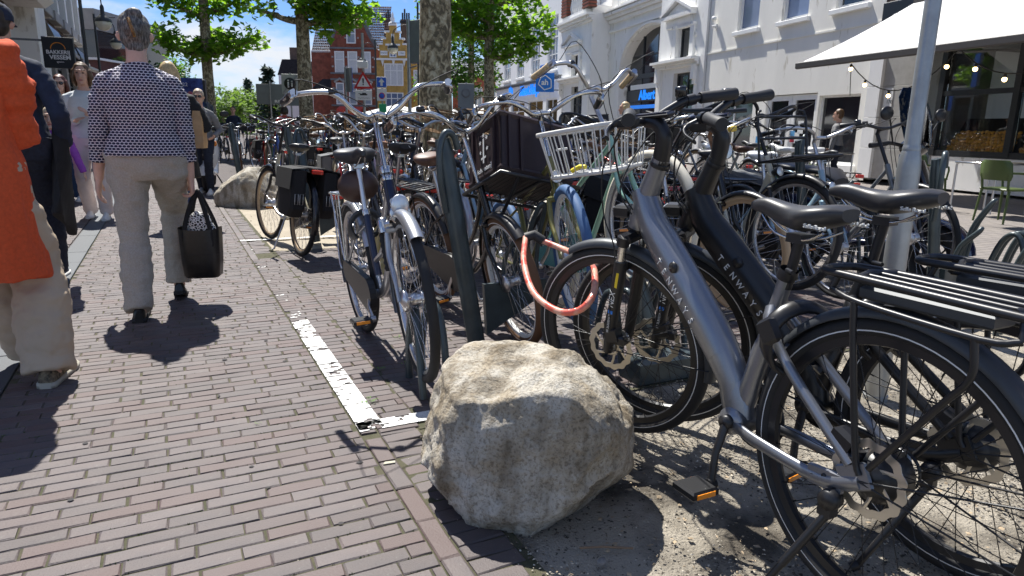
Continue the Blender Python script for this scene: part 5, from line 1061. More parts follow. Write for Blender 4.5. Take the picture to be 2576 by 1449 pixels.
    for s in (1, -1): text_on('Selle Royal', .0135, V((-.105, s * .0735, -.028)), (-s, 0, 0), (0, 0, 1), 'reflex', so, ex=.003)
    MB().lathe([(.0235, -.014), (.0255, 0), (.0235, .014)], (.318, 0, .757), (-.33, 0, .94), 16).tube([(.30, 0, .76), (.29, .035, .775), (.26, .05, .775)], .006, 6).build('seat_clamp', 'satin_black', T)
    # stem, display, handlebar (turned with the fork)
    mb = MB(); mb.x = S; mb.tube(smooth([(.846, 0, 1.005), (.832, 0, 1.06), (.832, 0, 1.10), (.855, 0, 1.128), (.885, 0, 1.135)], 4), [(.027, .027)] * 8 + [(.026, .022)] * 9, 16, ref=(0, 1, 0)); mb.lathe([(.031, 0), (.033, .006), (.031, .014)], (.85, 0, .995), axs, 18); mb.build('stem', 'satin_black', T)
    mb = MB(); mb.x = S; mb.box((.868, 0, 1.150), (.135, .048, .014), MX.Rotation(.06, 3, 'Y'), bev=.006); ds = mb.build('display', 'satin_black', T); mb = MB(); mb.x = S; mb.box((.868, 0, 1.1575), (.12, .040, .002), MX.Rotation(.06, 3, 'Y')); mb.build('screen', mat('screen_glass', (.03, .035, .07), .08, spec=.9), ds)
    mb = MB(); mb.x = S
    for s in (-1, 1): mb.tube(smooth([(.888, 0, 1.135), (.888, s * .05, 1.137), (.876, s * .10, 1.153), (.852, s * .15, 1.172), (.828, s * .185, 1.177), (.795, s * .23, 1.178), (.752, s * .300, 1.176)], 5), .0125, 12)
    hb = mb.build('handlebar', 'satin_black', T)
    for s in (-1, 1):
        mb = MB(); mb.x = S; a, b = V((.815, s * .200, 1.178)), V((.746, s * .310, 1.176)); mb.tube([a, a.lerp(b, .03), a.lerp(b, .5), a.lerp(b, .97), b], [.0175, .0188, .0175, .0195, .018], 16); mb.build('grip', 'matt_black', hb)
        mb = MB(); mb.x = S; mb.tube([(.842, s * .168, 1.174), (.826, s * .188, 1.177)], .018, 10); mb.tube(smooth([(.852, s * .165, 1.165), (.885, s * .185, 1.148), (.87, s * .235, 1.135), (.825, s * .300, 1.128)], 4), [(.011, .008)] * 4 + [(.009, .005)] * 9, 8); mb.build('brake_lever', 'satin_black', hb)
    mb = MB(); mb.x = S; mb.lathe([(0, .034), (.016, .033), (.019, .026), (.019, .004), (.012, .0)], (.853, -.150, 1.188), (0, 0, 1), 16); mb.build('bell', 'black_paint', hb)
    mb = MB(); mb.x = S; mb.box((.85, .158, 1.150), (.05, .045, .035), bev=.008); mb.build('control_pad', 'black_plastic', hb)
    mb = MB(); mb.x = S
    mb.tube(smooth([(.865, .175, 1.14), (.93, .12, 1.08), (.97, .05, .98), (.955, .04, .90), (.93, .038, .86)], 5), .0028, 5); mb.tube(smooth([(.865, -.175, 1.14), (.95, -.08, 1.06), (.98, .03, .93), (.935, .04, .845)], 5), .0028, 5); mb.tube(smooth([(.87, .16, 1.13), (1.0, .09, 1.0), (1.03, .06, .84), (.99, .068, .72), (1.01, .085, .55), (1.02, .08, .44)], 5), .0026, 5); mb.build('cables', 'black_rubber', T)
    mb = MB(); mb.x = S; mb.box((.99, 0, .845), (.055, .05, .042), bev=.008); hl = mb.build('headlight', 'black_plastic', T); mb = MB(); mb.x = S; mb.box((1.019, 0, .845), (.003, .04, .03)); mb.build('lens', 'lamp_lens', hl)
    # drive, lock, stand
    crankset(T, (BBp.x, BBp.z), crank, 'satin_black', 'black_plastic', tread=.17); MB().lathe([(.050, -.066), (.054, -.060), (.05, -.054)], (0, 0, R), (0, 1, 0), 18).build('rear_pulley', 'satin_black', T)
    mb = MB(); n = 14; p = [(BBp.x + .098 * math.cos(a), -.058, BBp.z + .098 * math.sin(a)) for a in [PI / 2 - .09 - PI * i / n for i in range(n + 1)]] + [(.05 * math.cos(a), -.06, R + .05 * math.sin(a)) for a in [-PI / 2 - .09 - PI * i / n for i in range(n + 1)]]; mb.tube(p, [(.0055, .002)] * len(p), 6, closed=True, ref=(0, 1, 0)); mb.build('belt', 'black_rubber', T)
    mb = MB(); mb.tube([(.255 + .085 * math.cos(a) * .35 - .06 * math.sin(a) * .0 , .088 * math.cos(a), .60 + .0 + .088 * math.sin(a)) for a in [RAD(-60) + RAD(300) * i / 18 for i in range(19)]], [(.022, .010)] * 19, 8, ref=(.8, 0, .6)); mb.box((.275, .092, .63), (.045, .022, .065), MX.Rotation(.6, 3, 'Y'), bev=.008); mb.build('frame_lock', 'satin_black', T)
    mb = MB(); mb.lathe([(0, -.018), (.022, -.018), (.026, 0), (.022, .018), (0, .018)], (.055, .086, .29), (0, 1, 0), 14).box((.058, .088, .265), (.034, .028, .05), bev=.01); a, b = V((.055, .090, .255)), V((.150, .185, .012)); mb.tube([a, a.lerp(b, .62)], .0105, 10); mb.tube([a.lerp(b, .58), b], .0088, 10); mb.tube([b, b + V((.012, .014, -.010))], .013, 8); mb.build('kickstand', 'satin_black', T)
    return T
mat('guard_grey', (.055, .06, .066), .45, .3)
ebike('matt grey electric bicycle nearest the boulder, its front wheel turned left', 'ebike_grey', (1.375, .881), RAD(90.5), RAD(22))
ebike('matt black electric bicycle standing right beside the grey one', 'ebike_black', (1.728, .883), RAD(99.7), RAD(25), sh=.03)

# ---------------------------------------------------------------- boulders
def rock_mat(name, a, b, c, dark):
    m = mat(name, a, .9); nt = m.node_tree; N = nt.nodes; L = nt.links; bs = N['Principled BSDF']; tc = N.new('ShaderNodeTexCoord')
    def nz(sc, d=9): t = N.new('ShaderNodeTexNoise'); t.inputs['Scale'].default_value = sc; t.inputs['Detail'].default_value = d; t.inputs['Roughness'].default_value = .68; L.new(tc.outputs['Object'], t.inputs[0]); return t.outputs[0]
    def ramp(src, p0, p1, c0, c1): r = N.new('ShaderNodeValToRGB'); r.color_ramp.elements[0].position = p0; r.color_ramp.elements[1].position = p1; r.color_ramp.elements[0].color = (*c0, 1); r.color_ramp.elements[1].color = (*c1, 1); L.new(src, r.inputs[0]); return r.outputs[0]
    def mix(f, x, y, bl='MIX'):
        q = N.new('ShaderNodeMix'); q.data_type = 'RGBA'; q.blend_type = bl
        if isinstance(f, float): q.inputs[0].default_value = f
        else: L.new(f, q.inputs[0])
        L.new(x, q.inputs[6]); L.new(y, q.inputs[7]); return q.outputs[2]
    base = ramp(nz(3.0), .35, .66, a, b); stain = ramp(nz(7.5), .44, .58, (0, 0, 0), (1, 1, 1)); speck = ramp(nz(110, 5), .36, .52, dark, (1, 1, 1)); brown = N.new('ShaderNodeRGB'); brown.outputs[0].default_value = (*c, 1)
    x = mix(stain, base, brown.outputs[0]); f = N.new('ShaderNodeMath'); f.operation = 'MULTIPLY'; f.inputs[1].default_value = .55; L.new(stain, f.inputs[0]); x = mix(f.outputs[0], base, brown.outputs[0]); mp = N.new('ShaderNodeMapping'); mp.inputs['Scale'].default_value = (1, 1, .22); L.new(tc.outputs['Object'], mp.inputs[0]); st = N.new('ShaderNodeTexNoise'); st.inputs['Scale'].default_value = 13; st.inputs['Detail'].default_value = 6; L.new(mp.outputs[0], st.inputs[0]); x = mix(.62, x, ramp(st.outputs[0], .40, .54, (.30, .25, .17), (1, 1, 1)), 'MULTIPLY'); x = mix(.60, x, speck, 'MULTIPLY'); L.new(x, bs.inputs['Base Color'])
    bp = N.new('ShaderNodeBump'); bp.inputs['Strength'].default_value = 1.0; bp.inputs['Distance'].default_value = .016; L.new(nz(55, 12), bp.inputs['Height']); L.new(bp.outputs[0], bs.inputs['Normal']); return m
rock_mat('granite', (.65, .61, .53), (.46, .42, .345), (.30, .215, .105), (.24, .20, .14)); rock_mat('pale_rock', (.56, .53, .47), (.44, .41, .35), (.36, .30, .21), (.4, .37, .32))
def boulder(label, loc, rx, ry, rz, rot, seed, m, lvl=6, cuts=(), rough=1.):
    import bmesh
    bm = bmesh.new(); bmesh.ops.create_icosphere(bm, subdivisions=lvl, radius=1)
    for v in bm.verts:
        d = v.co.normalized(); p = V((d.x, d.y, d.z)); e = 2.9
        s = (abs(p.x) ** e + abs(p.y) ** e + abs(p.z) ** e) ** (-1 / e); q = p * s
        for (n_, dist) in cuts:
            n2 = V(n_).normalized(); k = q.dot(n2) - dist
            if k > 0: q -= n2 * k * .86
        w = V((q.x * rx, q.y * ry, q.z * rz)); u = w * 1.0 + V((seed * 3.1, 0, 0))
        h = .022 * NZ.noise(u * 2.6) + .016 * abs(NZ.noise(u * 5.5)) - .010 * max(0, NZ.noise(u * 9) - .15) * 3 + .009 * NZ.noise(u * 19) + .007 * abs(NZ.noise(u * 43)) + .0035 * NZ.noise(u * 95)
        h += .018 * NZ.noise(V((u.x * 7, u.y * 7, u.z * 2.6)) + V((4, 4, 4))) - .012 * max(0, .12 - abs(NZ.noise(V((u.x * 4.2, u.y * 4.2, u.z * 2.2)) + V((1, 7, 2))))) * 8 * .6
        sd = max(0, -(.80 * d.x * math.cos(rot) - .80 * d.y * math.sin(rot)) * 1.0 - .05)
        h += sd * (.022 * NZ.noise(V((u.x * 9, u.y * 9, u.z * 4))) + .012 * NZ.noise(u * 30))
        if NZ.noise(u * 4.5 + V((9, 2, 1))) > .27: h -= .011
        v.co = w + d * h * rough * (max(rx, ry, rz) / .36)
    me = bpy.data.meshes.new('boulder'); bm.to_mesh(me); bm.free(); me.polygons.foreach_set('use_smooth', [True] * len(me.polygons))
    return ob('boulder', me, m, None, loc, rot, label=label, cat='boulder')
boulder('big pale boulder in the foreground between the brick path and the grey electric bicycle', (.915, 1.735, .178), .325, .262, .262, RAD(-50), 2, 'granite', 6, [((-.75, -.62, .25), .90), ((.25, -.95, .2), .90), ((-.2, -.35, .95), .93), ((.8, -.2, -.7), .86), ((-.6, -.4, -.75), .95), ((.85, .1, .75), .95)])
boulder('smaller cream boulder beside the white scooter on the far sand', (.98, 10.3, .18), .44, .38, .33, RAD(-20), 5, 'pale_rock', 5, [((-.8, -.2, .8), .72), ((.8, -.4, .6), .85)], .9)
# ================================================================ CITY BICYCLES
mat('crate_brown', (.022, .010, .012), .5, noise=(2, .3), wear=(16, (.10, .085, .085), .71)); mat('crate_black', (.012, .012, .013), .5); mat('wicker', (.25, .15, .07), .8, noise=(40, .35)); mat('rust', (.20, .10, .05), .8, noise=(30, .5)); mat('dots', (.02, .02, .022), .6)
def headlight(mb_list, root, p, dirx, r, m='chrome', nm='headlight', par=None):
    d = V(dirx).normalized(); h = MB().lathe([(0, -.055), (r * .45, -.05), (r * .85, -.02), (r, 0), (r * 1.02, .008), (r * .93, .010)], p, d, 18).build(nm, m, root); MB().lathe([(0, .014), (r * .5, .012), (r * .92, .008)], p, d, 18).build('lens', 'lamp_lens', h); return h
BIKES = 'bicycles parked close together in the racks'
def bike(label, mx, R=.345, tr=.019, wb=1.06, frame='step', paint='paint_navy', fork=None, tyre='black_rubber', rim='brushed_alu', bar='city', barz=1.08, bw=.30, barm='brushed_alu', grip='black_plastic', sz=.95, sm='saddle_black', sk='city', springs=False,
         mud='satin_black', carrier='satin_black', case='black_plastic', steer=0., light='chrome', rear=True, crank=.4, bags=None, front=None, stand=True, lod=0, post='brushed_alu', cables=True, susp=False, cover=None, guard_coat=None, cr=.115, stripe=None, grey_stem=None):
    T = thing('bicycle', label, 'bicycle', mx=mx, group=BIKES); n = 6 if lod else 10; sg = (24, 6) if lod else (48, 10); ns = 20 if lod else 32
    fork = fork or paint; FA = V((wb, 0, R)); BB = (.44, .285); hb, ht = V((wb - .155, 0, .66)), V((wb - .215, 0, .83)); ax = (ht - hb).normalized()
    S = MX.Translation(hb) @ MX.Rotation(steer, 4, ax) @ MX.Translation(-hb)
    wk = dict(n=ns, seg=sg, lod=lod, spr=.0012 if not lod else .0016, stripe=stripe)
    wheel(T, (0, 0, R), R, tr, tyre, rim, 'steel_spoke', **wk); wheel(T, None, R, tr, tyre, rim, 'steel_spoke', mx=S @ MX.Translation(FA), hub='drum', **wk)
    mb = MB(); st = V((.315, 0, .66)); b = V((BB[0], 0, BB[1]))
    mb.tube([hb - ax * .01, ht + ax * .01], .019, n); mb.tube([b, st], .0155, n); mb.lathe([(0, -.036), (.022, -.036), (.022, .036), (0, .036)], b, (0, 1, 0), n + 2)
    if frame == 'step':
        mb.tube(smooth([hb + ax * .03, hb + V((-.10, 0, -.10)), V((.62, 0, .40)), V((.52, 0, .315)), b], 3), [(.019, .024)] * 13, n, ref=(0, 1, 0)); mb.tube(smooth([ht - ax * .02, ht + V((-.12, 0, -.15)), V((.58, 0, .52)), V((.40, 0, .44))], 3), .013, n)
    elif frame == 'oma':
        mb.tube(smooth([hb + ax * .02, hb + V((-.05, 0, -.13)), V((.74, 0, .40)), V((.58, 0, .30)), b], 3), .016, n); mb.tube(smooth([ht - ax * .03, ht + V((-.06, 0, -.16)), V((.66, 0, .52)), V((.50, 0, .42)), V((.395, 0, .43))], 3), .013, n)
    elif frame == 'fat':
        mb.tube(smooth([hb + ax * .07, hb + V((-.10, 0, -.05)), V((.66, 0, .46)), V((.52, 0, .33)), b], 3), [(.024, .038)] * 13, n, ref=(0, 1, 0))
    else:
        mb.tube([ht - ax * .03, st + V((.01, 0, -.03))], .0145, n); mb.tube([hb + ax * .03, b], .016, n)
    for s in (-1, 1):
        mb.tube([(BB[0] - .03, s * .03, BB[1]), (.25, s * .052, .30), (0, s * .062, R)], .009, n - 2); mb.tube([(st.x, s * .012, st.z - .05), (.22, s * .05, .55), (0, s * .062, R)], .0075, n - 2)
    fr = mb.build('frame', paint, T); mb = MB(); mb.x = S
    mb.tube([hb, hb - ax * .02], .017, n); mb.box(hb - ax * .03, (.035, .105, .03), bev=.008)
    for s in (-1, 1): mb.tube(smooth([hb - ax * .03 + V((0, s * .045, 0)), hb + V((.04, s * .055, -.14)), V((wb - .045, s * .058, R + .10)), V((wb, s * .058, R))], 3), [.0135] * 4 + [.0115] * 3 + [.009] * 3, n)
    fo = mb.build('fork', fork, T)
    if susp:
        mb = MB(); mb.x = S
        for s in (-1, 1): mb.lathe([(.017 + (.005 if k % 2 else 0), .012 * k) for k in range(14)], hb + V((.012, s * .055, -.20)), -((V((.04, 0, -.14))).normalized()) * 1.0, 10)
        mb.build('bellows', 'black_rubber', fo); mb = MB(); mb.x = S
        for s in (-1, 1): mb.lathe([(.023, 0), (.024, .05), (.018, .065), (0, .065)], hb + V((.004, s * .055, -.04)), ax, 12)
        mb.bar(hb + V((0, -.055, -.01)), hb + V((0, .055, -.01)), .04, .035, bev=.01); mb.build('crown', 'chrome', fo)
    if mud:
        guard((wb, 0, R), R + .010, RAD(50), RAD(200), .027 + tr * .2, 12 if lod else 22, S).build('mudguard', mud, T); guard((0, 0, R), R + .010, RAD(25), RAD(200), .027 + tr * .2, 12 if lod else 24).build('mudguard', guard_coat or mud, T)
    if case:
        pl = [(BB[0] + cr * math.cos(a), BB[1] + cr * math.sin(a)) for a in [RAD(80) - PI * .93 * i / 10 for i in range(11)]] + [(.055 * math.cos(a), R + .055 * math.sin(a)) for a in [RAD(-105) - PI * .9 * i / 8 for i in range(9)]]
        MB().prism(pl, .032, MX(((1, 0, 0, 0), (0, 0, -1, -.042), (0, 1, 0, 0), (0, 0, 0, 1)))).build('chain_case', case, T)
    crankset(T, BB, crank, refl=True, ring=not case, tread=.14)
    if carrier:
        mb = MB(); z = 2 * R + .055; rack(mb, .14, -.30, z, .06, .006, 3)
        for s in (-1, 1): mb.tube([(-.02, s * .060, z), (0, s * .066, R)], .0055, 5); mb.tube([(-.22, s * .060, z), (-.14, s * .064, z - .14), (0, s * .066, R)], .0055, 5)
        mb.build('carrier', carrier, T)
    if rear: MB().box((-.325, 0, 2 * R + .03), (.022, .09, .035), bev=.006).build('tail_light', 'red_reflector', T)
    saddle(T, .265, sz, .66, .315, sk, sm, post, springs)
    if cover:
        q = [o for o in T.children if o.name.startswith('saddle')][0]; mb = MB(); r = random.Random(1)
        for (x, y, z) in cover: mb.lathe([(0, 0), (.012, 0), (.012, .002), (0, .002)], (x, y, z), (x * .2, y * 2, .05 + z), 8)
        mb.build('dot', 'reflex', q)
    # stem + handlebar in one turned frame
    cl = V((wb - .215 - (barz - .83) * .33, 0, barz)); mb = MB(); mb.x = S
    mb.tube([ht, cl + V((-.01, 0, -.03))], .0125, n); mb.tube([cl + V((-.012, 0, -.035)), cl + V((.0, 0, -.002)), cl + V((.045, 0, .004))], .0135, n); mb.build('stem', grey_stem or barm, T)
    c = cl + V((.045, 0, .004)); W_ = bw
    sh = {'city': [(0, 0, 0), (.005, .05, .0), (.055, .11, .03), (.07, .18, .06), (.02, W_ * .88, .065), (-.07, W_, .05), (-.20, W_ * 1.04, .03)],
          'high': [(0, 0, 0), (.0, .045, -.01), (.03, .10, .02), (.05, .155, .075), (.035, .21, .10), (-.03, W_ * .93, .10), (-.14, W_, .085)],
          'flat': [(0, 0, 0), (0, .06, .005), (-.005, .12, .02), (-.02, .19, .03), (-.05, W_ * .85, .032), (-.085, W_, .03)],
          'oma': [(0, 0, 0), (.02, .06, .02), (.05, .13, .09), (.02, .20, .13), (-.08, W_ * .92, .13), (-.18, W_, .10), (-.28, W_ * 1.02, .07)]}[bar]
    mb = MB(); mb.x = S; L = smooth([(-p[0] * 0 + p[0], -p[1], p[2]) for p in sh[::-1]][:-1] + sh, 4); P_ = [c + V(p) for p in L]; mb.tube(P_, .0111, n + 2); hbm = mb.build('handlebar', barm, T)
    for s in (-1, 1):
        e = [c + V((p[0], s * p[1], p[2])) for p in sh[-2:]]; d = (e[1] - e[0]).normalized(); g0 = e[1] - d * .125; mb = MB(); mb.x = S; mb.tube([g0, g0 + d * .004, g0 + d * .07, e[1] + d * .004, e[1] + d * .008], [.015, .0168, .0155, .0168, .013], 10); mb.build('grip', grip, hbm)
        if not lod or s > 0:
            mb = MB(); mb.x = S; g = g0 - d * .02; mb.tube([g - d * .02, g + d * .012], .0165, 8); f = V((.045, 0, -.018)) + V((0, s * .0, 0)); mb.tube(smooth([g + f * .3, g + f * 1.0 + d * .03, g + f * 1.15 + d * .09, g + f * .95 + d * .15], 3), [(.010, .007)] * 4 + [(.008, .0045)] * 6, 6); mb.build('brake_lever', barm if barm != 'satin_black' else 'black_plastic', hbm)
            if cables:
                mb = MB(); mb.x = S; a = g + f * .8 - d * .03; mb.tube(smooth([a, a - d * .09 + V((.05, 0, .03)), c + V((.10, s * .05, .02)), c + V((.07, s * .02, -.12)), hb + V((.03, s * .02, .02))], 4), .0024, 4); mb.build('cable', 'black_rubber', hbm)
    if not lod: mb = MB(); mb.x = S; q = c + V((sh[3][0] - .01, -sh[3][1] - .02, sh[3][2])); mb.lathe([(0, .036), (.018, .034), (.023, .024), (.022, .012), (.006, .008), (.006, 0)], q, (0, 0, 1), 14); mb.build('bell', 'black_paint', hbm)
    if light: headlight(None, T, S @ V((wb - .115, 0, .735)), S.to_3x3() @ V((1, 0, .05)), .032, light)
    if stand: MB().tube([(.34, .05, .30), (.26, .16, .015), (.27, .175, .008)], .008, 6).build('kickstand', 'satin_black' if lod else 'brushed_alu', T)
    if bags:
        for s in (-1, 1):
            mb = MB(); prof = [(.13, .735), (.10, .40), (.04, .345), (-.20, .345), (-.285, .42), (-.30, .735)]; rs = []
            for y, k in ((.075, .96), (.095, 1.0), (.17, 1.0), (.195, .93)): rs.append([(-.085 + (p[0] + .085) * k, s * y, .55 + (p[1] - .55) * k + .01 * NZ.noise((p[0] * 9, y * 30, p[1] * 9))) for p in prof])
            mb.rings(rs, sm=False); pb = mb.build('pannier', bags, T); mb = MB(); mb.rings([[(.135, s * .05, .765), (-.305, s * .05, .765), (-.305, s * .05, .757), (.135, s * .05, .757)], [(.14, s * .20, .745), (-.31, s * .20, .745), (-.31, s * .20, .735), (.14, s * .20, .735)], [(.13, s * .212, .58), (-.30, s * .212, .58), (-.30, s * .204, .58), (.13, s * .204, .58)]], sm=False); mb.build('flap', bags, pb)
            mb = MB(); q = basis((-.298, s * .13, .50), (0, -1, 0), (0, 0, 1))
            for dx in (-.020, .020): mb.tube([q @ V(p) for p in ((dx - .013, -.04, 0), (dx + .013, -.04, 0), (dx + .013, .045, 0), (dx - .013, .045, 0))], .0022, 4, closed=True)
            mb.build('reflective_mark', 'reflex', pb)
        MB().box((-.085, 0, .762), (.42, .16, .012), bev=.004).build('pannier_bridge', bags, T)
    if front:
        kind, fm = front; z0 = barz - .14 if kind != 'tray' else .80; x0 = wb - .20; mb = MB(); mb.x = S
        if kind == 'crate':
            a, b_, h, t = .17, .22, .24, .006
            for sx, sy in ((1, 0), (-1, 0), (0, 1), (0, -1)):
                if sx: mb.box((x0 + .22 + sx * a, 0, z0 + h / 2), (t, 2 * b_, h)); [mb.box((x0 + .22 + sx * (a + .004), yy, z0 + h / 2), (.01, .012, h)) for yy in (-.12, 0, .12)]
                else: mb.box((x0 + .22, sy * b_, z0 + h / 2), (2 * a, t, h)); [mb.box((x0 + .22 + xx, sy * (b_ + .004), z0 + h / 2), (.012, .01, h)) for xx in (-.08, .08)]
            mb.box((x0 + .22, 0, z0), (2 * a, 2 * b_, t)); mb.tube([(x0 + .22 + sx * a, sy * b_, z0 + h) for sx, sy in ((1, 1), (1, -1), (-1, -1), (-1, 1))], .011, 4, closed=True); mb.build('front_crate', fm, T)
        else:
            a, b_, h = .15, .19, .22
            for k, (zz, f) in enumerate(((0, .82), (.5, .91), (1, 1))): mb.tube([(x0 + .22 + sx * a * f, sy * b_ * f, z0 + h * zz) for sx, sy in ((1, 1), (1, -1), (-1, -1), (-1, 1))], .006 if zz != 1 else .009, 5, closed=True)
            for i in range(9):
                u = -1 + 2 * i / 8
                for sx in (1, -1): mb.tube([(x0 + .22 + sx * a * .82, u * b_ * .82, z0), (x0 + .22 + sx * a, u * b_, z0 + h)], .003, 4); mb.tube([(x0 + .22 + u * a * .82, sx * b_ * .82, z0), (x0 + .22 + u * a, sx * b_, z0 + h)], .003, 4)
                mb.tube([(x0 + .22 + u * a * .8, -b_ * .8, z0), (x0 + .22 + u * a * .8, b_ * .8, z0)], .003, 4)
            mb.build('front_basket', fm, T)
        mb = MB(); mb.x = S
        for s in (-1, 1): mb.tube([(x0 + .30, s * .10, z0 - .01), (wb + .03, s * .08, R + .2), (wb, s * .062, R)], .006, 5)
        mb.build('rack_strut', 'satin_black', T)
    return T
def M_(x, y, yaw, pitch=0., lean=0., z=0.): return MX.Translation((x, y, z)) @ MX.Rotation(RAD(yaw), 4, 'Z') @ MX.Rotation(-RAD(pitch), 4, 'Y') @ MX.Rotation(RAD(lean), 4, 'X')
# silver city bicycle facing the viewer beside the white line
T = bike('silver city bicycle with dark blue head tube and wide chrome handlebar beside the white line', M_(.90, 3.60, -91, 3.5, 4), wb=1.0, frame='step', paint='silver_paint', fork='silver_paint', barm='chrome', bar='high', bw=.36, barz=1.11, sz=.97, sk='wide', springs=True, mud='silver_paint', carrier='chrome', case='black_plastic', susp=True, cr=.085, light=None, crank=2.6, steer=RAD(-5), tr=.021, R=.35)
inv = None
mb = MB(); mb.tube([V((.785, 0, .83)) + V((.785 - .845, 0, .17)).normalized() * .02, V((.845, 0, .66)) + V((.06, 0, -.17)).normalized() * -.02], .0235, 14); mb.build('blue_sleeve', 'paint_navy', T); MB().tube([(.42, 0, .37), (.318, 0, .66)], .0185, 12).build('seat_tube_sleeve', 'paint_navy', T)
mb = MB(); mb.lathe([(.0245, 0), (.0275, .01), (.0245, .02)], (.785, 0, .83), (-.33, 0, .94), 14).lathe([(.026, 0), (.028, .012), (.025, .03)], (.775, 0, .86), (-.33, 0, .94), 14); mb.build('collar', 'chrome', T); MB().lathe([(.0195, 0), (.021, .012), (.0195, .03)], (.318, 0, .655), (-.33, 0, .94), 14).build('seat_clamp', 'chrome', T)
mb = MB(); mb.lathe([(.014, 0), (.014, .012), (.0, .012)], (.812, 0, .745), (1, 0, .3), 14) if 0 else None
MB().lathe([(0, 0), (.017, 0), (.015, .004), (0, .004)], (.838, 0, .745), (.94, 0, .34), 16).build('head_badge', 'reflex', T)
for i, ch in enumerate('KOGA'): text_on(ch, .030, (.388 - .022 * i * .0 + (-.010) * i + .019, 0.0, .46 - .028 * i * -1 - .0), (0, 1, 0), (-.33, 0, .94), 'reflex', T, ex=.001) if 0 else None
hd = headlight(None, T, V((.925, .0, .70)), (1, 0, .06), .046, 'chrome'); hd.scale = (1, 1, 1)
mb = MB(); mb.sphere((.932, 0, .735), (.014, .04, .045), 14, 8); mb.build('reflector_glass', 'lamp_lens', hd); MB().tube([(.90, 0, .60), (.91, 0, .66)], .014, 8).build('light_stem', 'black_plastic', hd)
mb = MB(); mb.sphere((.21, 0, .80), (.075, .105, .085), 12, 8); mb.v = [tuple(V(p) * 1 + V((0, 0, .01 * NZ.noise(V(p) * 14)))) for p in mb.v]; mb.build('saddle_bag', mat('bag_brown', (.06, .03, .022), .45, noise=(9, .4)), T)
mb = MB(); mb.tube([(.255 + .03 * math.sin(a), .075 * math.cos(a), .60 + .075 * math.sin(a)) for a in [RAD(-50) + RAD(280) * i / 14 for i in range(15)]], [(.026, .011)] * 15, 8, ref=(.8, 0, .6)); mb.build('frame_lock', 'guard_grey', T)
mb = MB(); mb.prism([(.40, .30), (.20, .33), (.10, .56), (.24, .60)], .003, MX(((1, 0, 0, 0), (0, 0, 1, .075), (0, 1, 0, 0), (0, 0, 0, 1)))); mb.build('coat_guard', mat('smoked_yellow', (.42, .34, .08), .25), T)
mb = MB()
for s in (-1, 1): mb.tube([(-.24, s * .05, .74), (-.235, s * .055, .36), (-.20, s * .055, .33)], .005, 6); mb.tube([(-.26, s * .03, .74), (-.27, s * .03, .40)], .004, 6)
mb.build('rack_tube', 'chrome', T)
# black bicycle with striped panniers further along the path
bike('black city bicycle with two black panniers and tan walled tyres near the path', M_(.955, 6.03, 97, 0, 6), R=.352, tr=.022, frame='fat', paint='paint_cream', fork='satin_black', tyre='black_rubber', rim='tan_rubber', barm='satin_black', bar='city', bw=.30, barz=1.10, sz=.93, bags='canvas_black', mud='black_paint', case='black_plastic', light='black_plastic', steer=RAD(8))
# crate bicycle
T = bike('black transport bicycle with brown tyres carrying the big crate', M_(1.53, 4.12, -87, 0, 10), R=.345, tr=.025, frame='oma', paint='black_paint', tyre='brown_rubber', rim='reflex', bar='oma', bw=.33, barz=1.10, barm='chrome', grip='brown_leather', sm='brown_leather', springs=True, sz=.95, light=None, stripe='reflex', crank=1.2, steer=RAD(-6))
# olive bicycle with blue tyre
T = bike('olive green bicycle with blue front tyre and white tubular basket', M_(1.84, 3.70, -98, 9.5, 3), R=.345, tr=.024, frame='diamond', paint='paint_olive', tyre='blue_rubber', rim='reflex', barm='chrome', bar='city', bw=.33, barz=1.06, sm='brown_leather', mud=None, case=None, light='black_plastic', crank=.9, carrier=None, steer=RAD(-10))
# mint bicycle, wheel high in the rack
T = bike('mint green bicycle standing steeply in the high rack with cream grips and tan tyre', M_(2.15, 3.62, -92, 19, 2), R=.345, tr=.023, frame='diamond', paint='paint_mint', fork='paint_mint', tyre='cream_rubber', rim='brushed_alu', barm='brushed_alu', bar='high', bw=.30, barz=1.13, grip='cork', sm='tan_leather', springs=True, mud=None, light=None, case='paint_teal', crank=.5, steer=RAD(6))
T = bike('old black bicycle with rusty stem, round chrome headlamp and yellow taped bar', M_(3.02, 3.92, -95, 4, 2), frame='oma', paint='black_paint', bar='city', barm='chrome', bw=.28, barz=1.06, sm='saddle_black', sz=.93, light=None, grey_stem='rust', rim='tan_rubber', tyre='tan_rubber', steer=RAD(6))
headlight(None, T, V((.90, .0, .94)), (1, 0, .1), .052, 'chrome')
mb = MB(); mb.lathe([(.017, -.02), (.019, 0), (.017, .02)], (.87, .075, 1.065), (.2, 1, .1), 12); mb.build('yellow_tape', mat('tape_yellow', (.75, .55, .10), .5), T); mb = MB(); mb.lathe([(.017, -.016), (.019, 0), (.017, .016)], (.87, -.02, 1.06), (0, 1, 0), 12); mb.build('white_tape', 'white_plastic', T)
T = bike('sage cream city bicycle with black front carrier and twist grip handlebar', M_(3.55, 3.92, -100, 9, 2), frame='fat', paint='paint_cream', fork='satin_black', bar='city', barm='satin_black', bw=.31, barz=1.10, sz=.95, light='black_plastic', mud='satin_black', steer=RAD(12), tr=.022)
mb = MB()
for y in (-.17, .17): mb.tube(smooth([(1.0, y, .78), (1.0, y, 1.06), (.98, y * .8, 1.10)], 3), .008, 6)
for zz in (.79, .93, 1.06): mb.tube([(1.0, -.17, zz), (1.0, .17, zz)], .008, 6)
for y in (-.15, -.05, .05, .15): mb.tube([(1.0, y, .79), (1.30, y, .79)], .007, 6)
mb.tube([(1.30, -.17, .79), (1.30, .17, .79)], .008, 6); mb.tube([(1.0, -.17, .79), (1.30, -.17, .79)], .008, 6); mb.tube([(1.0, .17, .79), (1.30, .17, .79)], .008, 6); mb.build('front_carrier', 'satin_black', T)
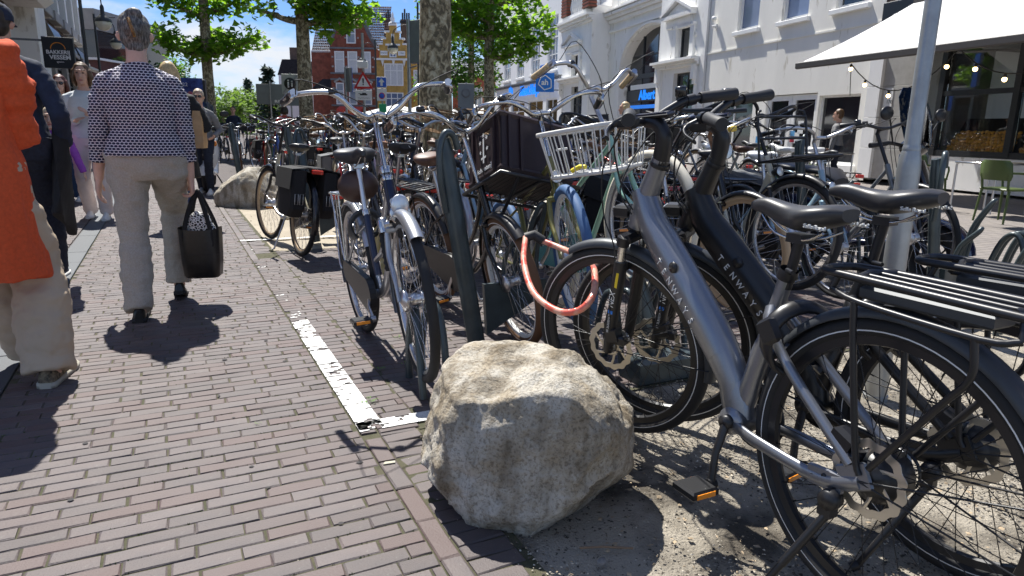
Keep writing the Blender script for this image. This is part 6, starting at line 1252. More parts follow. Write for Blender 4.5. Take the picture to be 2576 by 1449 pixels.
bike('pale blue bicycle behind the cream one with white saddle', M_(4.05, 4.05, -97, 2, 2), frame='fat', paint='paint_sky', sm='paint_white', barm='brushed_alu', barz=1.05)
bike('light grey bicycle parked beside the dark scooter with black carrier', M_(4.55, 3.9, -96, 5, 2), frame='step', paint='paint_grey', barm='satin_black', bar='flat')
# white basket, crate: things resting on bicycles
t = thing('basket', 'white tubular metal basket mounted in front of the olive bicycle', 'basket', mx=MX.Translation((1.715, 2.60, .925)) @ MX.Rotation(RAD(-64), 4, 'Z') @ MX.Rotation(RAD(-9), 4, 'Y') @ MX.Rotation(RAD(4), 4, 'X'))
def rr(a, b, z, r): return smooth([(a, b - r, z), (a - r * .3, b - r * .3, z), (a - r, b, z), (-a + r, b, z), (-a + r * .3, b - r * .3, z), (-a, b - r, z), (-a, -b + r, z), (-a + r * .3, -b + r * .3, z), (-a + r, -b, z), (a - r, -b, z), (a - r * .3, -b + r * .3, z), (a, -b + r, z)], 2)
a, b, h = .175, .215, .19; wb_ = mat('white_enamel', (.62, .61, .57), .35, coat=.3)
MB().tube(rr(a, b, h, .06), [(.010, .0035)] * 23, 6, closed=True, ref=(0, 0, 1)).build('top_rail', wb_, t); MB().tube(rr(a * .84, b * .84, 0, .05), [(.009, .0035)] * 23, 6, closed=True, ref=(0, 0, 1)).build('bottom_rail', wb_, t)
mid = rr(a, b, h, .06); low = rr(a * .84, b * .84, 0, .05); bar_ = None
for i in range(7):
    u = -.86 + 1.72 * i / 6
    for q0, q1 in (((a * .84, u * b * .78, 0), (a, u * b * .9, h)), ((-a * .84, u * b * .78, 0), (-a, u * b * .9, h)), ((u * a * .78, b * .84, 0), (u * a * .88, b, h)), ((u * a * .78, -b * .84, 0), (u * a * .88, -b, h))): MB().tube([q0, q1], .0034, 6).build('basket_bar', wb_, t)
for i in range(5): u = -.8 + 1.6 * i / 4; MB().tube([(u * a * .8, -b * .84, .0), (u * a * .8, b * .84, .0)], .0045, 5).build('floor_bar', wb_, t)
MB().tube([(-a, -b * .2, h * .62), (-a - .02, 0, h * .62), (-a, b * .2, h * .62)], .006, 6).build('clamp', wb_, t)
mb = MB(); mb.tube([(-.02, -b * .85, .02), (.02, -b * .82, .035), (.05, -b * .84, .03)], .010, 6); mb.build('lock_yellow', mat('lock_yellow', (.75, .62, .03), .4), t)
t = thing('crate', 'dark brown plastic crate with white cross, stars and lettering, tilted on the transport bicycle', 'crate', mx=MX.Translation((1.46, 3.074, .911)) @ MX.Rotation(.147, 4, 'Z') @ MX.Rotation(-.386, 4, 'X') @ MX.Rotation(.212, 4, 'Y'))
mb = MB(); a, b, h, w = .437, .317, .30, .008        # x: long side, y: side with the print (x=0 face)
hole = (.10, .217, .215, .255)
def side(p, u, v, L, H, hol=None):
    xs = [0, L] if not hol else [0, hol[0], hol[1], L]; zs = [0, H] if not hol else [0, hol[2], hol[3], H]; p, u, v = V(p), V(u), V(v); nn = u.cross(v).normalized() * w
    for i in range(len(xs) - 1):
        for j in range(len(zs) - 1):
            if hol and i == 1 and j == 1: continue
            q = [p + u * xs[i] + v * zs[j], p + u * xs[i + 1] + v * zs[j], p + u * xs[i + 1] + v * zs[j + 1], p + u * xs[i] + v * zs[j + 1]]; mb.add(q + [k - nn for k in q], [(0, 1, 2, 3), (7, 6, 5, 4), (0, 4, 5, 1), (1, 5, 6, 2), (2, 6, 7, 3), (3, 7, 4, 0)])
side((0, b, 0), (0, -1, 0), (0, 0, 1), b, h, (b - hole[1], b - hole[0], hole[2], hole[3])); side((0, 0, 0), (1, 0, 0), (0, 0, 1), a, h); side((a, 0, 0), (0, 1, 0), (0, 0, 1), b, h); side((a, b, 0), (-1, 0, 0), (0, 0, 1), a, h); mb.box((a / 2, b / 2, .006), (a, b, .01)); mb.build('body', 'crate_brown', t)
mb = MB()
for zz, k in ((h, .012), (.012, .010)): mb.tube([(0, 0, zz), (a, 0, zz), (a, b, zz), (0, b, zz)], [(.016, k)] * 4, 4, closed=True, ref=(0, 0, 1), sm=False)
for (x, y, sx, sy) in ((-.006, .05, .012, .016), (-.006, b - .05, .012, .016), (.05, -.006, .016, .012), (.12, -.006, .016, .012), (a - .05, -.006, .016, .012), (a - .12, -.006, .016, .012)): mb.box((x, y, h / 2), (sx, sy, h * .96))
mb.build('rim', 'crate_brown', t)
B_ = basis((-.0085, b / 2 - .005, .115), (0, -1, 0), (0, 0, 1)); mb = MB()
mb.x = B_; mb.prism([(-.006, -.035), (.006, -.035), (.006, .10), (-.006, .10)], .0012); mb.prism([(-.024, -.012), (.024, -.012), (.024, -.001), (-.024, -.001)], .0016)
for (x, y) in ((0, .118), (.032, .095), (-.034, .085), (.036, .035), (-.032, .03)): mb.prism([(x + (.013 if k % 2 == 0 else .0055) * math.sin(PI * k / 5), y + (.013 if k % 2 == 0 else .0055) * math.cos(PI * k / 5)) for k in range(10)][::-1], .0012)
mb.build('printed_cross', 'reflex', t); text('lettering', '[écht eten]', .036, B_ @ MX.Translation((0, -.068, 0)), 'reflex', t, ex=.0006, bold=.0006)
mb = MB(); mb.x = MX.Identity(4)
for k in range(15): mb.tube([(.02 + k * .028, -.02, -.03), (.02 + k * .028, b + .02, -.03)], .003, 4)
mb.tube([(-.02, -.03, -.03), (a + .02, -.03, -.03), (a + .02, b + .03, -.03), (-.02, b + .03, -.03)], .011, 8, closed=True); mb.tube([(a / 2, -.03, -.035), (a / 2, b + .03, -.035)], .010, 8); mb.tube([(a * .2, -.03, -.03), (a * .25, b * .5, -.16), (a * .3, b, -.3)], .010, 8); mb.tube([(a * .8, -.03, -.03), (a * .75, b * .5, -.16), (a * .7, b, -.3)], .010, 8)
rk_ = mb.build('carrier', 'satin_black', T) if 0 else mb.build('wire_rack', 'satin_black', t); headlight(None, t, V((.30, -.06, -.08)), (.1, -1, -.2), .042, 'chrome')

# ---------------------------------------------------------------- racks
mat('rack_paint', (.052, .070, .075), .38, .3, coat=.2, noise=(7, .25), wear=(30, (.14, .15, .15), .74))
def rackpost(label, x, y, yaw, top=1.07, hoops=True, lean=(-.10, .05)):
    t = thing('bicycle_rack', label, 'bicycle rack', (x, y, 0), RAD(yaw), group='dark steel bicycle racks'); a, b = V((0, 0, 0)), V((lean[0], lean[1], top - .12))
    MB().tube([a, a.lerp(b, .5), b, b + (b - a).normalized() * .10], [(.048, .028)] * 3 + [(.038, .020)], 14, ref=(1, 0, 0)).build('post', 'rack_paint', t)
    c = b + V((0, 0, .0)); lp = smooth([c + V((-.01, -.03, -.25)), c + V((-.045, -.05, -.10)), c + V((-.05, -.05, .04)), c + V((-.02, -.04, .125)), c + V((.03, -.025, .115)), c + V((.055, -.02, .05))], 5); MB().tube(lp, .016, 10).build('top_loop', 'rack_paint', t)
    if hoops:
        mb = MB(); mb.prism([(0, .0), (.36, 0), (.36, -.10), (.28, -.12), (.02, -.27)], .03, MX(((1, 0, 0, .03), (0, 0, 1, -.015), (0, 1, 0, .33), (0, 0, 0, 1)))); mb.build('gusset', 'rack_paint', t)
        def hoop(x0, z0, h, d, r=.013, sl=0): return smooth([(x0 - .028, 0, z0), (x0 - .03, sl * .3, z0 + h * .6), (x0 - .02, sl, z0 + h), (x0 + .0, sl * 1.2, z0 + h + .03), (x0 + .02, sl, z0 + h), (x0 + .03, sl * .3, z0 + h * .6), (x0 + .028, 0, z0)], 4)
        MB().tube(hoop(.17, .33, .22, 0, sl=-.10), .012, 8).build('wheel_hoop', 'rack_paint', t); MB().tube(hoop(.30, .33, .38, 0, sl=-.10), .012, 8).build('wheel_hoop', 'rack_paint', t)
    return t
def lowhoop(t, x, y, z=0., h=.30, r=.016):
    for s in (-1, 1): MB().tube(smooth([(x + s * .055, y - .10, z), (x + s * .055, y - .04, z + h * .7), (x + s * .045, y + .02, z + h), (x + s * .035, y + .10, z + h * .92), (x + s * .03, y + .16, z + h * .5), (x + s * .03, y + .17, z)], 4), r, 8).build('wheel_hoop', 'rack_paint', t)
t = rackpost('tall dark rack post with curled top right behind the boulder, left of the crate', 1.35, 3.10, 0, lean=(-.15, .05)); lowhoop(t, -.43, -.46, 0, .36, .017)
rackpost('rack post at the path edge between pannier bicycle and silver bicycle', 1.21, 6.72, 0, 1.05)
rackpost('rack post by the white scooter beyond the cream boulder', 1.13, 13.2, 0, 1.1, hoops=False); rackpost('rack post behind the pannier bicycle, nearer than the white scooter', 1.55, 9.6, 0, 1.1, hoops=False)
p = at(2045, 560, 5.4); t = rackpost('curled rack post left of the cream bicycle', p.x, p.y, 10, 1.08, lean=(-.22, .05)); lowhoop(t, .3, -.2, 0, .55); lowhoop(t, .6, -.2, 0, .35)
p = at(2385, 560, 4.0); t = rackpost('curled rack post right of the galvanised lamp pole before the dark scooter', p.x, p.y, 10, 1.0, lean=(-.14, .05)); lowhoop(t, .30, -.3, 0, .55); lowhoop(t, .05, -.5, 0, .55); lowhoop(t, .55, -.3, 0, .55)
t = rackpost('low rack bar with base plate behind the two electric bicycles', 1.95, 2.36, 0, .50, False); MB().box((.0, .0, .05), (.34, .14, .13), bev=.02).build('foot', 'rack_paint', t); lowhoop(t, -.10, .18, 0, .36); lowhoop(t, .18, .2, 0, .36)
# red and white spiral lock
mb = MB(); pts = smooth([at(1322, 598, 2.95), at(1318, 660, 2.72), at(1342, 735, 2.50), at(1398, 780, 2.36), at(1450, 783, 2.30), at(1487, 752, 2.30), at(1497, 700, 2.42), at(1482, 655, 2.62), at(1420, 628, 2.86), at(1365, 606, 2.95)], 6)
mb.tube(pts, .0125, 10); lk = thing('cable_lock', 'red and white spiral cable lock looped round the rack hoop and bicycle wheel', 'lock')
def lockmat():
    m = mat('lock_sleeve', (.8, .2, .15), .35, coat=.3); nt = m.node_tree; N = nt.nodes; L = nt.links; tc = N.new('ShaderNodeTexCoord'); nz = N.new('ShaderNodeTexNoise'); nz.inputs['Scale'].default_value = 16; r = N.new('ShaderNodeValToRGB'); r.color_ramp.elements[0].position = .42; r.color_ramp.elements[1].position = .56; r.color_ramp.elements[0].color = (.70, .12, .08, 1); r.color_ramp.elements[1].color = (.72, .36, .26, 1); L.new(tc.outputs['Object'], nz.inputs[0]); L.new(nz.outputs[0], r.inputs[0]); L.new(r.outputs[0], N['Principled BSDF'].inputs[0])
lockmat(); mb.build('sleeve', 'lock_sleeve', lk); q = MB()
for i in range(2, len(pts) - 2, 2): d = (V(pts[i + 1]) - V(pts[i - 1])).normalized(); q.lathe([(.0126, -.003), (.0138, 0), (.0126, .003)], pts[i], d, 10)
tag(q.build('rings', 'lock_sleeve', lk), kind='stuff'); MB().tube([pts[0], V(pts[0]).lerp(V(pts[-1]), .5) + V((0, 0, .02)), pts[-1]], .022, 10).build('lock_body', 'matt_black', lk)

# ---------------------------------------------------------------- the crowd of bicycles behind
r_ = random.Random(21)
PAINTS = ['navy', 'black', 'darkgrey', 'black', 'white', 'sage', 'burgundy', 'black', 'blue', 'grey', 'teal', 'black', 'red', 'sky', 'lilac', 'green', 'cream', 'black', 'darkgrey', 'orange']
pn = lambda c: 'black_paint' if c == 'black' else 'paint_' + c
protos = {}
ORD = ['first', 'second', 'third', 'fourth', 'fifth', 'sixth', 'seventh', 'eighth', 'ninth', 'tenth', 'eleventh', 'twelfth', 'thirteenth', 'fourteenth', 'fifteenth', 'sixteenth']
SAD = [('black', 'saddle_black'), ('black', 'saddle_black'), ('brown', 'brown_leather'), ('tan', 'tan_leather'), ('black', 'saddle_black'), ('white', 'paint_white')]
dots = [(.10 * math.cos(k * 2.4) * (k / 26) ** .5 * 1.1 - .02, .085 * math.sin(k * 2.4) * (k / 26) ** .5, .014 - .02 * (k / 26)) for k in range(3, 26)]
bike('black bicycle with polka dot saddle cover and red rear reflector behind the silver one', M_(1.44, 4.55, 94, 2, 3), frame='step', paint='black_paint', sm='dots', sk='wide', cover=dots, sz=.97, barz=1.08, bar='city', barm='satin_black', mud='black_paint')
bike('black bicycle with silver mudguards behind the tall rack post', M_(1.78, 4.62, 91, 0, 3), frame='oma', paint='black_paint', sm='brown_leather', mud='silver_paint', sz=.93, barz=1.10, springs=True)
kinds = [dict(frame='oma', bar='oma', springs=True, sk='wide'), dict(frame='step', bar='city'), dict(frame='diamond', bar='flat', sk='sport'), dict(frame='step', bar='city', bags='canvas_black'), dict(frame='fat', bar='city', front=('crate', 'crate_black')), dict(frame='oma', bar='oma', front=('basket', 'wicker'), sk='wide'), dict(frame='step', bar='high', bags='canvas_grey'), dict(frame='diamond', bar='city', barm='chrome')]
KN = ['granny', 'step through', 'straight bar', 'pannier', 'crate', 'basket', 'grey bagged', 'tourer']
def crowd(rowname, y, x0, x1, step, yaw, skip=()):
    k = 0; x = x0
    while x < x1:
        ki = r_.randrange(len(kinds)); c = r_.choice(PAINTS); sn, smm = r_.choice(SAD); yw = yaw + r_.uniform(-9, 9); pit = r_.choice((0, 0, 8, 10)); bz = r_.choice((.97, 1.0, 1.03, 1.05, 1.08))
        if not any(abs(x - sx) < .34 for sx in skip):
            lb = f"{c} {KN[ki]} bicycle, {sn} saddle, {ORD[min(15, k)]} from the path, {rowname}"; yy = y + r_.uniform(-.18, .18); key = ki
            if key not in protos:
                protos[key] = bike(lb, M_(x, yy, yw, pit, 3), paint=pn(c), sm=smm, barz=1.03, lod=1, steer=RAD(r_.uniform(-14, 14)), **{**dict(barm=('satin_black' if ki % 2 else 'brushed_alu')), **kinds[ki]})
            else:
                o = copy_tree(protos[key], None, {'frame': pn(c), 'fork': pn(c), 'saddle': smm, 'mudguard': r_.choice(('satin_black', 'black_paint', 'silver_paint', pn(c))), 'wheel': r_.choice(('black_rubber',) * 5 + ('tan_rubber', 'brown_rubber'))}); o.matrix_world = M_(x, yy, yw, pit, r_.uniform(-2, 5)); o['label'] = lb
            k += 1
        x += step * r_.uniform(.85, 1.2)
crowd('row past the crate', 4.65, 2.25, 6.2, .40, 92); crowd('second row', 6.35, 1.75, 6.6, .42, 91); crowd('row at the patchy trunk', 8.9, 1.9, 7.2, .44, -90, (2.83,))
crowd('row behind the cream boulder', 12.0, 1.75, 8.2, .44, 92); crowd('long middle row', 14.1, 1.75, 8.8, .46, -90); crowd('row near the slim trunk', 16.6, 1.9, 9.6, .5, 92); crowd('far row before the parasols', 19.6, 1.6, 10, .52, -90); crowd('farthest row', 22.6, 1.6, 10.5, .56, 92)
# ================================================================ PEOPLE
mat('skin', (.56, .33, .24), .5, noise=(14, .10)); mat('skin_pale', (.60, .38, .29), .5, noise=(14, .10)); mat('lip', (.42, .14, .12), .5); mat('hair_grey', (.040, .036, .032), .5, noise=(60, (.30, .285, .26), 9, (.42, .72)), stretch=(1, 2.2, .6)); mat('hair_blonde', (.50, .37, .19), .5, noise=(45, .35)); mat('hair_red', (.10, .025, .012), .45, noise=(45, .4)); mat('hair_brown', (.10, .055, .025), .5, noise=(45, .4)); mat('hair_light', (.46, .38, .28), .55, noise=(45, .3)); mat('hair_dark', (.02, .014, .01), .45, noise=(40, .3))
mat('linen', (.34, .31, .255), .9, noise=(120, (.42, .395, .34), 4), bump=(260, .5, .002)); mat('orange_wool', (.62, .085, .022), .9, noise=(70, .12), bump=(320, .4, .002)); mat('cream_cloth', (.47, .37, .26), .8, noise=(5, .06), bump=(200, .2, .001)); mat('navy_cloth', (.012, .020, .045), .85, noise=(30, .2)); mat('black_cloth', (.010, .010, .011), .85, noise=(30, .2), bump=(260, .3, .001)); mat('denim', (.025, .055, .125), .9, noise=(50, .3), bump=(300, .3, .001)); mat('dark_denim', (.015, .020, .035), .9, noise=(50, .3)); mat('purple_cloth', (.30, .07, .42), .85, noise=(20, .1)); mat('pale_jacket', (.52, .56, .58), .75, noise=(10, .08)); mat('pink_white', (.64, .56, .53), .85, noise=(12, .05)); mat('white_shoe', (.68, .67, .65), .6, noise=(30, .08)); mat('black_leather', (.012, .012, .012), .35, noise=(40, .3)); mat('rubber_sole', (.42, .39, .32), .7); mat('white_sole', (.70, .69, .66), .7); mat('paper_bag', (.42, .27, .14), .85, noise=(8, .15)); mat('red_cloth', (.5, .03, .03), .85); mat('blue_cloth', (.05, .14, .40), .85); mat('grey_cloth', (.18, .18, .185), .85); mat('green_cloth', (.06, .08, .05), .85, noise=(20, .2))
def dotknit():
    m = mat('dotted_knit', (.62, .60, .68), .85); nt = m.node_tree; N = nt.nodes; L = nt.links; b = N['Principled BSDF']
    tc = N.new('ShaderNodeTexCoord'); sp = N.new('ShaderNodeSeparateXYZ'); L.new(tc.outputs['Object'], sp.inputs[0])
    def mt(op, a, c=None):
        q = N.new('ShaderNodeMath'); q.operation = op
        for i, v in enumerate((a, c)):
            if v is None: continue
            if isinstance(v, (int, float)): q.inputs[i].default_value = v
            else: L.new(v, q.inputs[i])
        return q.outputs[0]
    row = mt('DIVIDE', sp.outputs['Z'], .0150); rf = mt('FLOOR', row); off = mt('MULTIPLY', mt('MODULO', mt('ABSOLUTE', rf), 2.0), .5)
    u = mt('FRACT', mt('ADD', mt('ADD', mt('DIVIDE', sp.outputs['Y'], .0215), off), 50)); v = mt('FRACT', mt('ADD', row, 50))
    du = mt('MULTIPLY', mt('SUBTRACT', u, .5), 2.45); dv = mt('MULTIPLY', mt('SUBTRACT', v, .52), 2.5); d = mt('ADD', mt('MULTIPLY', du, du), mt('MULTIPLY', dv, dv)); f = mt('LESS_THAN', d, 1.22)
    x = N.new('ShaderNodeMix'); x.data_type = 'RGBA'; x.inputs[6].default_value = (.60, .57, .62, 1); x.inputs[7].default_value = (.012, .014, .045, 1); L.new(f, x.inputs[0]); L.new(x.outputs[2], b.inputs['Base Color'])
dotknit()
def zebra():
    m = mat('zebra_cloth', (.02, .02, .02), .8); nt = m.node_tree; N = nt.nodes; L = nt.links; tc = N.new('ShaderNodeTexCoord'); vo = N.new('ShaderNodeTexVoronoi'); vo.feature = 'DISTANCE_TO_EDGE'; vo.inputs['Scale'].default_value = 62
    r = N.new('ShaderNodeValToRGB'); r.color_ramp.elements[0].position = .10; r.color_ramp.elements[1].position = .16; r.color_ramp.elements[0].color = (.7, .69, .66, 1); r.color_ramp.elements[1].color = (.012, .012, .012, 1); L.new(tc.outputs['Object'], vo.inputs[0]); L.new(vo.outputs[0], r.inputs[0]); L.new(r.outputs[0], N['Principled BSDF'].inputs[0])
zebra()
def leopard(): 
    mat('spotted_canvas', (.25, .20, .13), .8, noise=(60, (.02, .018, .015), 3))
leopard()
def ik(a, c, l1, l2, pole):
    a, c = V(a), V(c); d = c - a; L = min(d.length, (l1 + l2) * .999); d = d.normalized(); x = (l1 * l1 - l2 * l2 + L * L) / (2 * L); h = math.sqrt(max(0, l1 * l1 - x * x)); p = V(pole); p = (p - d * p.dot(d)).normalized(); return a + d * x + p * h, a + d * L
def skin(name, shapes, vox, m, parent, wr=0., wf=9., seed=0, sm=4, ratio=None, stretch=(1, 1, 1), **k):
    """one continuous surface from overlapping swept shapes"""
    mb = MB()
    for pts, rad, ref in shapes:
        mb.tube(pts, rad, 16, ref=ref)
    me = mb.mesh(name); me = evalmesh(me, [('REMESH', dict(mode='VOXEL', voxel_size=vox)), ('SMOOTH', dict(factor=.5, iterations=sm))])
    if wr:
        no = [v.normal.copy() for v in me.vertices]
        for v, n in zip(me.vertices, no):
            p = v.co; q = V((p.x * stretch[0], p.y * stretch[1], p.z * stretch[2])); v.co = p + n * wr * (NZ.noise(q * wf + V((seed, 0, 0))) + .6 * (abs(NZ.noise(q * wf * 2.1 + V((0, seed, 3)))) - .3))
    me.polygons.foreach_set('use_smooth', [True] * len(me.polygons)); me.materials.clear(); return ob(name, me, m, parent, **k)
def ell(c, r, n=7, axis=2):
    c = V(c); pts = []; rad = []
    for i in range(n + 1):
        t = -1 + 2 * i / n; t = math.sin(t * PI / 2) * .995; p = V(c); p[axis] += r[axis] * t; pts.append(p); k = math.sqrt(max(.004, 1 - t * t)); o = [a for a in range(3) if a != axis]; rad.append((r[o[0]] * k, r[o[1]] * k))
    return pts, rad, ((1, 0, 0) if axis != 0 else (0, 1, 0))
def hand(sh, wrist, d, side, curl=.5, spread=1., s=1., palm=None):
    """palm and five fingers; d = direction of the hand, side = which way the thumb points, palm = palm normal"""
    d = V(d).normalized(); t = V(side); t = (t - d * t.dot(d)).normalized(); n = d.cross(t) if palm is None else V(palm); n = (n - d * n.dot(d)).normalized(); w = V(wrist)
    sh.append(([w - d * .02, w + d * .03 * s, w + d * .06 * s, w + d * .088 * s], [(.024 * s, .019 * s), (.034 * s, .018 * s), (.041 * s, .0165 * s), (.038 * s, .013 * s)], t))
    for k, (o, L) in enumerate(((.030, .072), (.010, .080), (-.011, .074), (-.030, .058))):
        b = w + d * .078 * s + t * o * s; p1 = b + (d * math.cos(curl * .6) + n * math.sin(curl * .6) + t * o * spread * 2.5) * L * .45 * s; p2 = p1 + (d * math.cos(curl * 1.5) + n * math.sin(curl * 1.5)) * L * .32 * s; p3 = p2 + (d * math.cos(curl * 2.3) + n * math.sin(curl * 2.3)) * L * .25 * s
        sh.append(([b - d * .02, b, p1, p2, p3], [.0085 * s, .0092 * s, .0085 * s, .0078 * s, .0062 * s], None))
    b = w + d * .025 * s + t * .025 * s; p1 = b + (d * .6 + t * .62 + n * .25).normalized() * .042 * s; p2 = p1 + (d * .9 + t * .15 + n * .4).normalized() * .034 * s; sh.append(([b - t * .012, b, p1, p2], [.013 * s, .012 * s, .010 * s, .0075 * s], None))
def person(label, loc, yaw, H=1.68, skinm='skin', hair=None, hairm='hair_brown', top=None, topm='black_cloth', sleeve=1., legs='trousers', legm='denim', shoe='white_shoe', sole='white_sole', feet=((.18, .09), (-.18, -.09)), heel=(0, 0), hands=None, hp=None, girth=1., vox=.012, coat=None, face=True, glasses=None, head=(0, 0, 0), lean=0., shoulders=1., flare=1., cap=None, legw=1., group=None, hc=(.5, .5), wr=.004):
    """x forward, y left, z up; feet=((x,y) left,(x,y) right)"""
    T = thing('person', label, 'person', (loc[0], loc[1], loc[2] if len(loc) > 2 else 0), RAD(yaw), group=group); k = H / 1.68; g = girth
    Z = lambda z: z * k; hip = V((0, 0, Z(.90))); ch = V((lean * .5, 0, Z(1.22))); nk = V((lean, 0, Z(1.415))); hd = nk + V((.02 + head[0], head[1], Z(.150))); sw = .185 * k * shoulders
    sho = {1: nk + V((-.005, sw, -.108)), -1: nk + V((-.005, -sw, -.108))}; hip_ = {1: hip + V((0, .088 * k * g, -.02)), -1: hip + V((0, -.088 * k * g, -.02))}
    hands = hands or ((.06, .27, .76), (.06, -.27, .76)); H_ = {1: V((hands[0][0], hands[0][1], Z(hands[0][2]))), -1: V((hands[1][0], hands[1][1], Z(hands[1][2])))}; hp = hp or {}
    el = {}; wr_ = {}; kn = {}; an = {}; hdir = {}
    for s in (1, -1):
        el[s], wr_[s] = ik(sho[s], H_[s], .285 * k, .25 * k, (-.8, s * .38, -.1)); f = feet[0] if s > 0 else feet[1]; hl = heel[0] if s > 0 else heel[1]; a = V((f[0] - .03, f[1], .085 + hl)); kn[s], an[s] = ik(hip_[s], a, .425 * k, .43 * k, (1, s * .05, 0)); hdir[s] = (wr_[s] - el[s]).normalized()
    tor = [(hip + V((0, 0, -.10)), (.105 * g, .135 * g)), (hip + V((-.01, 0, .0)), (.115 * g, .168 * g)), (hip + V((0, 0, .10)), (.100 * g, .150 * g)), (hip.lerp(ch, .5), (.093 * g, .135 * g)), (ch, (.108 * g, .160 * g * shoulders)), (ch.lerp(nk, .55), (.100 * g, .150 * g * shoulders)), (nk + V((-.01, 0, -.03)), (.070, .092 * shoulders)), (nk + V((-.005, 0, .015)), (.052, .056))]
    sc = lambda e, dr: [( (r[0] + dr) * k, (r[1] + dr) * k) for _, r in e]
    P_ = lambda e: [p for p, _ in e]
    def arm(dr, frac=1., cuff=1.):
        out = []
        for s in (1, -1):
            m_ = el[s].lerp(wr_[s], max(0, (frac - .5) * 2)) if frac > .5 else sho[s].lerp(el[s], frac * 2); pts = [nk + V((-.01, s * .05, -.055)), sho[s] + V((0, -s * .022, .004)), sho[s].lerp(el[s], .30), el[s], m_] if frac > .5 else [nk + V((-.01, s * .05, -.055)), sho[s], sho[s].lerp(el[s], .35), m_]
            rr_ = [.044, .052, .049, .043, .043 - .018 * max(0, (frac - .5) * 2) * (1 if dr < .01 else cuff * .5)]; out.append((pts, [(q * k + dr) for q in rr_[:len(pts)]], None))
        return out
    def leg(dr, frac=1., w=1.):
        out = []
        for s in (1, -1):
            a = an[s].lerp(kn[s], 1 - frac) if frac < 1 else an[s] + V((0, 0, -.03 if dr > .008 else 0)); rr_ = [.098 * g, .094 * g, .073, .056, .055, .042]; ww = [1, 1, 1 + (w - 1) * .35, 1 + (w - 1) * .7, w, w * 1.12 if w > 1 else w]
            out.append(([hip_[s] + V((0, 0, .05)), hip_[s] + V((0, 0, -.04)), hip_[s].lerp(kn[s], .5), kn[s], kn[s].lerp(a, .45), a], [q * k * u + dr for q, u in zip(rr_, ww)], (1, .1, 0)))
        return out
    # body: one surface
    sh = [(P_(tor), sc(tor, 0), (1, 0, 0)), ([nk + V((-.012, 0, -.03)), nk + V((-.006, 0, .05)), hd + V((-.012, head[1] * .0, -.05))], [.058 * k, .052 * k, .055 * k], (1, 0, 0))]
    hs = k ** .35; sh.append(ell(hd + V((-.012, 0, .035)), (.096 * hs, .076 * hs, .098 * hs))); sh.append(ell(hd + V((.030, 0, -.035)), (.064 * hs, .058 * hs, .075 * hs)))
    if face:
        sh.append(([hd + V((.078, 0, .03)), hd + V((.100, 0, -.005)), hd + V((.110, 0, -.022)), hd + V((.085, 0, -.032))], [.010, .012, .016, .012], None)); sh.append(([hd + V((.075, -.03, .045)), hd + V((.087, 0, .046)), hd + V((.075, .03, .045))], [.012, .013, .012], None)); sh.append(ell(hd + V((.073, 0, -.088)), (.022, .026, .018)))
    for s in (1, -1): sh.append(([hd + V((-.008, s * .073 * hs, -.02)), hd + V((-.014, s * .084 * hs, .008)), hd + V((-.010, s * .080 * hs, .030))], [(.012, .008), (.018, .008), (.012, .007)], None))
    sh += arm(0); sh += leg(0)
    for s in (1, -1): side_, curl, palm = hp.get(s, ((1, 0, 0), hc[0 if s > 0 else 1], (0, -s, 0))); hand(sh, wr_[s], hp.get(('d', s), hdir[s]), side_, curl, s=k, palm=palm); sh.append(([an[s], an[s] + V((.03, 0, -.05)), an[s] + V((.12, 0, -.065))], [.036, .034, .026], None))
    body = skin('body', sh, vox if vox < .008 else .009, skinm, T, sm=3)
    if face:
        for s in (1, -1):
            MB().sphere(hd + V((.0835, s * .031, .022)), (.006, .012, .0065), 8, 6).build('eye', 'hair_dark', T); mb = MB(); mb.tube([hd + V((.088, s * .016, .047)), hd + V((.090, s * .033, .052)), hd + V((.080, s * .05, .046))], .0035, 5); mb.build('eyebrow', hairm, T)
        MB().sphere(hd + V((.0915, 0, -.057)), (.006, .022, .0075), 10, 6).build('mouth', 'lip', T)
    if glasses:
        mb = MB()
        for s in (1, -1): mb.sphere(hd + V((.092, s * .032, .020)), (.007, .029, .021), 12, 6); mb.tube([hd + V((.088, s * .058, .028)), hd + V((.0, s * .081, .028)), hd + V((-.02, s * .082, .02))], .0028, 5)
        mb.tube([hd + V((.098, -.01, .024)), hd + V((.098, .01, .024))], .0025, 5); mb.build('glasses', 'dark_glass' if glasses == 'sun' else 'black_plastic', T)
    # hair
    if hair:
        hs2 = hs; q = [ell(hd + V((-.020, 0, .050)), (.100 * hs2, .085 * hs2, .098 * hs2)), ell(hd + V((-.045, 0, .0)), (.066, .078, .085))]
        if hair in ('bun', 'up'): q += [ell(hd + V((-.105, .0, .045)), (.034, .052, .06)), ell(hd + V((-.085, -.01, .115)), (.035, .045, .035)), ell(hd + V((-.075, 0, -.055)), (.03, .045, .04))]
        if hair in ('bob', 'long'):
            L = .12 if hair == 'bob' else .26
            for s in (1, -1): q.append(([hd + V((-.01, s * .074, .06)), hd + V((-.015, s * .088, -.02)), hd + V((-.03, s * .080, -L * .6)), hd + V((-.04, s * .07, -L))], [(.055, .022), (.06, .026), (.05, .028), (.02, .015)], (1, 0, 0)))
            q.append(([hd + V((-.07, 0, .05)), hd + V((-.085, 0, -.05)), hd + V((-.08, 0, -L))], [(.035, .075), (.04, .08), (.02, .06)], (1, 0, 0)))
        hm = skin('hair', q, .006 if vox < .01 else .010, hairm, T, wr=.007 if vox < .01 else .006, wf=26, seed=3, sm=2, stretch=(1, 1, .5))
        if face:      # keep the face free
            me = hm.data; 
            for v in me.vertices:
                p = v.co - hd
                lim = .052 if p.z > .07 else (.030 if hair not in ('bob', 'long') else .040)
                if p.x > lim and p.z < .098: v.co.x = hd.x + lim + (p.x - lim) * .12 if abs(p.y) > .0 else v.co.x; v.co.y -= .0
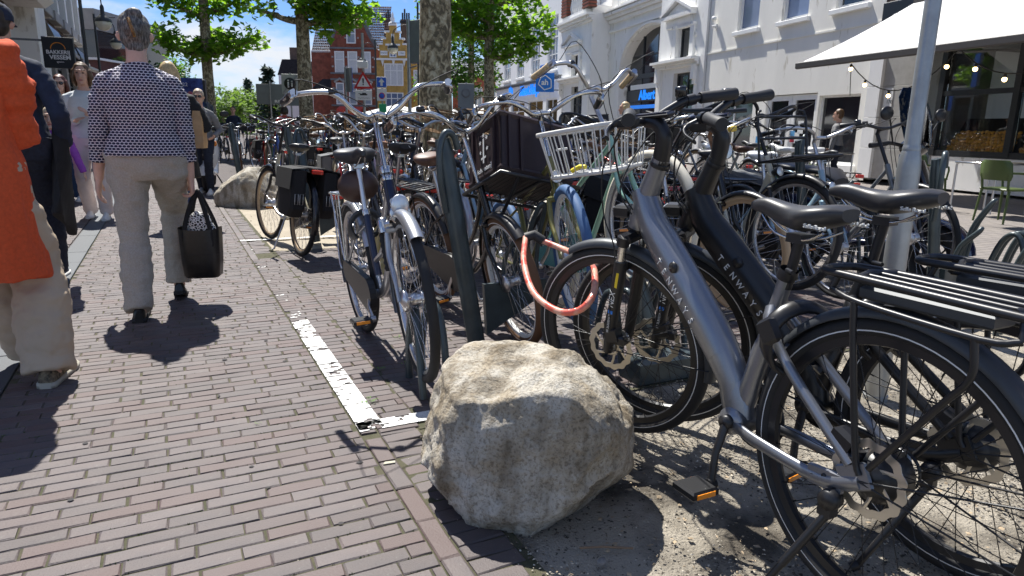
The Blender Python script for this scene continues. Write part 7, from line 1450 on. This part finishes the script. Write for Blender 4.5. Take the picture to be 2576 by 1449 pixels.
    if cap: 
        q = MB(); q.lathe([(.094, .015), (.096, .045), (.088, .085), (.060, .115), (.0, .128)], hd + V((-.010, 0, .012)), n=20); q.box(hd + V((.115, 0, .022)), (.085, .14, .010), MX.Rotation(.18, 3, 'Y'), bev=.004); q.build('cap', cap, T); MB().box(hd + V((-.108, 0, .035)), (.006, .05, .02)).build('strap_patch', 'brass', T)
    # clothes
    if legs == 'trousers' or legs == 'wide':
        lw = legw if legs == 'trousers' else 1.75; q = leg(.014, 1, lw); q.append(([hip + V((-.0, 0, -.11)), hip + V((-.012, 0, -.02)), hip + V((0, 0, .10)), hip + V((0, 0, .15))], [((.105 * g + .014) * k, (.14 * g + .014) * k), ((.118 * g + .014) * k, (.168 * g + .014) * k), ((.102 * g + .012) * k, (.150 * g + .012) * k), ((.10 * g + .008) * k, (.145 * g + .008) * k)], (1, 0, 0)))
        skin('trousers', q, vox, legm, T, wr=wr * 2.0, wf=11, seed=hash(label) % 50, sm=3, stretch=(1, 1, 1.6))
    if top != 0:
        dr = .016 if coat is None else .004; hem = 1.0 if coat is None else 0.
        q = [(P_(tor)[1:-1] + [nk + V((-.005, 0, .0))], [(a + dr + e * hem, b + dr + e * hem) for (a, b), e in zip(sc(tor, 0)[1:-1], (.016, .014, .008, .004, 0, 0))] + [(.066 * k, .078 * k)], (1, 0, 0))]
        tp = skin('top', q, vox, topm, T, wr=wr * 1.5, wf=11, seed=1, sm=3, stretch=(1, 1, 1.8))
        if not coat:
            for i, a_ in enumerate(arm(.012, sleeve, 1.2)): skin('sleeve', [a_], vox, topm, tp, wr=wr * 1.5, wf=14, seed=4 + i, sm=3, stretch=(1, 1, 2.2))
    if coat:
        hemz, cm, dr, fl = coat; q = [([nk + V((-.005, 0, .005)), nk + V((-.01, 0, -.03)), ch.lerp(nk, .55), ch, hip.lerp(ch, .5), hip + V((0, 0, .1)), hip, V((-.01, 0, (Z(.9) + hemz) / 2)), V((-.02, 0, hemz))], [(.075, .085), (.10, .145 * shoulders), (.13 + dr, .185 * shoulders + dr), (.135 + dr, .185 + dr), (.13 + dr, .175 + dr), (.135 + dr, .18 + dr), (.15 + dr, .20 + dr), ((.17 + dr) * fl, (.21 + dr) * fl), ((.19 + dr) * fl, (.23 + dr) * fl)], (1, 0, 0))]
        ct_ = skin('coat', q, vox, cm, T, wr=wr * 2.6, wf=7, seed=2, sm=4, stretch=(1.2, 1.2, .55))
        for i, a_ in enumerate(arm(.022 + dr, sleeve, 1.6)): skin('sleeve', [a_], vox, cm, ct_, wr=wr * 2.6, wf=10, seed=4 + i, sm=4, stretch=(1, 1, 2))
    for s in (1, -1):
        a = an[s]; hl = heel[0] if s > 0 else heel[1]; tilt = MX.Translation(a + V((.10, 0, -.085 - hl * 1.0))) @ MX.Rotation(math.atan2(hl, .2) if hl else 0, 4, 'Y') @ MX.Translation((-.0, 0, 0))
        mb = MB(); mb.x = tilt; rs = []
        for x, w, h, z in ((-.155, .022, .060, .004), (-.145, .034, .085, 0), (-.10, .037, .095, 0), (-.04, .036, .085, 0), (.02, .041, .062, 0), (.08, .044, .048, 0), (.125, .036, .036, .003), (.145, .018, .026, .006)):
            rs.append([V((x, w * math.cos(t) * (1.0 if math.sin(t) < .3 else .9), z + (.006 if math.sin(t) < 0 else .006 + h * abs(math.sin(t)) ** .8) if math.sin(t) >= 0 else z + .004)) for t in [2 * PI * i / 14 for i in range(14)]])
        mb.rings(rs); so_ = mb.build('shoe', shoe, T); mb = MB(); mb.x = tilt; mb.rings([[V((x, w * 1.06 * u, zz)) for u, zz in ((-1, -.002), (1, -.002), (1, .022), (-1, .022))] for x, w in ((-.162, .020), (-.15, .035), (-.05, .036), (.03, .042), (.09, .044), (.13, .036), (.152, .016))]); mb.build('sole', sole, so_)
    return T
# woman in dotted jumper seen from behind, with a tote
T = person('woman seen from behind in navy dotted jumper and beige linen trousers carrying a black tote', (-.115, 4.56), 88, 1.68, 'skin_pale', 'bun', 'hair_grey', 1, 'dotted_knit', .80, 'trousers', 'linen', 'black_leather', 'black_rubber', feet=((-.24, .10), (.24, -.10)), heel=(.0, .05), hands=((.04, .265, .72), (.02, -.225, .715)), girth=1.13, vox=.0075, shoulders=1.0, legw=1.28, glasses='clear', wr=.006, hc=(.45, 1.1), head=(.03, 0, 0), face=True)
mb = MB(); mb.tube(smooth([(-.095, .016, 1.645), (-.122, .008, 1.615), (-.130, -.002, 1.585), (-.122, -.010, 1.555)], 4), [(.010, .018)] * 13, 8, ref=(0, 1, 0)); mb.build('hair_clip', mat('tortoise', (.05, .022, .008), .25, noise=(60, (.32, .16, .03), 3)), T)
# tote with patterned cloth
tx, ty, tz = .135, 4.585, .17
t = thing('tote_bag', 'black leather tote bag with zebra patterned cloth in it, held by the dotted jumper woman', 'bag', (tx, ty, tz), RAD(-18))
mb = MB(); rs = []
for z, a, b in ((0, .092, .055), (.012, .104, .065), (.10, .112, .072), (.22, .116, .076), (.305, .118, .072)):
    rs.append([V((max(-a, min(a, a * 1.25 * math.cos(q))), max(-b, min(b, b * 1.25 * math.sin(q))), z + .008 * math.cos(2 * q) * (z > .28))) for q in [2 * PI * i / 24 for i in range(24)]])
mb.rings(rs, cap=False); mb.add(rs[0][::-1], [tuple(range(24))]); mb.rings([[V((p.x * .96, p.y * .96, p.z - (0 if i else .12))) for p in rs[-1]] for i in (1, 0)], cap=False); mb.add([V((p.x * .95, p.y * .95, .17)) for p in rs[-1]], [tuple(range(24))]); mb.build('body', 'black_leather', t)
MB().tube([p + V((p.x * .01, p.y * .01, -.005)) for p in [V((q.x, q.y, .155)) for q in rs[2]]], .0028, 5, closed=True).build('seam', 'black_leather', t)
for s in (1, -1):
    mb = MB(); p = [V((-.075, s * .070, .20)), V((-.070, s * .066, .31)), V((-.035, s * .03, .45)), V((-.004, s * .008, .520)), V((.008, s * .008, .520)), V((.035, s * .03, .45)), V((.075, s * .066, .31)), V((.08, s * .070, .20))]; mb.tube(smooth(p, 4), [(.003, .015)] * 29, 6, ref=(0, 1, 0)); mb.build('handle', 'black_cloth', t)
mb = MB(); mb.sphere((.0, 0, .30), (.090, .055, .11), 18, 12); mb.v = [tuple(V(q) * 1 + (V(q) - V((0, 0, .3))).normalized() * .022 * NZ.noise(V(q) * 16)) for q in mb.v]; mb.build('patterned_cloth', 'zebra_cloth', t)
# person in orange coat, cut by the picture edge
T = person('person in long orange wool coat and wide cream trousers walking at the left edge', (-.735, 3.44), 78, 1.70, 'skin', 'bob', 'hair_brown', 1, 'cream_cloth', .9, 'wide', 'cream_cloth', 'spotted_canvas', 'rubber_sole', feet=((.30, -.04), (-.02, -.215)), hands=((.30, .10, 1.04), (.30, -.06, 1.03)), girth=1.08, vox=.009, coat=(.46, 'orange_wool', .02, 1.02), wr=.007, legw=2.1)
t = thing('shoulder_bag', 'dark green shoulder bag at the far side of the orange coat', 'bag', (-.86, 3.27, .80), RAD(80)); mb = MB(); mb.box((0, 0, 0), (.10, .16, .30), bev=.03); mb.build('body', 'green_cloth', t); MB().tube(smooth([(0, .07, .14), (.02, .02, .42), (.0, -.10, .66)], 4), [(.003, .02)] * 9, 6).build('strap', 'green_cloth', t)
T = person('man in dark cap and navy jacket walking beyond the orange coat', (-.90, 5.50), 84, 1.80, 'skin', 'short', 'hair_dark', 1, 'navy_cloth', .95, 'trousers', 'dark_denim', 'navy_cloth', 'white_sole', feet=((-.22, .10), (.24, -.09)), hands=((.10, .28, .80), (.06, -.28, .86)), girth=1.12, vox=.011, cap='navy_cloth', legw=1.25)
t = thing('black_coat', 'black coat hanging over the arm of the man in the dark cap', 'coat', (-.66, 5.44, .42), RAD(84)); mb = MB(); rs = []
for z, w, x0, th in ((0, .20, -.02, .022), (.03, .205, -.02, .03), (.2, .17, .0, .035), (.4, .12, .03, .045), (.58, .075, .05, .05), (.66, .04, .05, .03)): rs.append([V((x0 + w * math.cos(q) * .9, th * math.sin(q) + .018 * math.sin(q * 3 + z * 9) - .03 * z, z - (.10 * math.cos(q) if z < .1 else 0))) for q in [2 * PI * i / 20 for i in range(20)]])
mb.rings(rs); mb.build('cloth', 'black_cloth', t)
person('woman with dark red hair and sunglasses in black top and wide jeans walking towards us', (-1.27, 11.62), -92, 1.70, 'skin_pale', 'long', 'hair_red', 1, 'black_cloth', 1., 'wide', 'denim', 'white_shoe', 'white_sole', feet=((.14, .10), (-.14, -.10)), hands=((.10, .26, .80), (-.02, -.27, .80)), glasses='sun', vox=.013, legw=1.4)
person('woman in pale jacket and rolled whitish trousers with white sneakers walking towards us', (-.80, 9.35), -94, 1.72, 'skin', 'bob', 'hair_brown', 1, 'pale_jacket', 1., 'trousers', 'pink_white', 'white_shoe', 'white_sole', feet=((.16, .11), (-.10, -.09)), hands=((.20, .05, 1.15), (.18, -.08, 1.08)), vox=.013, legw=1.2)
person('child in purple sweater half hidden behind the black coat', (at(140, 400, 7.6).x, at(140, 400, 7.6).y), -90, 1.2, 'skin_pale', 'bob', 'hair_light', 1, 'purple_cloth', 1., 'trousers', 'dark_denim', 'white_shoe', 'white_sole', feet=((.12, .08), (-.1, -.08)), hands=((.05, .26, .74), (.0, -.25, .74)), vox=.013)
T = person('woman with long blonde hair in black coat seen beyond the tote', (.07, 8.3), 84, 1.70, 'skin_pale', 'long', 'hair_blonde', 1, 'black_cloth', 1., 'trousers', 'denim', 'black_leather', 'black_rubber', feet=((.2, .08), (-.2, -.08)), hands=((.15, .2, 1.0), (.22, -.22, 1.02)), vox=.012, coat=(.52, 'black_cloth', .01, 1.0))
t = thing('paper_bag', 'crumpled brown paper bag held by the woman with blonde hair', 'bag', (.32, 8.25, .84), RAD(70)); mb = MB(); rs = [[V((a * sx + .012 * NZ.noise((z * 9, sx * 3, sy)), b * sy + .012 * NZ.noise((z * 9, sy * 5, 3)), z)) for sx, sy in ((-1, -1), (0, -1.1), (1, -1), (1.05, 0), (1, 1), (0, 1.1), (-1, 1), (-1.05, 0))] for z, a, b in ((0, .07, .05), (.06, .075, .055), (.13, .068, .05), (.2, .078, .052), (.30, .072, .05), (.39, .07, .03))]; mb.rings(rs, sm=False); mb.build('body', 'paper_bag', t)
person('older woman with pale hair and sunglasses beside the advertising screen', (.50, 12.2), -100, 1.60, 'skin', 'short', 'hair_light', 1, 'grey_cloth', 1., 'trousers', 'dark_denim', vox=.014, glasses='sun', hands=((.15, .2, .95), (.15, -.2, .95)))
fgp = 'passers by beyond the bicycles'
far_p = [('person with reddish hair and dark jacket standing behind the far bicycles near the slim trunk', 595, 24, 1.66, 'hair_red', 'navy_cloth', -100, 'short'), ('person in red top beside the dark trunk beyond the bicycles', 722, 20, 1.62, 'hair_dark', 'red_cloth', 80, 'bob'), ('person in blue top under the parasol left of the patchy trunk', 1010, 24, 1.6, 'hair_brown', 'blue_cloth', -60, 'short'),
         ('person in black shirt beneath the market parasol, dark haired', 1052, 23, 1.62, 'hair_dark', 'black_cloth', -120, 'short'), ('person with light orange hair passing the glazed arch of the white building', 1566, 14, 1.64, 'hair_blonde', 'pale_jacket', 160, 'bob'), ('person in grey shirt standing before the large dark window of the cream building', 2098, 15.2, 1.62, 'hair_brown', 'grey_cloth', 120, 'short'), ('person in white shirt walking past the supermarket windows', 1300, 27, 1.7, 'hair_dark', 'pale_jacket', -150, 'short'), ('person in dark green jacket walking near the red house', 840, 33, 1.7, 'hair_brown', 'green_cloth', -90, 'bob')]
for lb, px, d, H, hm, cm, yw, hr in far_p:
    p = at(px, 400, d); person(lb, (p.x, p.y), yw, H, 'skin', hr, hm, 1, cm, 1., 'trousers', 'dark_denim', vox=.018, group=fgp)

# ================================================================ SCOOTERS, TERRACE
mat('scooter_white', (.72, .73, .73), .22, coat=.8); mat('scooter_dark', (.010, .013, .040), .18, coat=1.)
def scooter(label, mx, paint, panel, shield=True, basketlike=False):
    T = thing('scooter', label, 'scooter', mx=mx); R = .24
    for x in (0, 1.28): wheel(T, (x, 0, R), R, .055, 'black_rubber', 'satin_black', 'satin_black', n=10, seg=(36, 10), spr=.008, rimd=.03, hub='drum')
    mb = MB(); rs = []      # front apron
    for z, x, w, d in ((.34, 1.10, .10, .07), (.45, 1.11, .17, .09), (.60, 1.10, .205, .10), (.75, 1.07, .20, .09), (.88, 1.02, .165, .075), (.97, .98, .10, .05)): rs.append([V((x + d * math.cos(q) * (1 if math.cos(q) > 0 else .4), w * math.sin(q), z)) for q in [2 * PI * i / 20 for i in range(20)]])
    mb.rings(rs); mb.build('apron', paint, T); mb = MB(); rs = []
    for z, x, w in ((.42, 1.205, .06), (.6, 1.207, .085), (.78, 1.17, .08), (.93, 1.085, .05)): rs.append([V((x + .012 * math.cos(q), w * math.sin(q), z)) for q in [2 * PI * i / 12 for i in range(12)]])
    mb.rings(rs); mb.build('front_panel', panel, T)
    mb = MB(); rs = []
    for x, w, z0, z1 in ((.98, .13, .26, .33), (.62, .15, .22, .30), (.50, .15, .22, .42), (.40, .15, .25, .66), (.10, .165, .34, .76), (-.18, .14, .46, .78), (-.38, .06, .60, .77)): rs.append([V((x, w * math.cos(q) * 1.0, (z0 + z1) / 2 + (z1 - z0) / 2 * math.copysign(abs(math.sin(q)) ** .7, math.sin(q)))) for q in [2 * PI * i / 18 for i in range(18)]])
    mb.rings(rs); mb.build('bodywork', paint, T); mb = MB(); rs = []
    for x, w, z in ((.46, .09, .72), (.36, .14, .80), (.05, .15, .815), (-.25, .13, .84), (-.40, .07, .83)): rs.append([V((x, w * math.cos(q), z + .035 * math.sin(q))) for q in [2 * PI * i / 14 for i in range(14)]])
    mb.rings(rs); mb.build('seat', 'saddle_black', T); guard((1.28, 0, R), R + .03, RAD(10), RAD(165), .075, 16).build('front_mudguard', paint, T); guard((0, 0, R), R + .03, RAD(60), RAD(190), .075, 16).build('rear_mudguard', 'satin_black', T)
    mb = MB()
    for s in (-1, 1): mb.tube([(1.28, s * .075, R), (1.17, s * .07, .52)], .022, 8)
    mb.build('fork', 'satin_black', T); mb = MB(); mb.tube(smooth([(.93, .36, 1.03), (.96, .22, 1.05), (1.0, .08, 1.03), (1.0, -.08, 1.03), (.96, -.22, 1.05), (.93, -.36, 1.03)], 4), .014, 8); hb = mb.build('handlebar', 'satin_black', T)
    for s in (-1, 1):
        MB().tube([(.965, s * .24, 1.05), (.925, s * .38, 1.03)], .019, 8).build('grip', 'black_rubber', hb); q = MB(); q.tube([(.98, s * .2, 1.05), (1.0, s * .30, 1.22)], .006, 6); q.sphere((.99, s * .33, 1.26), (.018, .075, .05), 12, 8); q.build('mirror', 'black_plastic', hb)
    mb = MB(); mb.sphere((1.02, 0, 1.02), (.09, .13, .07), 12, 8); mb.build('headset_cowl', panel, T); h = headlight(None, T, V((1.215, 0, .64)), (1, 0, .15), .062, 'chrome'); MB().lathe([(.063, .0), (.085, .0), (.085, -.03)], (1.215, 0, .64), (1, 0, .15), 20).build('ring', panel, h)
    if shield:
        mb = MB(); rs = []
        for z, x, w in ((1.03, 1.10, .16), (1.2, 1.06, .20), (1.38, 1.0, .17), (1.45, .97, .09)): rs.append([V((x - .04 * (u * u), w * u, z)) for u in (-1, -.6, -.2, .2, .6, 1)] + [V((x - .004 - .04 * (u * u), w * u, z)) for u in (1, .6, .2, -.2, -.6, -1)])
        mb.rings(rs); mb.build('windscreen', 'screen_clear', T)
    for s in (-1, 1): MB().sphere((1.15, s * .165, .78), (.03, .03, .045), 8, 6).build('indicator', 'orange_reflector', T)
    MB().tube([(.45, .1, .25), (.40, .22, .01)], .012, 6).build('kickstand', 'satin_black', T); MB().box((-.40, 0, .62), (.03, .16, .06), bev=.01).build('tail_light', 'red_reflector', T)
    return T
p = at(548, 475, 11.6); scooter('white moped scooter with round headlight facing us behind the cream boulder', MX.Translation((p.x - .02, p.y + 1.0, 0)) @ MX.Rotation(RAD(-97), 4, 'Z'), 'scooter_white', 'satin_black')
scooter('dark blue scooter parked right of the galvanised lamp pole', MX.Translation((4.95, 4.35, 0)) @ MX.Rotation(RAD(-88), 4, 'Z'), 'scooter_dark', 'black_paint')
mat('chair_green', (.055, .085, .018), .5); mat('table_top', (.06, .055, .05), .35, noise=(6, .3))
def chair(label, x, y, yaw):
    T = thing('terrace_chair', label, 'chair', (x, y, 0), RAD(yaw), group='green plastic chairs on the terrace'); MB().box((0, 0, .44), (.42, .43, .03), bev=.012).build('seat', 'chair_green', T); mb = MB(); rs = []
    for z, x0, w in ((.56, -.215, .20), (.62, -.225, .225), (.78, -.25, .215), (.82, -.255, .17)): rs.append([V((x0 - .05 * (1 - u * u) + .0, w * u, z)) for u in (-1, -.6, -.2, .2, .6, 1)] + [V((x0 + .018 - .05 * (1 - u * u), w * u, z)) for u in (1, .6, .2, -.2, -.6, -1)])
    mb.rings(rs); mb.build('backrest', 'chair_green', T)
    for sx, sy in ((1, 1), (1, -1), (-1, 1), (-1, -1)): MB().tube([(sx * .185, sy * .19, .44), (sx * .225, sy * .215, 0)], [(.018, .018), (.013, .013)], 8).build('leg', 'chair_green', T)
    for s in (1, -1): MB().tube(smooth([(.19, s * .205, .45), (.17, s * .235, .63), (-.05, s * .245, .655), (-.215, s * .215, .66)], 3), .015, 7).build('armrest', 'chair_green', T); MB().tube([(-.20, s * .18, .45), (-.23, s * .19, .64)], .016, 7).build('back_post', 'chair_green', T)
    return T
def tabl(label, x, y, yaw):
    T = thing('terrace_table', label, 'table', (x, y, 0), RAD(yaw), group='aluminium tables on the terrace'); MB().box((0, 0, .735), (.70, .70, .022), bev=.006).build('tabletop', 'table_top', T); MB().tube([(.35, .35, .73), (-.35, .35, .73), (-.35, -.35, .73), (.35, -.35, .73)], .016, 8, closed=True).build('edge', 'brushed_alu', T)
    for sx, sy in ((1, 1), (1, -1), (-1, 1), (-1, -1)): MB().tube(smooth([(sx * .30, sy * .34, .725), (sx * .335, sy * .34, .70), (sx * .34, sy * .34, .60), (sx * .34, sy * .34, 0)], 3), .016, 8).build('leg', 'brushed_alu', T)
def fp(s, n): q = FR @ V((s, n, 0)); return q.x, q.y
for lb, s, n, yw in (('green chair nearest the right edge, its back to the square', -3.7, 4.35, -10), ('green chair behind the table beside the restaurant plinth', -3.1, 2.1, 170), ('green chair left of the front table', -1.7, 3.6, -15), ('green chair under the awning in front of the marble pier', 2.3, 2.6, 100), ('green chair by the glazed doors', 4.4, 2.6, 80), ('green chair at the far table before the cream wall', 6.2, 2.7, -100), ('green chair beside the dark window of the cream building', 5.2, 1.7, 170)): x, y = fp(s, n); chair(lb, x, y, yw)
for lb, s, n in (('square aluminium table before the fruit window', -2.6, 3.3), ('table at the right edge under the awning', -4.6, 3.0), ('table in front of the pier at the awning corner', 1.4, 3.0), ('table before the glazed white doors', 5.3, 2.8)): x, y = fp(s, n); tabl(lb, x, y, 79)
mat('trunk_debris', (.2, .2, .2), .8) if 0 else None
